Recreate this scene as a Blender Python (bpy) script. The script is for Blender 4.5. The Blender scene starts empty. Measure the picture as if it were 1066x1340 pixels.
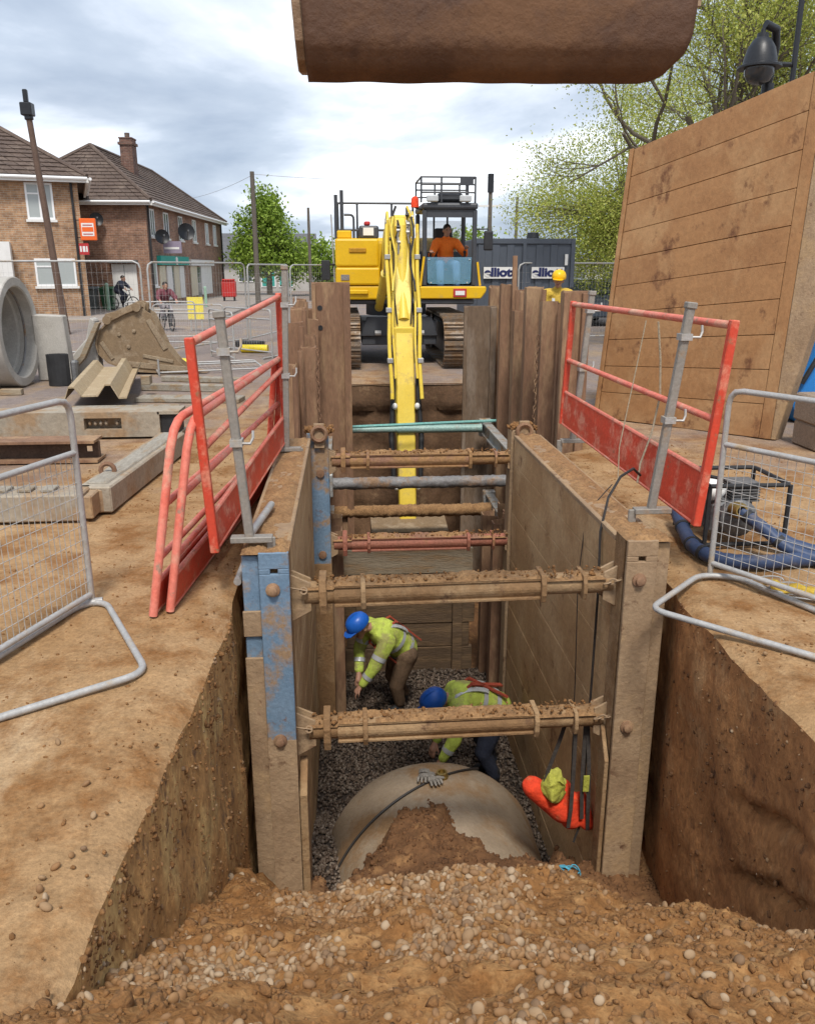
import bpy, bmesh, math, random
import numpy as np
from mathutils import Vector as V, Matrix, noise as mnoise
random.seed(7); RNG = np.random.default_rng(11)
SC = bpy.context.scene
COL = SC.collection
R = math.radians

# ---------------------------------------------------------------- camera, sky, sun, exposure
cd = bpy.data.cameras.new('camera'); cam = bpy.data.objects.new('camera', cd); COL.objects.link(cam)
cam.location = (0, 0, 1.85)
cam.rotation_euler = (R(90 - 16.504), 0, R(-4.215))
cd.sensor_fit = 'VERTICAL'; cd.sensor_height = 24.0; cd.lens = 24.0 * 1080 / 1340
cd.clip_start = 0.05; cd.clip_end = 3000
SC.camera = cam
SC.view_settings.view_transform = 'Standard'; SC.view_settings.look = 'None'
SC.view_settings.exposure = 1.24; SC.view_settings.gamma = 1.0
SUN_EL, SUN_ROT = 58, 182         # compass-like: sun stands high behind the camera, behind thin cloud
W = bpy.data.worlds.new('World'); SC.world = W; W.use_nodes = True
nt = W.node_tree; nt.nodes.clear(); N = nt.nodes.new; L = nt.links.new
out = N('ShaderNodeOutputWorld'); bg = N('ShaderNodeBackground'); bg.inputs['Strength'].default_value = 0.1
sky = N('ShaderNodeTexSky'); sky.sky_type = 'NISHITA'; sky.sun_disc = False
sky.sun_elevation = R(SUN_EL); sky.sun_rotation = R(SUN_ROT); sky.dust_density = 2.0
tc = N('ShaderNodeTexCoord')
sep = N('ShaderNodeSeparateXYZ'); L(tc.outputs['Generated'], sep.inputs[0])
zz = N('ShaderNodeMath'); zz.operation = 'MAXIMUM'; zz.inputs[1].default_value = 0.0; L(sep.outputs['Z'], zz.inputs[0])
za = N('ShaderNodeMath'); za.operation = 'ADD'; za.inputs[1].default_value = 0.16; L(zz.outputs[0], za.inputs[0])
dx = N('ShaderNodeMath'); dx.operation = 'DIVIDE'; L(sep.outputs['X'], dx.inputs[0]); L(za.outputs[0], dx.inputs[1])
dy = N('ShaderNodeMath'); dy.operation = 'DIVIDE'; L(sep.outputs['Y'], dy.inputs[0]); L(za.outputs[0], dy.inputs[1])
cmb = N('ShaderNodeCombineXYZ'); L(dx.outputs[0], cmb.inputs[0]); L(dy.outputs[0], cmb.inputs[1])
mp = N('ShaderNodeMapping'); mp.inputs['Location'].default_value = (1.3, 0.85, 0.0); mp.inputs['Scale'].default_value = (0.8, 0.62, 1.0)
L(cmb.outputs[0], mp.inputs[0])
n1 = N('ShaderNodeTexNoise'); n1.inputs['Scale'].default_value = 0.95; n1.inputs['Detail'].default_value = 9; n1.inputs['Roughness'].default_value = 0.52
n1.inputs['Distortion'].default_value = 0.35
L(mp.outputs[0], n1.inputs['Vector'])
cr = N('ShaderNodeValToRGB'); e = cr.color_ramp.elements
e[0].position = 0.38; e[0].color = (1.9, 2.3, 2.95, 1)
e[1].position = 0.72; e[1].color = (8.6, 8.7, 8.8, 1)
m = e.new(0.475); m.color = (2.7, 3.1, 3.7, 1)
m = e.new(0.545); m.color = (4.0, 4.35, 4.9, 1)
m = e.new(0.61); m.color = (6.2, 6.4, 6.7, 1)
L(n1.outputs['Fac'], cr.inputs[0])
n2 = N('ShaderNodeTexNoise'); n2.inputs['Scale'].default_value = 0.7; n2.inputs['Detail'].default_value = 4; L(mp.outputs[0], n2.inputs['Vector'])
mr = N('ShaderNodeMapRange'); mr.inputs[1].default_value = 0.35; mr.inputs[2].default_value = 0.75; mr.inputs[3].default_value = 1.0; mr.inputs[4].default_value = 0.8
L(n2.outputs['Fac'], mr.inputs[0])
mix = N('ShaderNodeMix'); mix.data_type = 'RGBA'; L(mr.outputs[0], mix.inputs['Factor'])
L(sky.outputs[0], mix.inputs[6]); L(cr.outputs[0], mix.inputs[7])
L(mix.outputs[2], bg.inputs['Color']); L(bg.outputs[0], out.inputs['Surface'])
sd = bpy.data.lights.new('sun', 'SUN'); sun = bpy.data.objects.new('sun', sd); COL.objects.link(sun)
sd.energy = 1.5; sd.angle = R(12); sd.color = (1.0, 0.95, 0.88)
# direction towards the sun: rotation measured from +Y clockwise seen from above
az = R(SUN_ROT); el = R(SUN_EL)
sdir = V((math.sin(az) * math.cos(el), math.cos(az) * math.cos(el), math.sin(el)))
sun.rotation_euler = sdir.to_track_quat('Z', 'Y').to_euler()
sun.location = (-10, -10, 30)

# ---------------------------------------------------------------- helpers
OFF = {}
def nz(x, y, z=0.0): return mnoise.noise(V((x, y, z)))
def fb(x, y, z=0.0, o=4):
    s = 0; a = 1; f = 1
    for _ in range(o):
        s += a * mnoise.noise(V((x * f, y * f, z * f + 3.7 * _))); a *= .5; f *= 2.05
    return s

class MB:
    def __init__(s): s.v = []; s.f = []
    def add(s, vs, fs):
        n = len(s.v); s.v += [V(p) for p in vs]; s.f += [[i + n for i in f] for f in fs]; return s
    def box(s, x0, x1, y0, y1, z0, z1, M=None):
        vs = [V((x, y, z)) for z in (z0, z1) for y in (y0, y1) for x in (x0, x1)]
        if M: vs = [M @ p for p in vs]
        return s.add(vs, [[0, 2, 3, 1], [4, 5, 7, 6], [0, 1, 5, 4], [2, 6, 7, 3], [0, 4, 6, 2], [1, 3, 7, 5]])
    def bar(s, p0, p1, w, h, up=(0, 0, 1)):
        p0 = V(p0); p1 = V(p1); d = (p1 - p0).normalized(); up = V(up)
        r = d.cross(up)
        if r.length < 1e-4: r = d.cross(V((0, 1, 0)))
        r.normalize(); u = r.cross(d).normalized()
        vs = [p + r * a * w / 2 + u * b * h / 2 for p in (p0, p1) for b in (-1, 1) for a in (-1, 1)]
        return s.add(vs, [[0, 2, 3, 1], [4, 5, 7, 6], [0, 1, 5, 4], [2, 6, 7, 3], [0, 4, 6, 2], [1, 3, 7, 5]])
    def tube(s, pts, r, n=8, closed=False, caps=True):
        pts = [V(p) for p in pts]; m = len(pts)
        rs = r if isinstance(r, (list, tuple)) else [r] * m
        vs = []; ref = None
        for i, p in enumerate(pts):
            if closed: d = pts[(i + 1) % m] - pts[i - 1]
            else: d = pts[min(i + 1, m - 1)] - pts[max(i - 1, 0)]
            if d.length < 1e-9: d = V((0, 0, 1))
            d.normalize()
            if ref is None:
                ref = V((0, 0, 1)) if abs(d.z) < .9 else V((1, 0, 0))
            a = d.cross(ref)
            if a.length < 1e-5: a = d.orthogonal()
            a.normalize(); b = a.cross(d).normalized(); ref = b
            k = 1.0
            if 0 < i < m - 1 or closed:
                d1 = (pts[i] - pts[i - 1]).normalized(); d2 = (pts[(i + 1) % m] - pts[i]).normalized()
                k = 1 / max(.55, math.cos(d1.angle(d2, 0) / 2))
            for j in range(n):
                t = 2 * math.pi * j / n
                vs.append(p + (a * math.cos(t) + b * math.sin(t)) * rs[i] * (1 + (k - 1) * .5))
        fs = []
        for i in range(m if closed else m - 1):
            i2 = (i + 1) % m
            for j in range(n):
                j2 = (j + 1) % n
                fs.append([i * n + j, i * n + j2, i2 * n + j2, i2 * n + j])
        if caps and not closed:
            fs.append(list(range(n))[::-1]); fs.append([(m - 1) * n + j for j in range(n)])
        return s.add(vs, fs)
    def prism(s, poly, h0, h1, M=None):
        n = len(poly)
        vs = [V((x, y, h)) for h in (h0, h1) for x, y in poly]
        if M: vs = [M @ p for p in vs]
        fs = [list(range(n))[::-1], [n + i for i in range(n)]] + [[i, (i + 1) % n, n + (i + 1) % n, n + i] for i in range(n)]
        return s.add(vs, fs)
    def lathe(s, prof, n=16, M=None, a0=0, a1=2 * math.pi):
        full = abs(a1 - a0 - 2 * math.pi) < 1e-6; k = n if full else n + 1
        vs = []
        for r, z in prof:
            for j in range(k):
                t = a0 + (a1 - a0) * j / n
                vs.append(V((r * math.cos(t), r * math.sin(t), z)))
        if M: vs = [M @ p for p in vs]
        fs = []
        for i in range(len(prof) - 1):
            for j in range(n):
                j2 = (j + 1) % k
                fs.append([i * k + j, i * k + j2, (i + 1) * k + j2, (i + 1) * k + j])
        return s.add(vs, fs)
    def ball(s, c, r, n=10, m=7, M=None):
        c = V(c); rr = r if isinstance(r, (tuple, list)) else (r, r, r)
        vs = [V((0, 0, -1))]; 
        for i in range(1, m):
            p = -math.pi / 2 + math.pi * i / m
            for j in range(n):
                t = 2 * math.pi * j / n; vs.append(V((math.cos(p) * math.cos(t), math.cos(p) * math.sin(t), math.sin(p))))
        vs.append(V((0, 0, 1)))
        fs = [[0, 1 + (j + 1) % n, 1 + j] for j in range(n)]
        for i in range(m - 2):
            for j in range(n):
                a = 1 + i * n; fs.append([a + j, a + (j + 1) % n, a + n + (j + 1) % n, a + n + j])
        l = len(vs) - 1; a = 1 + (m - 2) * n
        fs += [[a + j, a + (j + 1) % n, l] for j in range(n)]
        vs = [V((p.x * rr[0], p.y * rr[1], p.z * rr[2])) for p in vs]
        if M: vs = [M @ p for p in vs]
        return s.add([c + p for p in vs], fs)
    def capsule(s, p0, r0, p1, r1, n=10):
        p0 = V(p0); p1 = V(p1); d = (p1 - p0); ln = d.length; d = d.normalized() if ln > 1e-6 else V((0, 0, 1))
        pts = []; rs = []
        for t in (1.0, .92, .7, .38): pts.append(p0 - d * r0 * t); rs.append(r0 * math.sqrt(max(0.002, 1 - t * t)))
        pts.append(p0); rs.append(r0)
        pts.append(p1); rs.append(r1)
        for t in (.38, .7, .92, 1.0): pts.append(p1 + d * r1 * t); rs.append(r1 * math.sqrt(max(0.002, 1 - t * t)))
        # straight axis: no bend compensation needed
        return s.tube(pts, rs, n)
    def torus(s, c, R_, r, M=None, n=14, m=6):
        pts = [V((R_ * math.cos(2 * math.pi * i / n), R_ * math.sin(2 * math.pi * i / n), 0)) for i in range(n)]
        if M: pts = [M @ p for p in pts]
        return s.tube([V(c) + p for p in pts], r, m, closed=True)
    def grid(s, fn, nu, nv):
        vs = [fn(i / nu, j / nv) for j in range(nv + 1) for i in range(nu + 1)]
        fs = [[j * (nu + 1) + i, j * (nu + 1) + i + 1, (j + 1) * (nu + 1) + i + 1, (j + 1) * (nu + 1) + i] for j in range(nv) for i in range(nu)]
        return s.add(vs, fs)
    def jitter(s, a, sc=8.0):
        s.v = [p + V((nz(p.x * sc, p.y * sc, p.z * sc), nz(p.x * sc + 9, p.y * sc, p.z * sc), nz(p.x * sc, p.y * sc + 9, p.z * sc))) * a for p in s.v]; return s
    def build(s, name, mat, parent=None, smooth=False, bevel=0.0, kind=None, label=None, seg=1, remesh=0, weld=False):
        me = bpy.data.meshes.new(name)
        if parent is not None: off = OFF[parent]
        else:
            xs = [p.x for p in s.v]; ys = [p.y for p in s.v]; zs = [p.z for p in s.v]
            off = V(((min(xs) + max(xs)) / 2, (min(ys) + max(ys)) / 2, min(zs)))
        me.from_pydata([p - off for p in s.v], [], s.f)
        o = bpy.data.objects.new(name, me); COL.objects.link(o)
        if parent is not None: o.parent = parent
        else: o.location = off
        OFF[o] = off
        if mat: me.materials.append(mat)
        if smooth:
            me.shade_smooth()
            if smooth != 2:
                try: me.set_sharp_from_angle(angle=R(40))
                except Exception: pass
        if bevel:
            b = o.modifiers.new('bevel', 'BEVEL'); b.width = bevel; b.segments = seg; b.limit_method = 'ANGLE'; b.angle_limit = R(35)
        if remesh:
            r_ = o.modifiers.new('remesh', 'REMESH'); r_.mode = 'VOXEL'; r_.voxel_size = remesh; r_.use_smooth_shade = True
            sm = o.modifiers.new('smooth', 'SMOOTH'); sm.factor = .5; sm.iterations = 3
        if kind: o['kind'] = kind
        if label: o['label'] = label
        return o

def tag(o, label, cat, group=None):
    o['label'] = label; o['category'] = cat
    if group: o['group'] = group
    return o
def thing(name, label, cat, loc=(0, 0, 0), group=None):
    o = bpy.data.objects.new(name, None); COL.objects.link(o); o.location = loc; o.empty_display_size = .2
    OFF[o] = V(loc); return tag(o, label, cat, group)
def struct(o): o['kind'] = 'structure'; return o
def copy_tree(o, parent=None):
    c = o.copy(); COL.objects.link(c)
    if parent: c.parent = parent
    for ch in list(o.children): copy_tree(ch, c)
    return c
def npmesh(name, vs, fs, mat, kind='stuff', smooth=True, parent=None):
    me = bpy.data.meshes.new(name)
    nv, nf, k = len(vs), len(fs), fs.shape[1]
    off = OFF[parent] if parent else V((0, 0, 0))
    vs = vs - np.array(off)
    me.vertices.add(nv); me.vertices.foreach_set('co', vs.astype(np.float32).ravel())
    me.loops.add(nf * k); me.loops.foreach_set('vertex_index', fs.astype(np.int32).ravel())
    me.polygons.add(nf); me.polygons.foreach_set('loop_start', (np.arange(nf) * k).astype(np.int32))
    me.update(calc_edges=True)
    me.materials.append(mat)
    if smooth: me.shade_smooth()
    o = bpy.data.objects.new(name, me); COL.objects.link(o); OFF[o] = off
    if parent: o.parent = parent
    if kind: o['kind'] = kind
    return o
def ico(sub):
    b = bmesh.new(); bmesh.ops.create_icosphere(b, subdivisions=sub, radius=1.0); b.verts.ensure_lookup_table()
    v = np.array([p.co[:] for p in b.verts]); f = np.array([[q.index for q in p.verts] for p in b.faces]); b.free(); return v, f
ICO = {1: ico(1), 2: ico(2)}
def pebbles(name, pts, sizes, mat, sub=1, flat=.7, parent=None, rough=0.0):
    bv, bf = ICO[sub]; n = len(pts)
    A = RNG.normal(size=(n, 3, 3)); Q, _ = np.linalg.qr(A)
    sc = np.stack([sizes * RNG.uniform(.8, 1.35, n), sizes * RNG.uniform(.75, 1.1, n), sizes * flat * RNG.uniform(.75, 1.1, n)], 1)
    loc = bv[None] * sc[:, None]
    if rough: loc = loc * (1 + rough * RNG.normal(size=(n, len(bv), 1)))
    vs = np.einsum('nij,nkj->nki', Q, loc) + np.asarray(pts)[:, None]
    fs = bf[None] + (np.arange(n) * len(bv))[:, None, None]
    return npmesh(name, vs.reshape(-1, 3), fs.reshape(-1, 3), mat, parent=parent)

# ---------------------------------------------------------------- materials
MATS = {}
def pm(name, *a, **k):
    if name in MATS: return MATS[name]
    return pm_(name, *a, **k)
def pm_(name, c1, c2=None, sc=4.0, rough=.8, metal=0.0, bump=.15, bsc=40.0, c3=None, cov=.5, dsc=3.0, stretch=(1, 1, 1), edge=.12, spec=.4, c4=None, cov4=.35, jit=.25, rnd=1.0):
    if name in MATS: return MATS[name]
    m = bpy.data.materials.new(name); m.use_nodes = True; nt = m.node_tree; N = nt.nodes.new; L = nt.links.new
    b = nt.nodes['Principled BSDF']
    if c2 is None: c2 = tuple(x * .75 for x in c1)
    tc = N('ShaderNodeTexCoord'); oi = N('ShaderNodeObjectInfo'); mu = N('ShaderNodeMath'); mu.operation = 'MULTIPLY'; mu.inputs[1].default_value = 37.0 * rnd
    L(oi.outputs['Random'], mu.inputs[0])
    mp = N('ShaderNodeMapping'); mp.inputs['Scale'].default_value = stretch
    L(tc.outputs['Object'], mp.inputs[0]); cx = N('ShaderNodeCombineXYZ'); L(mu.outputs[0], cx.inputs[0]); L(mu.outputs[0], cx.inputs[2]); L(cx.outputs[0], mp.inputs['Location'])
    def noise(s, d=6, r=.6):
        n = N('ShaderNodeTexNoise'); n.inputs['Scale'].default_value = s; n.inputs['Detail'].default_value = d; n.inputs['Roughness'].default_value = r; L(mp.outputs[0], n.inputs['Vector']); return n
    def rng(src, a, b_, lo=0.0, hi=1.0):
        q = N('ShaderNodeMapRange'); q.inputs[1].default_value = a; q.inputs[2].default_value = b_; q.inputs[3].default_value = lo; q.inputs[4].default_value = hi; L(src, q.inputs[0]); return q.outputs[0]
    def mx(f, a, b_, mode='MIX'):
        q = N('ShaderNodeMix'); q.data_type = 'RGBA'; q.blend_type = mode
        if isinstance(f, float): q.inputs['Factor'].default_value = f
        else: L(f, q.inputs['Factor'])
        for s_, c in ((6, a), (7, b_)):
            if isinstance(c, tuple): q.inputs[s_].default_value = c[:3] + (1,)
            else: L(c, q.inputs[s_])
        return q.outputs[2]
    a = noise(sc)
    col = mx(rng(a.outputs['Fac'], .32, .68), tuple(c1), tuple(c2))
    r_in = None
    if c3:
        d = noise(dsc, 9, .68); th = 1 - cov
        msk = rng(d.outputs['Fac'], .25 + .5 * th - edge / 2, .25 + .5 * th + edge / 2)
        col = mx(msk, col, tuple(c3)); r_in = msk
    if c4:
        d = noise(dsc * 2.7, 8, .7); th = 1 - cov4
        col = mx(rng(d.outputs['Fac'], .25 + .5 * th - .05, .25 + .5 * th + .05), col, tuple(c4))
    g = noise(bsc, 5, .65)
    col = mx(1.0, col, mx(rng(g.outputs['Fac'], .3, .7), (1 - jit,) * 3, (1 + jit,) * 3), 'MULTIPLY')
    L(col, b.inputs['Base Color']); b.inputs['Metallic'].default_value = metal
    if r_in: L(rng(r_in, 0, 1, rough, .9), b.inputs['Roughness'])
    else: b.inputs['Roughness'].default_value = rough
    b.inputs['Specular IOR Level'].default_value = spec
    if bump:
        bp = N('ShaderNodeBump'); bp.inputs['Strength'].default_value = min(1, bump * 3); bp.inputs['Distance'].default_value = .012
        L(g.outputs['Fac'], bp.inputs['Height']); L(bp.outputs[0], b.inputs['Normal'])
    MATS[name] = m; return m
def island(name, cols, rough=.8, wet=0.0):
    m = bpy.data.materials.new(name); m.use_nodes = True; nt = m.node_tree; N = nt.nodes.new; L = nt.links.new; b = nt.nodes['Principled BSDF']
    g = N('ShaderNodeNewGeometry'); cr = N('ShaderNodeValToRGB'); cr.color_ramp.interpolation = 'CONSTANT'
    e = cr.color_ramp.elements; k = len(cols)
    e[0].color = cols[0] + (1,); e[1].position = 1 / k; e[1].color = cols[1] + (1,)
    for i in range(2, k): q = e.new(i / k); q.color = cols[i] + (1,)
    L(g.outputs['Random Per Island'], cr.inputs[0]); L(cr.outputs[0], b.inputs['Base Color']); b.inputs['Roughness'].default_value = rough
    b.inputs['Specular IOR Level'].default_value = .3
    return m
MUD = (.32, .18, .078); SAND = (.40, .245, .118)
M = dict(
 wetsoil=pm('wet soil', (.165, .078, .030), (.10, .046, .018), 3, .85, bump=.6, bsc=30, c3=(.25, .13, .052), cov=.35, dsc=5),
 sand=pm('sandy soil', (.285, .14, .05), (.19, .086, .029), 4, .95, bump=.6, bsc=45, c3=(.33, .18, .072), cov=.42, dsc=6, spec=.15),
 mudsteel=pm('mud caked steel', (.285, .165, .075), (.20, .112, .05), 2.5, .8, bump=.25, bsc=30, c3=(.34, .22, .115), cov=.45, dsc=2.2, c4=(.12, .062, .034), cov4=.22, jit=.16),
 panelsteel=pm('trench sheet steel', (.46, .285, .135), (.35, .20, .09), 1.6, .78, bump=.2, bsc=24, c3=(.52, .345, .18), cov=.5, dsc=1.2, c4=(.19, .092, .04), cov4=.22, jit=.12, rnd=0.0),
 standsteel=pm('standing sheet steel', (.35, .182, .075), (.26, .125, .05), 1.6, .75, bump=.16, bsc=22, c3=(.36, .205, .095), cov=.42, dsc=1.3, c4=(.135, .056, .024), cov4=.27, jit=.12, rnd=0.0, stretch=(1, 1, .7)),
 poststeel=pm('post steel', (.36, .25, .15), (.26, .17, .098), 3, .7, bump=.2, bsc=30, c3=(.36, .24, .13), cov=.35, dsc=2.5, c4=(.13, .065, .035), cov4=.22, jit=.15),
 rust=pm('rusty pile', (.265, .15, .086), (.17, .09, .052), 3, .8, bump=.3, bsc=30, c3=(.34, .215, .12), cov=.4, dsc=2.5, stretch=(1, 1, .25), jit=.2),
 rustgrey=pm('rusty grey plate', (.20, .135, .085), (.13, .085, .055), 3, .8, bump=.3, bsc=30, c3=(.26, .20, .15), cov=.45, dsc=2.0, stretch=(1, 1, .3), jit=.2),
 bluepaint=pm('worn blue paint', (.125, .20, .285), (.16, .235, .32), 5, .65, bump=.12, bsc=40, c3=(.29, .19, .11), cov=.42, dsc=3.2, edge=.10, c4=(.17, .08, .04), cov4=.24, jit=.16),
 redsteel=pm('red oxide strut', (.29, .14, .088), (.25, .14, .085), 4, .75, bump=.2, bsc=30, c3=MUD, cov=.55, dsc=3),
 crust=pm('mud crust', (.33, .19, .085), (.215, .115, .05), 8, .95, bump=.8, bsc=50, jit=.35),
 red=pm('red barrier paint', (.60, .055, .024), (.52, .065, .034), 4, .5, bump=.06, c3=(.60, .22, .14), cov=.36, dsc=5, c4=(.27, .14, .075), cov4=.22, jit=.12),
 redrail=pm('faded red rail', (.62, .12, .075), (.66, .22, .16), 5, .55, bump=.06, c3=(.60, .33, .23), cov=.35, dsc=4, c4=(.28, .2, .14), cov4=.24, jit=.12),
 galv=pm('galvanised steel', (.44, .43, .415), (.36, .355, .34), 9, .5, .25, .08, 50, c3=(.40, .31, .21), cov=.3, dsc=4, jit=.12),
 galvgrey=pm('dull grey post', (.24, .225, .20), (.30, .27, .235), 6, .6, .2, .1, 50, c3=(.32, .22, .14), cov=.3, dsc=5, jit=.15),
 wire=pm('mesh wire', (.46, .45, .43), (.38, .37, .35), 9, .5, .2, 0, 50),
 alu=pm('aluminium waling', (.45, .45, .43), (.36, .36, .34), 5, .5, .3, .1, 40, c3=(.30, .19, .10), cov=.4, dsc=4),
 tubegrey=pm('grey tube', (.24, .235, .23), (.17, .16, .155), 5, .6, .2, .2, 40, c3=(.27, .17, .10), cov=.4, dsc=3),
 greenpaint=pm('pale green tube', (.22, .36, .33), (.30, .42, .38), 5, .5, .1, .1, 40, c3=(.36, .33, .28), cov=.3, dsc=4),
 concrete=pm('pipe concrete', (.44, .415, .375), (.36, .335, .295), 2.5, .85, bump=.2, bsc=40, c3=(.49, .465, .42), cov=.4, dsc=1.8, jit=.12),
 wetconcrete=pm('muddy concrete', (.36, .28, .195), (.265, .20, .135), 3, .5, bump=.2, bsc=40, c3=(.26, .155, .072), cov=.42, dsc=1.7, jit=.14, spec=.55),
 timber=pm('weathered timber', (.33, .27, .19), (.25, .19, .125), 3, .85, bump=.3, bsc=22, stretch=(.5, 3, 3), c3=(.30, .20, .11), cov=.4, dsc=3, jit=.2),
 oldtimber=pm('grey timber', (.32, .29, .24), (.23, .20, .155), 3, .85, bump=.3, bsc=22, stretch=(2, .5, 3), c3=(.27, .19, .11), cov=.4, dsc=3, jit=.2),
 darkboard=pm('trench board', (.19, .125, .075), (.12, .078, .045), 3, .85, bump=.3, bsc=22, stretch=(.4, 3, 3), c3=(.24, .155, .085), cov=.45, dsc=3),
 yellow=pm('excavator yellow', (.72, .44, .008), (.66, .39, .008), 3, .42, bump=.03, c3=(.52, .34, .06), cov=.16, dsc=4, jit=.06),
 armyellow=pm('boom yellow', (.76, .57, .085), (.70, .50, .05), 3, .42, bump=.04, c3=(.47, .34, .12), cov=.26, dsc=4, c4=(.22, .16, .08), cov4=.13, jit=.07),
 charcoal=pm('charcoal paint', (.045, .048, .056), (.06, .063, .07), 4, .45, bump=.04, c3=(.12, .10, .08), cov=.15, jit=.08),
 black=pm('black rubber', (.018, .018, .019), (.03, .03, .032), 6, .6, bump=.1, jit=.1),
 trackshoe=pm('worn track steel', (.30, .25, .20), (.20, .15, .11), 5, .5, .5, .2, 30, c3=(.28, .18, .10), cov=.45, dsc=4),
 chrome=pm('bright rod', (.6, .6, .6), (.55, .55, .55), 4, .2, 1.0, 0),
 bucket=pm('rusty bucket', (.105, .052, .028), (.075, .036, .02), 2, .65, bump=.18, bsc=28, c3=(.15, .078, .04), cov=.45, dsc=1.8, c4=(.05, .024, .015), cov4=.14, jit=.08),
 bucketedge=pm('bucket side steel', (.30, .20, .125), (.22, .135, .08), 4, .6, .2, .2, 30, c3=(.34, .25, .17), cov=.4, jit=.2),
 tanbucket=pm('dusty bucket', (.25, .175, .102), (.17, .11, .06), 3, .75, bump=.2, bsc=30, c3=(.31, .235, .155), cov=.4, dsc=3, jit=.14),
 orange=pm('orange hi-vis cloth', (.92, .20, .015), (.82, .15, .01), 6, .8, bump=.2, bsc=30, jit=.12),
 lime=pm('lime hi-vis cloth', (.54, .65, .11), (.44, .54, .08), 6, .85, bump=.35, bsc=25, c3=(.37, .36, .12), cov=.4, dsc=6, jit=.14),
 silver=pm('reflective tape', (.55, .57, .57), (.47, .48, .48), 10, .35, .2, .05, jit=.08),
 redtape=pm('red harness webbing', (.35, .06, .03), (.28, .05, .025), 10, .8, bump=.1),
 skin=pm('skin', (.42, .23, .155), (.38, .20, .13), 10, .55, bump=.03, jit=.06),
 navy=pm('navy cloth', (.018, .022, .04), (.03, .035, .055), 10, .85, bump=.15),
 denim=pm('blue denim', (.13, .25, .42), (.10, .19, .34), 10, .85, bump=.15),
 khaki=pm('muddy work trousers', (.16, .10, .058), (.11, .068, .04), 6, .85, bump=.2, c3=(.22, .14, .08), cov=.4),
 maroon=pm('maroon cloth', (.17, .05, .065), (.13, .04, .05), 8, .85, bump=.15),
 palegrey=pm('pale grey cloth', (.36, .32, .33), (.28, .25, .26), 8, .85, bump=.15),
 helmetblue=pm('blue helmet', (.015, .12, .52), (.015, .11, .48), 6, .35, bump=0, jit=.05),
 helmetyellow=pm('yellow helmet', (.85, .50, .005), (.8, .46, .005), 6, .35, bump=0, jit=.05),
 hair=pm('dark hair', (.02, .014, .01), (.03, .02, .014), 12, .6),
 white=pm('white paint', (.74, .73, .70), (.68, .67, .64), 4, .5, bump=.03, jit=.05),
 upvc=pm('white window frame', (.80, .80, .79), (.76, .76, .75), 4, .4, bump=0, jit=.03),
 cream=pm('cream panel', (.60, .54, .40), (.54, .48, .35), 4, .6, bump=.03, jit=.06),
 teal=pm('teal fascia', (.02, .33, .27), (.02, .30, .25), 4, .5, bump=.02, jit=.05),
 signorange=pm('orange sign', (.80, .14, .02), (.74, .12, .02), 4, .4, bump=0, jit=.04),
 signred=pm('red sign', (.45, .03, .03), (.40, .03, .03), 4, .5, bump=0),
 signpurple=pm('faded purple sign', (.30, .26, .33), (.24, .2, .27), 3, .5, bump=0),
 postred=pm('red bin', (.50, .03, .025), (.42, .025, .02), 3, .45, bump=.02),
 bingreen=pm('green bin', (.02, .10, .045), (.02, .085, .04), 4, .5, bump=.05),
 bingrey=pm('grey bin', (.16, .18, .18), (.13, .15, .15), 4, .5, bump=.05),
 postgreen=pm('pale green post', (.30, .46, .34), (.26, .40, .3), 4, .6, bump=.05),
 pole=pm('wooden pole', (.10, .082, .066), (.14, .12, .098), 5, .85, bump=.3, stretch=(3, 3, .4)),
 lampost=pm('brown painted lamp post', (.10, .06, .042), (.13, .08, .055), 5, .6, bump=.1),
 lamphead=pm('dark lamp head', (.014, .015, .018), (.02, .021, .024), 5, .4, bump=.03),
 container=pm('slate container paint', (.075, .088, .11), (.065, .076, .095), 2, .5, bump=.03, c3=(.10, .105, .12), cov=.2, jit=.06),
 navytext=pm('navy lettering', (.012, .018, .09), (.012, .018, .09), 2, .5, bump=0, jit=.02),
 bark=pm('bark', (.13, .11, .08), (.15, .125, .095), 8, .9, bump=.5, bsc=20, stretch=(2, 2, .6)),
 rooftile=pm('brown roof tile', (.118, .083, .065), (.085, .06, .048), 1.5, .85, bump=.3, bsc=14, c3=(.15, .112, .088), cov=.35, dsc=1.2, jit=.25),
 bluehose=pm('blue hose', (.038, .062, .13), (.03, .05, .105), 6, .5, bump=.05, c3=(.16, .13, .11), cov=.28, jit=.1),
 bluebox=pm('bright blue plastic', (.02, .20, .56), (.02, .18, .50), 4, .45, bump=.03, jit=.06),
 hiyellow=pm('yellow plastic', (.80, .62, .02), (.74, .56, .02), 4, .5, bump=.05, c3=(.5, .42, .15), cov=.2),
 rag=pm('yellow cloth', (.62, .42, .05), (.5, .33, .05), 6, .85, bump=.3),
 limecloth=pm('yellow green cloth', (.42, .43, .06), (.34, .33, .06), 8, .85, bump=.3, c3=(.42, .28, .12), cov=.3),
 orangered=pm('orange red cloth', (.78, .06, .015), (.6, .045, .015), 9, .85, bump=.35, bsc=22, c3=(.5, .10, .04), cov=.3, dsc=8),
 strapdark=pm('dark webbing strap', (.045, .038, .034), (.06, .05, .042), 12, .8, bump=.15),
 rope=pm('rope', (.40, .33, .23), (.32, .26, .18), 20, .9, bump=.3),
 cable=pm('black cable', (.025, .022, .02), (.035, .03, .027), 9, .5, bump=.03),
 twine=pm('blue twine', (.06, .30, .42), (.08, .36, .48), 15, .7),
 glove=pm('grey work glove', (.27, .245, .21), (.2, .18, .155), 9, .8, bump=.2),
 brass=pm('brass plug', (.32, .22, .07), (.24, .16, .05), 9, .4, .7, .05),
 carpaint=pm('dark car paint', (.05, .06, .075), (.045, .055, .07), 3, .25, .3, 0, jit=.03),
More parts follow.
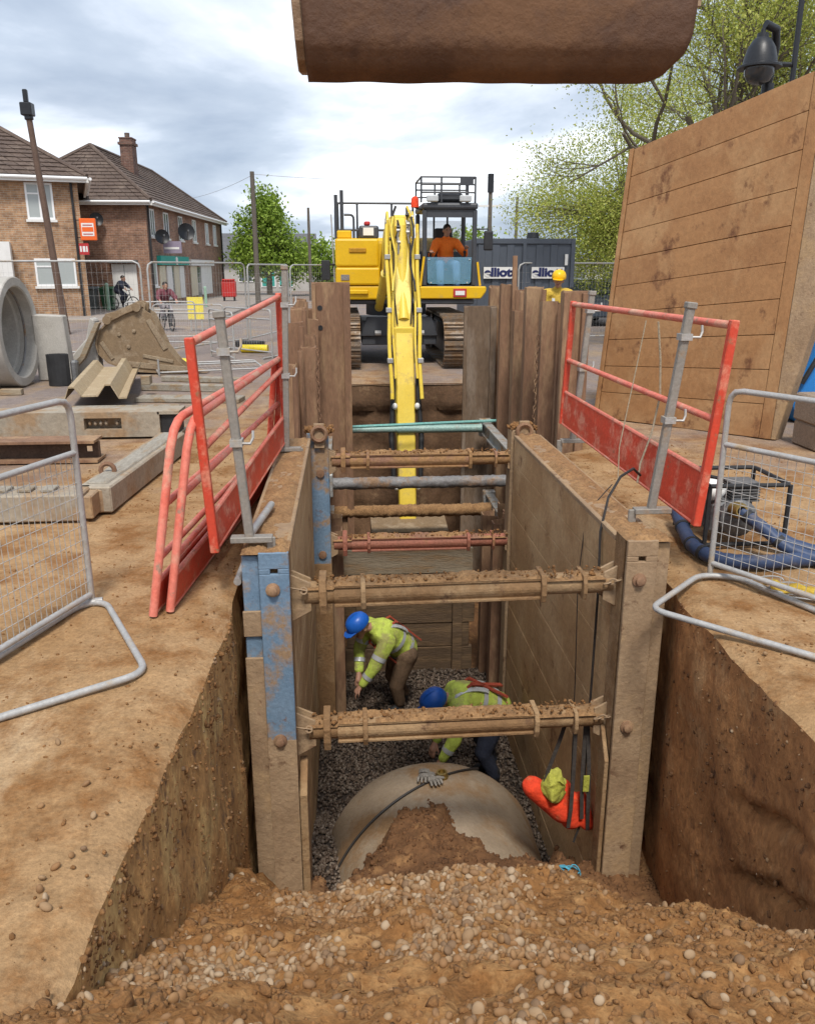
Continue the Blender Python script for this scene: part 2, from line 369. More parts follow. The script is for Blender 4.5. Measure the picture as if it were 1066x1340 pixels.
 aggregate=pm('rough block', (.30, .23, .17), (.24, .18, .13), 5, .9, bump=.4),
 pumpmetal=pm('pump casing', (.20, .20, .20), (.13, .13, .13), 8, .5, .4, .1),
 warn=pm('yellow sign board', (.80, .66, .10), (.76, .62, .1), 4, .5, bump=0),
)
def glassmat(name, col, rough=.08, alpha=1.0, spec=.6):
    m = bpy.data.materials.new(name); m.use_nodes = True; b = m.node_tree.nodes['Principled BSDF']
    b.inputs['Base Color'].default_value = col + (1,); b.inputs['Roughness'].default_value = rough; b.inputs['Alpha'].default_value = alpha
    b.inputs['Specular IOR Level'].default_value = spec; return m
GLASS = glassmat('window glass', (.10, .12, .13)); NET = glassmat('net curtain glass', (.36, .39, .38), .15)
CABGLASS = glassmat('tinted blue cab glass', (.20, .42, .58), .05, .34); CLEAR = glassmat('clear cab glass', (.5, .55, .58), .03, .22)
def brickmat(name, c1, c2, mortar):
    m = bpy.data.materials.new(name); m.use_nodes = True; nt = m.node_tree; N = nt.nodes.new; L = nt.links.new; b = nt.nodes['Principled BSDF']
    tc = N('ShaderNodeTexCoord'); sp = N('ShaderNodeSeparateXYZ'); L(tc.outputs['Object'], sp.inputs[0])
    ad = N('ShaderNodeMath'); ad.operation = 'ADD'; L(sp.outputs[0], ad.inputs[0]); L(sp.outputs[1], ad.inputs[1])
    cx = N('ShaderNodeCombineXYZ'); L(ad.outputs[0], cx.inputs[0]); L(sp.outputs[2], cx.inputs[1])
    br = N('ShaderNodeTexBrick'); L(cx.outputs[0], br.inputs['Vector']); br.inputs['Scale'].default_value = 1.0
    br.inputs['Brick Width'].default_value = .225; br.inputs['Row Height'].default_value = .075; br.inputs['Mortar Size'].default_value = .008
    br.inputs['Color1'].default_value = c1 + (1,); br.inputs['Color2'].default_value = c2 + (1,); br.inputs['Mortar'].default_value = mortar + (1,)
    no = N('ShaderNodeTexNoise'); no.inputs['Scale'].default_value = .9; no.inputs['Detail'].default_value = 6; L(tc.outputs['Object'], no.inputs['Vector'])
    no2 = N('ShaderNodeTexNoise'); no2.inputs['Scale'].default_value = 5; no2.inputs['Detail'].default_value = 3; L(tc.outputs['Object'], no2.inputs['Vector'])
    mr = N('ShaderNodeMapRange'); mr.inputs[1].default_value = .3; mr.inputs[2].default_value = .7; mr.inputs[3].default_value = .72; mr.inputs[4].default_value = 1.25; L(no.outputs['Fac'], mr.inputs[0])
    mr2 = N('ShaderNodeMapRange'); mr2.inputs[1].default_value = .3; mr2.inputs[2].default_value = .7; mr2.inputs[3].default_value = .75; mr2.inputs[4].default_value = 1.25; L(no2.outputs['Fac'], mr2.inputs[0])
    mm = N('ShaderNodeMath'); mm.operation = 'MULTIPLY'; L(mr.outputs[0], mm.inputs[0]); L(mr2.outputs[0], mm.inputs[1])
    hs = N('ShaderNodeHueSaturation'); L(br.outputs['Color'], hs.inputs['Color']); L(mm.outputs[0], hs.inputs['Value'])
    L(hs.outputs[0], b.inputs['Base Color']); b.inputs['Roughness'].default_value = .9
    bp = N('ShaderNodeBump'); bp.inputs['Strength'].default_value = .6; bp.inputs['Distance'].default_value = .01; bp.invert = True; L(br.outputs['Fac'], bp.inputs['Height']); L(bp.outputs[0], b.inputs['Normal'])
    return m
BRICK = brickmat('buff brick', (.42, .245, .13), (.29, .155, .082), (.40, .33, .25))
BRICK2 = brickmat('brown brick', (.31, .165, .10), (.21, .105, .068), (.32, .25, .2))
def leafmat(name, cols):
    m = island(name, cols, .6); b = m.node_tree.nodes['Principled BSDF']
    b.inputs['Subsurface Weight'].default_value = 0.0
    nt = m.node_tree; tr = nt.nodes.new('ShaderNodeBsdfTranslucent'); mx = nt.nodes.new('ShaderNodeMixShader'); mx.inputs[0].default_value = .35
    src = b.inputs['Base Color'].links[0].from_socket; nt.links.new(src, tr.inputs['Color'])
    o = nt.nodes['Material Output']; nt.links.new(b.outputs[0], mx.inputs[1]); nt.links.new(tr.outputs[0], mx.inputs[2]); nt.links.new(mx.outputs[0], o.inputs['Surface']); return m
LEAF = leafmat('fresh green leaves', [(.20, .30, .035), (.26, .37, .05), (.14, .22, .025), (.31, .42, .07)])
LEAF2 = leafmat('spring yellow green leaves', [(.42, .46, .09), (.52, .53, .14), (.29, .35, .06), (.46, .47, .12), (.35, .40, .08)])
PEB = island('pebbles', [(.26, .16, .082), (.31, .205, .115), (.23, .128, .06), (.36, .26, .165), (.25, .137, .06), (.28, .175, .092), (.19, .115, .062), (.27, .15, .066), (.25, .132, .056)], .75)
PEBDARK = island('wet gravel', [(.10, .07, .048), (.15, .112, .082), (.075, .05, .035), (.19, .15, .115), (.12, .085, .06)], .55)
CLOD = pm('soil clods', (.28, .14, .052), (.185, .088, .03), 9, .95, bump=.6, bsc=60, jit=.3)
CLODWET = pm('wet soil clods', (.18, .085, .034), (.11, .05, .02), 9, .9, bump=.6, bsc=60, jit=.3)
# ---------------------------------------------------------------- ground, pit, soil
def groundmat():
    m = bpy.data.materials.new('sandy road'); m.use_nodes = True; nt = m.node_tree; N = nt.nodes.new; L = nt.links.new; b = nt.nodes['Principled BSDF']
    g = N('ShaderNodeNewGeometry'); P = g.outputs['Position']
    def noise(s, d=7, r=.6, st=None):
        n = N('ShaderNodeTexNoise'); n.inputs['Scale'].default_value = s; n.inputs['Detail'].default_value = d; n.inputs['Roughness'].default_value = r
        if st:
            q = N('ShaderNodeMapping'); q.inputs['Scale'].default_value = st; L(P, q.inputs[0]); L(q.outputs[0], n.inputs['Vector'])
        else: L(P, n.inputs['Vector'])
        return n.outputs['Fac']
    def rng(s, a, b_, lo=0.0, hi=1.0):
        q = N('ShaderNodeMapRange'); q.inputs[1].default_value = a; q.inputs[2].default_value = b_; q.inputs[3].default_value = lo; q.inputs[4].default_value = hi; L(s, q.inputs[0]); return q.outputs[0]
    def mx(f, a, c, mode='MIX'):
        q = N('ShaderNodeMix'); q.data_type = 'RGBA'; q.blend_type = mode; L(f, q.inputs['Factor']) if not isinstance(f, float) else setattr(q.inputs['Factor'], 'default_value', f)
        for s, v in ((6, a), (7, c)):
            if isinstance(v, tuple): q.inputs[s].default_value = v + (1,)
            else: L(v, q.inputs[s])
        return q.outputs[2]
    def mth(op, a, c):
        q = N('ShaderNodeMath'); q.operation = op
        for i, v in ((0, a), (1, c)):
            if isinstance(v, float): q.inputs[i].default_value = v
            else: L(v, q.inputs[i])
        return q.outputs[0]
    sp = N('ShaderNodeSeparateXYZ'); L(P, sp.inputs[0])
    sand = mx(rng(noise(.9), .35, .65), (.39, .25, .13), (.31, .18, .08))
    sand = mx(rng(noise(2.3, 9, .7), .47, .62), sand, (.225, .105, .036))
    sand = mx(rng(noise(1.6, 9, .7, (1, .35, 1)), .55, .68), sand, (.46, .32, .185))
    road = mx(rng(noise(.5), .3, .7), (.255, .205, .18), (.20, .165, .15))
    road = mx(rng(noise(1.3, 8, .7, (1, .4, 1)), .5, .66), road, (.31, .225, .15))
    dist = mth('ADD', mth('MULTIPLY', mth('SUBTRACT', sp.outputs['Y'], 8.0), .085), mth('MULTIPLY', mth('ABSOLUTE', mth('SUBTRACT', sp.outputs['X'], .6), 0.0), .15))
    mk = rng(mth('ADD', dist, mth('MULTIPLY', mth('SUBTRACT', noise(.8, 8, .7), .5), 1.6)), .36, .95)
    col = mx(mk, sand, road)
    col = mx(1.0, col, mx(rng(noise(7, 8, .75), .3, .7), (.80, .79, .78), (1.16, 1.16, 1.16)), 'MULTIPLY')
    fine = noise(55, 6, .7)
    col = mx(1.0, col, mx(rng(fine, .3, .7), (.72, .72, .72), (1.25, 1.25, 1.25)), 'MULTIPLY')
    L(col, b.inputs['Base Color']); b.inputs['Roughness'].default_value = .93; b.inputs['Specular IOR Level'].default_value = .2
    bp = N('ShaderNodeBump'); bp.inputs['Strength'].default_value = .8; bp.inputs['Distance'].default_value = .02
    L(mth('ADD', mth('MULTIPLY', noise(14, 6, .7), .7), mth('MULTIPLY', fine, .4)), bp.inputs['Height']); L(bp.outputs[0], b.inputs['Normal'])
    return m
GROUND = groundmat()
PY0, PY1 = -2.5, 14.0
def lerp(pts, t):
    if t <= pts[0][0]: return pts[0][1]
    for (a, va), (b, vb) in zip(pts, pts[1:]):
        if t <= b: return va + (vb - va) * (t - a) / (b - a)
    return pts[-1][1]
def XL(y): return lerp([(-2.5, -.95), (1.8, -.80), (4.3, -.675), (4.6, -.70), (8.2, -.70), (8.5, -.70), (14, -.70)], y) + (.010 * fb(y * 2.2, 1.7) + .009 * fb(y * 11, 2.7, 0, 2)) * (1 if y < 4.4 or y > 8.3 else .2)
def XR(y): return lerp([(-2.5, 1.9), (4.3, 1.93), (4.6, 1.99), (8.2, 1.99), (8.6, 2.56), (14, 2.56)], y) + (.010 * fb(y * 2.2, 8.7) + .009 * fb(y * 11, 6.7, 0, 2)) * (1 if y < 4.4 or y > 8.3 else .2)
def gz(x, y):
    r = math.hypot(x - .6, y - 4)
    k = max(0.0, 1 - r / 14)
    return k * (.022 * fb(x * 1.1, y * 1.1, 3) + .008 * fb(x * 5, y * 5, 1)) - .006
ys = [-60, -25, -10, -5] + [PY0 + (PY1 - PY0) * i / 165 for i in range(166)] + [14.4, 15, 16, 17, 18, 20, 22, 25, 30, 36, 45, 60, 90, 150, 300, 900]
ds = [0, .02, .05, .1, .17, .25, .35, .47, .6, .75, .9, 1.1, 1.3, 1.6, 2, 2.5, 3, 4, 5, 6.5, 8, 10, 14, 20, 40, 100, 300, 900]
def lipz(d, y): return -.05 * math.exp(-d / .07) * (1 + .8 * nz(y * 5, 3))
g = MB()
for side in (-1, 1):
    n0 = len(g.v); k = len(ds)
    for y in ys:
        yc = min(max(y, PY0), PY1); ex = XL(yc) if side < 0 else XR(yc)
        for d in ds:
            x = ex + side * d; g.v.append(V((x, y, gz(x, y) + lipz(d, y))))
    for i in range(len(ys) - 1):
        for j in range(k - 1):
            q = [n0 + i * k + j, n0 + i * k + j + 1, n0 + (i + 1) * k + j + 1, n0 + (i + 1) * k + j]
            g.f.append(q if side > 0 else q[::-1])
for ylist in ([y for y in ys if y >= PY1 - 1e-6], [y for y in ys if y <= PY0 + 1e-6]):
    n0 = len(g.v)
    for y in ylist:
        yc = min(max(y, PY0), PY1)
        for i in range(13):
            x = XL(yc) + (XR(yc) - XL(yc)) * i / 12; dd = abs(y - yc)
            g.v.append(V((x, y, gz(x, y) + lipz(dd, x))))
    for i in range(len(ylist) - 1):
        for j in range(12): g.f.append([n0 + i * 13 + j, n0 + i * 13 + j + 1, n0 + (i + 1) * 13 + j + 1, n0 + (i + 1) * 13 + j])
struct(g.build('ground', GROUND, smooth=2))

LWALL = pm('left cut soil', (.48, .27, .10), (.34, .17, .055), 2.4, .95, bump=.9, bsc=24, c3=(.52, .34, .135), cov=.36, dsc=3.0, c4=(.155, .085, .042), cov4=.28, stretch=(1, 1.3, .8), jit=.3)
RWALL = pm('right cut soil', (.40, .19, .07), (.29, .125, .044), 2.0, .95, bump=.7, bsc=24, c3=(.45, .255, .115), cov=.32, dsc=2.2, c4=(.10, .046, .022), cov4=.22, stretch=(1, 1.2, .8), jit=.28)
def wall(name, side, mat):
    w = MB(); NY, NZ = 495, 84
    def fn(u, v):
        y = PY0 + (PY1 - PY0) * u; z0 = 0
        yi = min(164, max(0, int((y - PY0) / (PY1 - PY0) * 165 + 1e-6))); ya = PY0 + (PY1 - PY0) * yi / 165; yb = PY0 + (PY1 - PY0) * (yi + 1) / 165; f = (y - ya) / (yb - ya)
        ea, eb = (XL(ya), XL(yb)) if side < 0 else (XR(ya), XR(yb)); ex = ea + (eb - ea) * f
        z = (gz(ea, ya) + lipz(0, ya)) * (1 - f) + (gz(eb, yb) + lipz(0, yb)) * f - v * 3.5
        a = min(1, v * 12)
        dpt = a * (.032 * fb(y * 1.3, z * 1.5, 5 * side, 3) + .010 * fb(y * 7, z * 6, 2, 3) + .007 * abs(nz(y * 9, z * 2.2, 4)) + .003 * nz(y * 40, z * 40, 1))
        if side > 0 and y < 4.4:      # two ledges where the bank has cracked and slumped
            for c0, yc, sl in ((-.60, 3.16, -.40), (-.95, 3.12, -.58)):
                cz = c0 + .05 * nz(y * 4, c0) + .018 * nz(y * 17, c0) + sl * (y - yc)
                t = (cz - z) / .012
                if abs(y - yc) < .42: dpt += a * .11 * max(0, min(1, t)) * (math.exp(-max(0, t) / 2.5) + .35 * math.exp(-max(0, t) / 12)) * (1 - ((y - yc) / .42) ** 2)
        lean = .055 * v if side < 0 else 0
        return V((ex + side * dpt * 1.0 + (lean if side < 0 else .02 * v), y, z))
    w.grid(fn, NY, NZ)
    struct(w.build(name, mat, smooth=2)); return fn
LF = wall('left_pit_bank', -1, LWALL); RF = wall('right_pit_bank', 1, RWALL)
# stones and crumbs standing proud of the cut banks, thicker in the road base near the top
for fn, side, nm, m1, m2, n in ((LF, -1, 'left_bank_stones', None, None, 2400), (RF, 1, 'right_bank_stones', None, None, 800)):
    Q = []
    while len(Q) < n:
        y = random.uniform(1.3, 4.45); v = random.random() ** 1.7 * .62
        if random.random() > .35 + 1.4 * max(0, fb(y * 2.5, v * 9, 31 + side)): continue
        p = fn((y - PY0) / (PY1 - PY0), v); Q.append((p.x - side * random.uniform(-.004, .004), p.y, p.z))
    Q = np.array(Q); k = int(n * .30)
    pebbles(nm, Q[:k], np.abs(RNG.normal(.004, .004, k)) + .002, PEB, 1, .8, rough=.08)
    pebbles(nm.replace('stones', 'crumbs'), Q[k:], np.abs(RNG.normal(.004, .007, n - k)) + .002, CLOD if side < 0 else CLODWET, 1, .7, rough=.14)
w = MB()
def fn(u, v):
    x = -.72 + 3.2 * u; z = -.04 - 3.4 * v; return V((x, PY1 + .02 + min(1, v * 10) * (.10 * fb(x * 2, z * 2, 7) + .03 * fb(x * 8, z * 8, 7)) + (.12 if v > .12 else 0) - .25 * v, z))
w.grid(fn, 40, 36); struct(w.build('end_pit_bank', pm('dark cut soil', (.15, .085, .045), (.095, .052, .028), 2.5, .95, bump=.7, bsc=20, c3=(.28, .18, .10), cov=.22, dsc=2, jit=.3), smooth=2))
w = MB(); w.grid(lambda u, v: V((-.8 + 3.4 * u, 3 + 11.2 * v, -3.12 + .1 * fb(u * 6, v * 20))), 40, 120)
struct(w.build('pit_floor', M['wetsoil'], smooth=2))
HP = [(-2.5, .3), (0, .18), (1.0, .05), (1.8, -.22), (2.5, -.58), (3.05, -.86), (3.4, -1.24), (3.8, -1.78), (4.2, -2.35), (5.4, -2.8)]
def heapz(x, y):
    z = lerp(HP, y) + .13 * (1 - abs(x - .45) / 1.2) * (1 if y < 3.3 else .5)
    z += .30 * max(0, min(1, (-x) / .8)) * max(0, min(1, (2.4 - y) / .8))
    z -= .13 * max(0, min(1, (x - 1.0) / .7)) * max(0, min(1, (y - 1.8)))
    if x > .8 and y > 2.4: k_ = min(1, (x - .8) / .9); z = max(z - 1.5 * k_ * max(0, y - (3.05 - .42 * k_)), -2.5)
    if x < -.2 and y > 3.2: z += .55 * min(1, (-.2 - x) / .4) * min(1, (y - 3.2) / .7)
    z += .080 * fb(x * 1.7, y * 2.6, 2) + .036 * fb(x * 4.2, y * 7, 6, 3) + .016 * fb(x * 15, y * 15, 9, 3) + .006 * fb(x * 45, y * 45, 9, 2)
    if y < 1.9:
        o = max(0, -.85 - x, x - 1.95); z -= .9 * o * o + .25 * o
    return z
h = MB(); h.grid(lambda u, v: (lambda x, y: V((x, y, heapz(x, y))))(-2.1 + 5.4 * u, -1.6 + 3.55 * v), 200, 130)
def fn(u, v):
    y = 1.95 + 2.55 * v; x0 = XL(y) - .06; x1 = XR(y) + .06; x = x0 + (x1 - x0) * u; return V((x, y, heapz(x, y)))
h.grid(fn, 150, 200)
hp = h.build('spoil_heap', M['sand'], smooth=2, kind='stuff')
def soilz(x, y):
    c = math.exp(-(abs(x - .50) / .34) ** 1.7)
    yf = 4.62 + .74 * c + .20 * fb(x * 5 + 2, y * 3, 1, 5) + .1 * (x - .5)
    z = -2.08 + .06 * c + .04 * fb(x * 3, y * 3, 4) + .03 * fb(x * 9, y * 9, 4) - max(0, y - yf) * (1.25 - .5 * c)
    if y < 4.3: z -= (4.3 - y) * .15
    return z
h = MB(); h.grid(lambda u, v: (lambda x, y: V((x, y, soilz(x, y))))(-.85 + 2.95 * u, 3.4 + 2.7 * v), 140, 130)
h.build('wet_soil_mound', M['wetsoil'], smooth=2, kind='stuff')
# pebbles and clods on the heap
def scatter(n, xr, yr, zf, dens):
    P = []
    for _ in range(n * 6):
        x = random.uniform(*xr); y = random.uniform(*yr)
        if random.random() < dens(x, y): P.append((x, y, zf(x, y)))
        if len(P) >= n: break
    return np.array(P)
def pd(x, y):
    if not (XL(y) < x < XR(y)) and y > 1.9: return 0
    a = fb(x * 1.25 + 4, y * 1.9, 12, 3)
    return max(0.03, min(1, .06 + a * 3.2)) * (1 if y < 3.35 else .12)
P = scatter(5600, (-1.6, 2.3), (1.15, 3.75), heapz, pd); sz = RNG.uniform(.0095, .0195, len(P)); P[:, 2] += sz * RNG.uniform(-.25, .45, len(P))
pebbles('heap_pebbles', P, sz, PEB, 2)
P = scatter(7500, (-1.6, 2.3), (1.15, 4.4), heapz, lambda x, y: max(.02, .5 - 1.6 * fb(x * 1.25 + 4, y * 1.9, 12, 3)) if XL(y) < x < XR(y) or y < 1.9 else 0)
sz = np.abs(RNG.normal(.003, .0075, len(P))) + .002; P[:, 2] += sz * .1
pebbles('heap_clods', P, sz, CLOD, 1, .75, rough=.2)
P = scatter(5200, (-.7, 1.98), (3.5, 5.7), soilz, lambda x, y: 1); sz = np.abs(RNG.normal(.006, .008, len(P))) + .003
pebbles('mound_clods', P, sz, CLODWET, 1, .8, rough=.16)
# loose stones and crumbs on the ground sheet
def gd(x, y):
    if XL(min(y, 13.9)) - .02 < x < XR(min(y, 13.9)) + .02: return 0
    return .25 + max(0, fb(x * 1.5, y * 1.5, 21)) * 2
P = scatter(7000, (-4.5, 4.5), (1.3, 9), gz, gd); sz = np.abs(RNG.normal(.001, .0042, len(P))) + .0016; pebbles('ground_crumbs', P, sz, CLOD, 1, .7, rough=.12)
P = np.array([(-.93, 2.35), (-.965, 2.30), (-.99, 2.25), (-.98, 2.20), (-.955, 2.14), (-.935, 2.12), (-.90, 2.38), (-.95, 2.16), (-.92, 2.56), (-1.2, 3.05), (-1.0, 2.75), (-1.12, 2.62), (2.1, 3.75), (2.15, 3.7), (2.06, 3.62), (2.2, 3.6)])
P = np.c_[P, [gz(a, b) + .006 for a, b in P]]; pebbles('loose_stones', P, RNG.uniform(.011, .018, len(P)), PEB, 2)
# gravel bed in the trench
def bedz(x, y):
    z = -3.0 + .03 * fb(x * 3, y * 3, 3)
    z += .55 * math.exp(-((x + .35) / .4) ** 2) * max(0, min(1, (6.6 - y) / 1.3))
    return z
h = MB(); h.grid(lambda u, v: (lambda x, y: V((x, y, bedz(x, y) - .02)))(-.45 + 2.2 * u, 4.5 + 4.9 * v), 40, 80)
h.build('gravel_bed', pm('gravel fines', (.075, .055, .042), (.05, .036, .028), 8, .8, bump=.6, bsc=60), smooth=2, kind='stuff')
P = scatter(15000, (-.42, 1.72), (4.6, 9.35), bedz, lambda x, y: 1 if not (abs(x - .65) < .75 and y < 6) else 0)
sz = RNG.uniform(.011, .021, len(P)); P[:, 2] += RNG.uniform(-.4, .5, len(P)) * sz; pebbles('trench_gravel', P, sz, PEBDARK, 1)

# ---------------------------------------------------------------- concrete pipe in the trench
PC = V((.65, 0, -3.06)); PR = .90
t = thing('concrete_pipe', 'large grey concrete pipe lying in the trench half buried in wet soil', 'pipe', (.65, 5.2, -3.96))
MY = Matrix.Translation(PC) @ Matrix.Rotation(R(-90), 4, 'X')     # local z -> +Y
MB().lathe([(PR - .12, 3.6), (PR - .012, 3.6), (PR, 3.62), (PR, 6.02), (PR - .02, 6.07), (PR - .03, 6.1), (PR - .12, 6.1), (PR - .12, 3.6)], 72, MY).build('barrel', M['wetconcrete'], t, smooth=True)
def onpipe(a, y, r=PR): return V((PC.x + r * math.cos(a), y, PC.z + r * math.sin(a)))
MB().lathe([(.055, 0), (.055, .02), (.045, .028), (.045, .05), (.03, .052), (.03, .03), (0, .03)], 14, Matrix.Translation(onpipe(R(86), 5.85, PR - .006))).build('lifting_plug', M['brass'], t, smooth=True)
sl = MB().tube([onpipe(R(172 - 108 * i / 24), 5.28 + .78 * i / 24 - .10 * math.sin(math.pi * i / 24), PR + .010) for i in range(25)], .011, 6).build('sling_cable', M['cable'], smooth=True)
tag(sl, 'dark cable lying slantwise over the buried concrete pipe', 'cable')
def glove(loc, rz, label):
    t = thing('work_glove', label, 'glove', loc, 'work gloves on the buried pipe')
    b = MB(); T = Matrix.Translation(V(loc)) @ Matrix.Rotation(rz, 4, 'Z') @ Matrix.Rotation(R(-14), 4, 'X')
    b.ball((0, 0, 0), (.05, .055, .016), M=None)
    for i, (fx, ln) in enumerate(((-.036, .062), (-.013, .075), (.011, .07), (.034, .052))):
        b.capsule((fx, -.035, .002), .0125, (fx * 1.25, -.05 - ln * .6, .008), .0115, 7); b.capsule((fx * 1.25, -.05 - ln * .6, .008), .0115, (fx * 1.3, -.05 - ln, -.006), .0095, 7)
    b.capsule((.04, .0, .004), .014, (.078, -.035, .006), .0115, 7)
    b.v = [T @ p for p in b.v]; b.build('hand_shell', M['glove'], t, smooth=True)
    c = MB().lathe([(.046, 0), (.05, .03), (.055, .07), (.05, .07), (.045, .03)], 12, T @ Matrix.Translation((0, .035, 0)) @ Matrix.Rotation(R(-90), 4, 'X') @ Matrix.Diagonal((1, .4, 1, 1))); c.build('cuff', M['glove'], t, smooth=True)
glove(onpipe(R(95), 5.86, PR + .012), R(-8), 'grey work glove on the pipe crown, the one farther from the brass plug')
glove(onpipe(R(91), 5.80, PR + .016), R(14), 'grey work glove on the pipe crown, the one beside the brass plug')

# ---------------------------------------------------------------- trench shield
TS = thing('trench_shield', 'steel trench shield with one worn blue post and four muddy cross struts lining the pit', 'trench box', (.635, 6.3, -3))
def holed(x0, x1, y0, y1, z0, z1, hz, hx, hw, hh):   # plate facing -Y with a real slot in it
    b = MB(); b.box(x0, x1, y0, y1, z0, hz - hh); b.box(x0, x1, y0, y1, hz + hh, z1); b.box(x0, hx - hw, y0, y1, hz - hh, hz + hh); b.box(hx + hw, x1, y0, y1, hz - hh, hz + hh); return b
for side in (-1, 1):
    xi = -.36 if side < 0 else 1.645
    for k in range(13):
        z0 = -3.05 + k * .252
        a, b_ = (xi - .035, xi + .0) if side < 0 else (xi, xi + .035)
        j = random.uniform(-.0015, .0015)
        MB().box(a + j, b_ + j, 4.72, 7.93, z0 + .0015, z0 + .2505).build('panel_strip', M['panelsteel'], TS, bevel=.003)
    xo = (-.635, -.60) if side < 0 else (1.875, 1.905)
    MB().box(xo[0], xo[1], 4.74, 7.95, -3.05, .2).build('outer_sheet', M['mudsteel'], TS)
    xm = (-.60, -.396) if side < 0 else (1.681, 1.874)
    MB().box(xm[0], xm[1], 4.74, 7.94, -3.0, .10).build('core', M['mudsteel'], TS)
    tr = MB().box(min(xo[0], xi) if side < 0 else xi - .005, xi + .005 if side < 0 else xo[1] + .003, 4.76, 7.94, .222, .262).build('top_rail', M['poststeel'], TS, bevel=.006)
    def cr(u, v, side=side):
        y = 4.8 + 3.1 * v; x = (-.61 + .23 * u) if side < 0 else (1.67 + .22 * u)
        e = min(1, 6 * u, 6 * (1 - u)); return V((x, y, .262 + max(-.004, e * (.03 * fb(x * 6, y * 3, 3) + .012 + .01 * fb(x * 25, y * 25, 1)))))
    MB().grid(cr, 12, 120).build('mud_crust', M['crust'], tr, smooth=2, kind='stuff')
# near posts
def post(x0, x1, y0, ztop, side, mats, near=True):
    mp_, mf, mt = mats
    xa, xb = (x0 + .10, x1) if side < 0 else (x0, x1 - .085)
    hx = (xa + xb) / 2
    p = holed(xa, xb, y0, y0 + .03, -2.7, ztop - .0, ztop - .115, hx, .022, .016).build('post', mp_, TS, bevel=.004)
    xf = (x0, x0 + .096) if side < 0 else (x1 - .082, x1)
    MB().box(xf[0], xf[1], y0 + .035, y0 + .065, -2.7, ztop - .03).build('flange', mf, p, bevel=.004)
    MB().box(x0 + .004, x1 - .004, y0 + .07, y0 + .24, -2.7, ztop - .012).build('post_web', mt, p, bevel=.004)
    MB().box(hx - .018, hx + .018, y0 + .032, y0 + .068, -2.7, ztop - .25).build('stiffener', mt, p)
    for bz in ((.06, -.93) if near else (-.08, -.95)):
        B = Matrix.Translation((hx - .01, y0, bz)) @ Matrix.Rotation(R(90), 4, 'X')
        MB().lathe([(.0, 0), (.042, 0), (.042, .012), (.026, .016), (.026, .036), (.018, .04), (0, .04)], 14, B).build('bolt', M['rust'], p, smooth=True)
    def cap(u, v):
        x = x0 + (x1 - x0) * u; y = y0 + .24 * v; e = min(1, 7 * u, 7 * (1 - u), 7 * v, 7 * (1 - v)); return V((x, y, ztop - .008 + e * max(0, .022 + .02 * fb(x * 14, y * 14, 2) + .012 * fb(x * 45, y * 45))))
    MB().grid(cap, 26, 22).build('mud_crust', M['crust'], p, smooth=2, kind='stuff')
    return p, xa, xb
pL, *_ = post(-.625, -.352, 4.5, .285, -1, (M['bluepaint'], M['bluepaint'], M['mudsteel'])); pL['label'] = 'worn blue near left post'
for z in (-.16, -.50):      # rusted bracket plates welded across the left flange
    MB().box(-.632, -.525, 4.515, 4.534, z - (.08 if z > -.3 else 2.1), z + (.08 if z > -.3 else .12)).build('rust_plate', M['poststeel'], pL, bevel=.003)
MB().box(-.524, -.350, 4.494, 4.4985, -2.7, -.93).build('mud_film', M['poststeel'], pL)
pR, *_ = post(1.635, 1.905, 4.5, .305, 1, (M['poststeel'], M['poststeel'], M['mudsteel']))
# tapered cutting toes at the near ends of the panels
MB().prism([(4.53, -1.35), (4.75, -1.2), (4.75, -3), (4.53, -3)], -.350, -.30, Matrix(((0, 0, 1, 0), (1, 0, 0, 0), (0, 1, 0, 0), (0, 0, 0, 1)))).build('cutting_toe', M['mudsteel'], TS, bevel=.004)
MB().prism([(4.53, -1.20), (4.66, -1.0), (4.66, -3), (4.53, -3)], 1.605, 1.632, Matrix(((0, 0, 1, 0), (1, 0, 0, 0), (0, 1, 0, 0), (0, 0, 0, 1)))).build('cutting_toe', M['mudsteel'], TS, bevel=.004)
# far posts with shackles
for side, x0, x1, mt in ((-1, -.40, -.19, M['bluepaint']), (1, 1.62, 1.86, M['poststeel'])):
    p = MB().box(x0, x1, 7.97, 8.0, -3, .30).box(x0, x0 + .03, 8.003, 8.18, -3, .29).box(x1 - .03, x1, 8.003, 8.18, -3, .29).build('post', mt, TS, bevel=.004)
    xm = (x0 + x1) / 2 + (.02 if side < 0 else 0)
    if side < 0: MB().box(x0 - .002, x1 + .002, 7.962, 7.968, -3, -1.05).box(x1 + .0005, x1 + .004, 7.97, 8.18, -3, -1.0).build('mud_film', M['mudsteel'], p)
    MB().box(xm - .05, xm + .05, 7.93, 7.966, .16, .40).build('lifting_plate', M['poststeel'], p, bevel=.004)
    MB().torus((xm, 7.92, .30), .07, .022, Matrix.Rotation(R(90), 3, 'X').to_4x4() @ Matrix.Rotation(R(20), 4, 'Z')).build('shackle', M['rust'], p, smooth=True)
    for z in (-.1, -.95):
        MB().lathe([(0, 0), (.04, 0), (.04, .02), (0, .025)], 12, Matrix.Translation((xm, 7.968, z)) @ Matrix.Rotation(R(90), 4, 'X')).build('bolt', M['rust'], p, smooth=True)
    P = np.array([(xm + random.uniform(-.14, .14), 8.03 + random.uniform(-.07, .12), .30 + random.uniform(0, .05)) for _ in range(120)])
    pebbles('mud_crust', P, np.abs(RNG.normal(.010, .009, 120)) + .004, CLOD, 1, .8, parent=p, rough=.15)
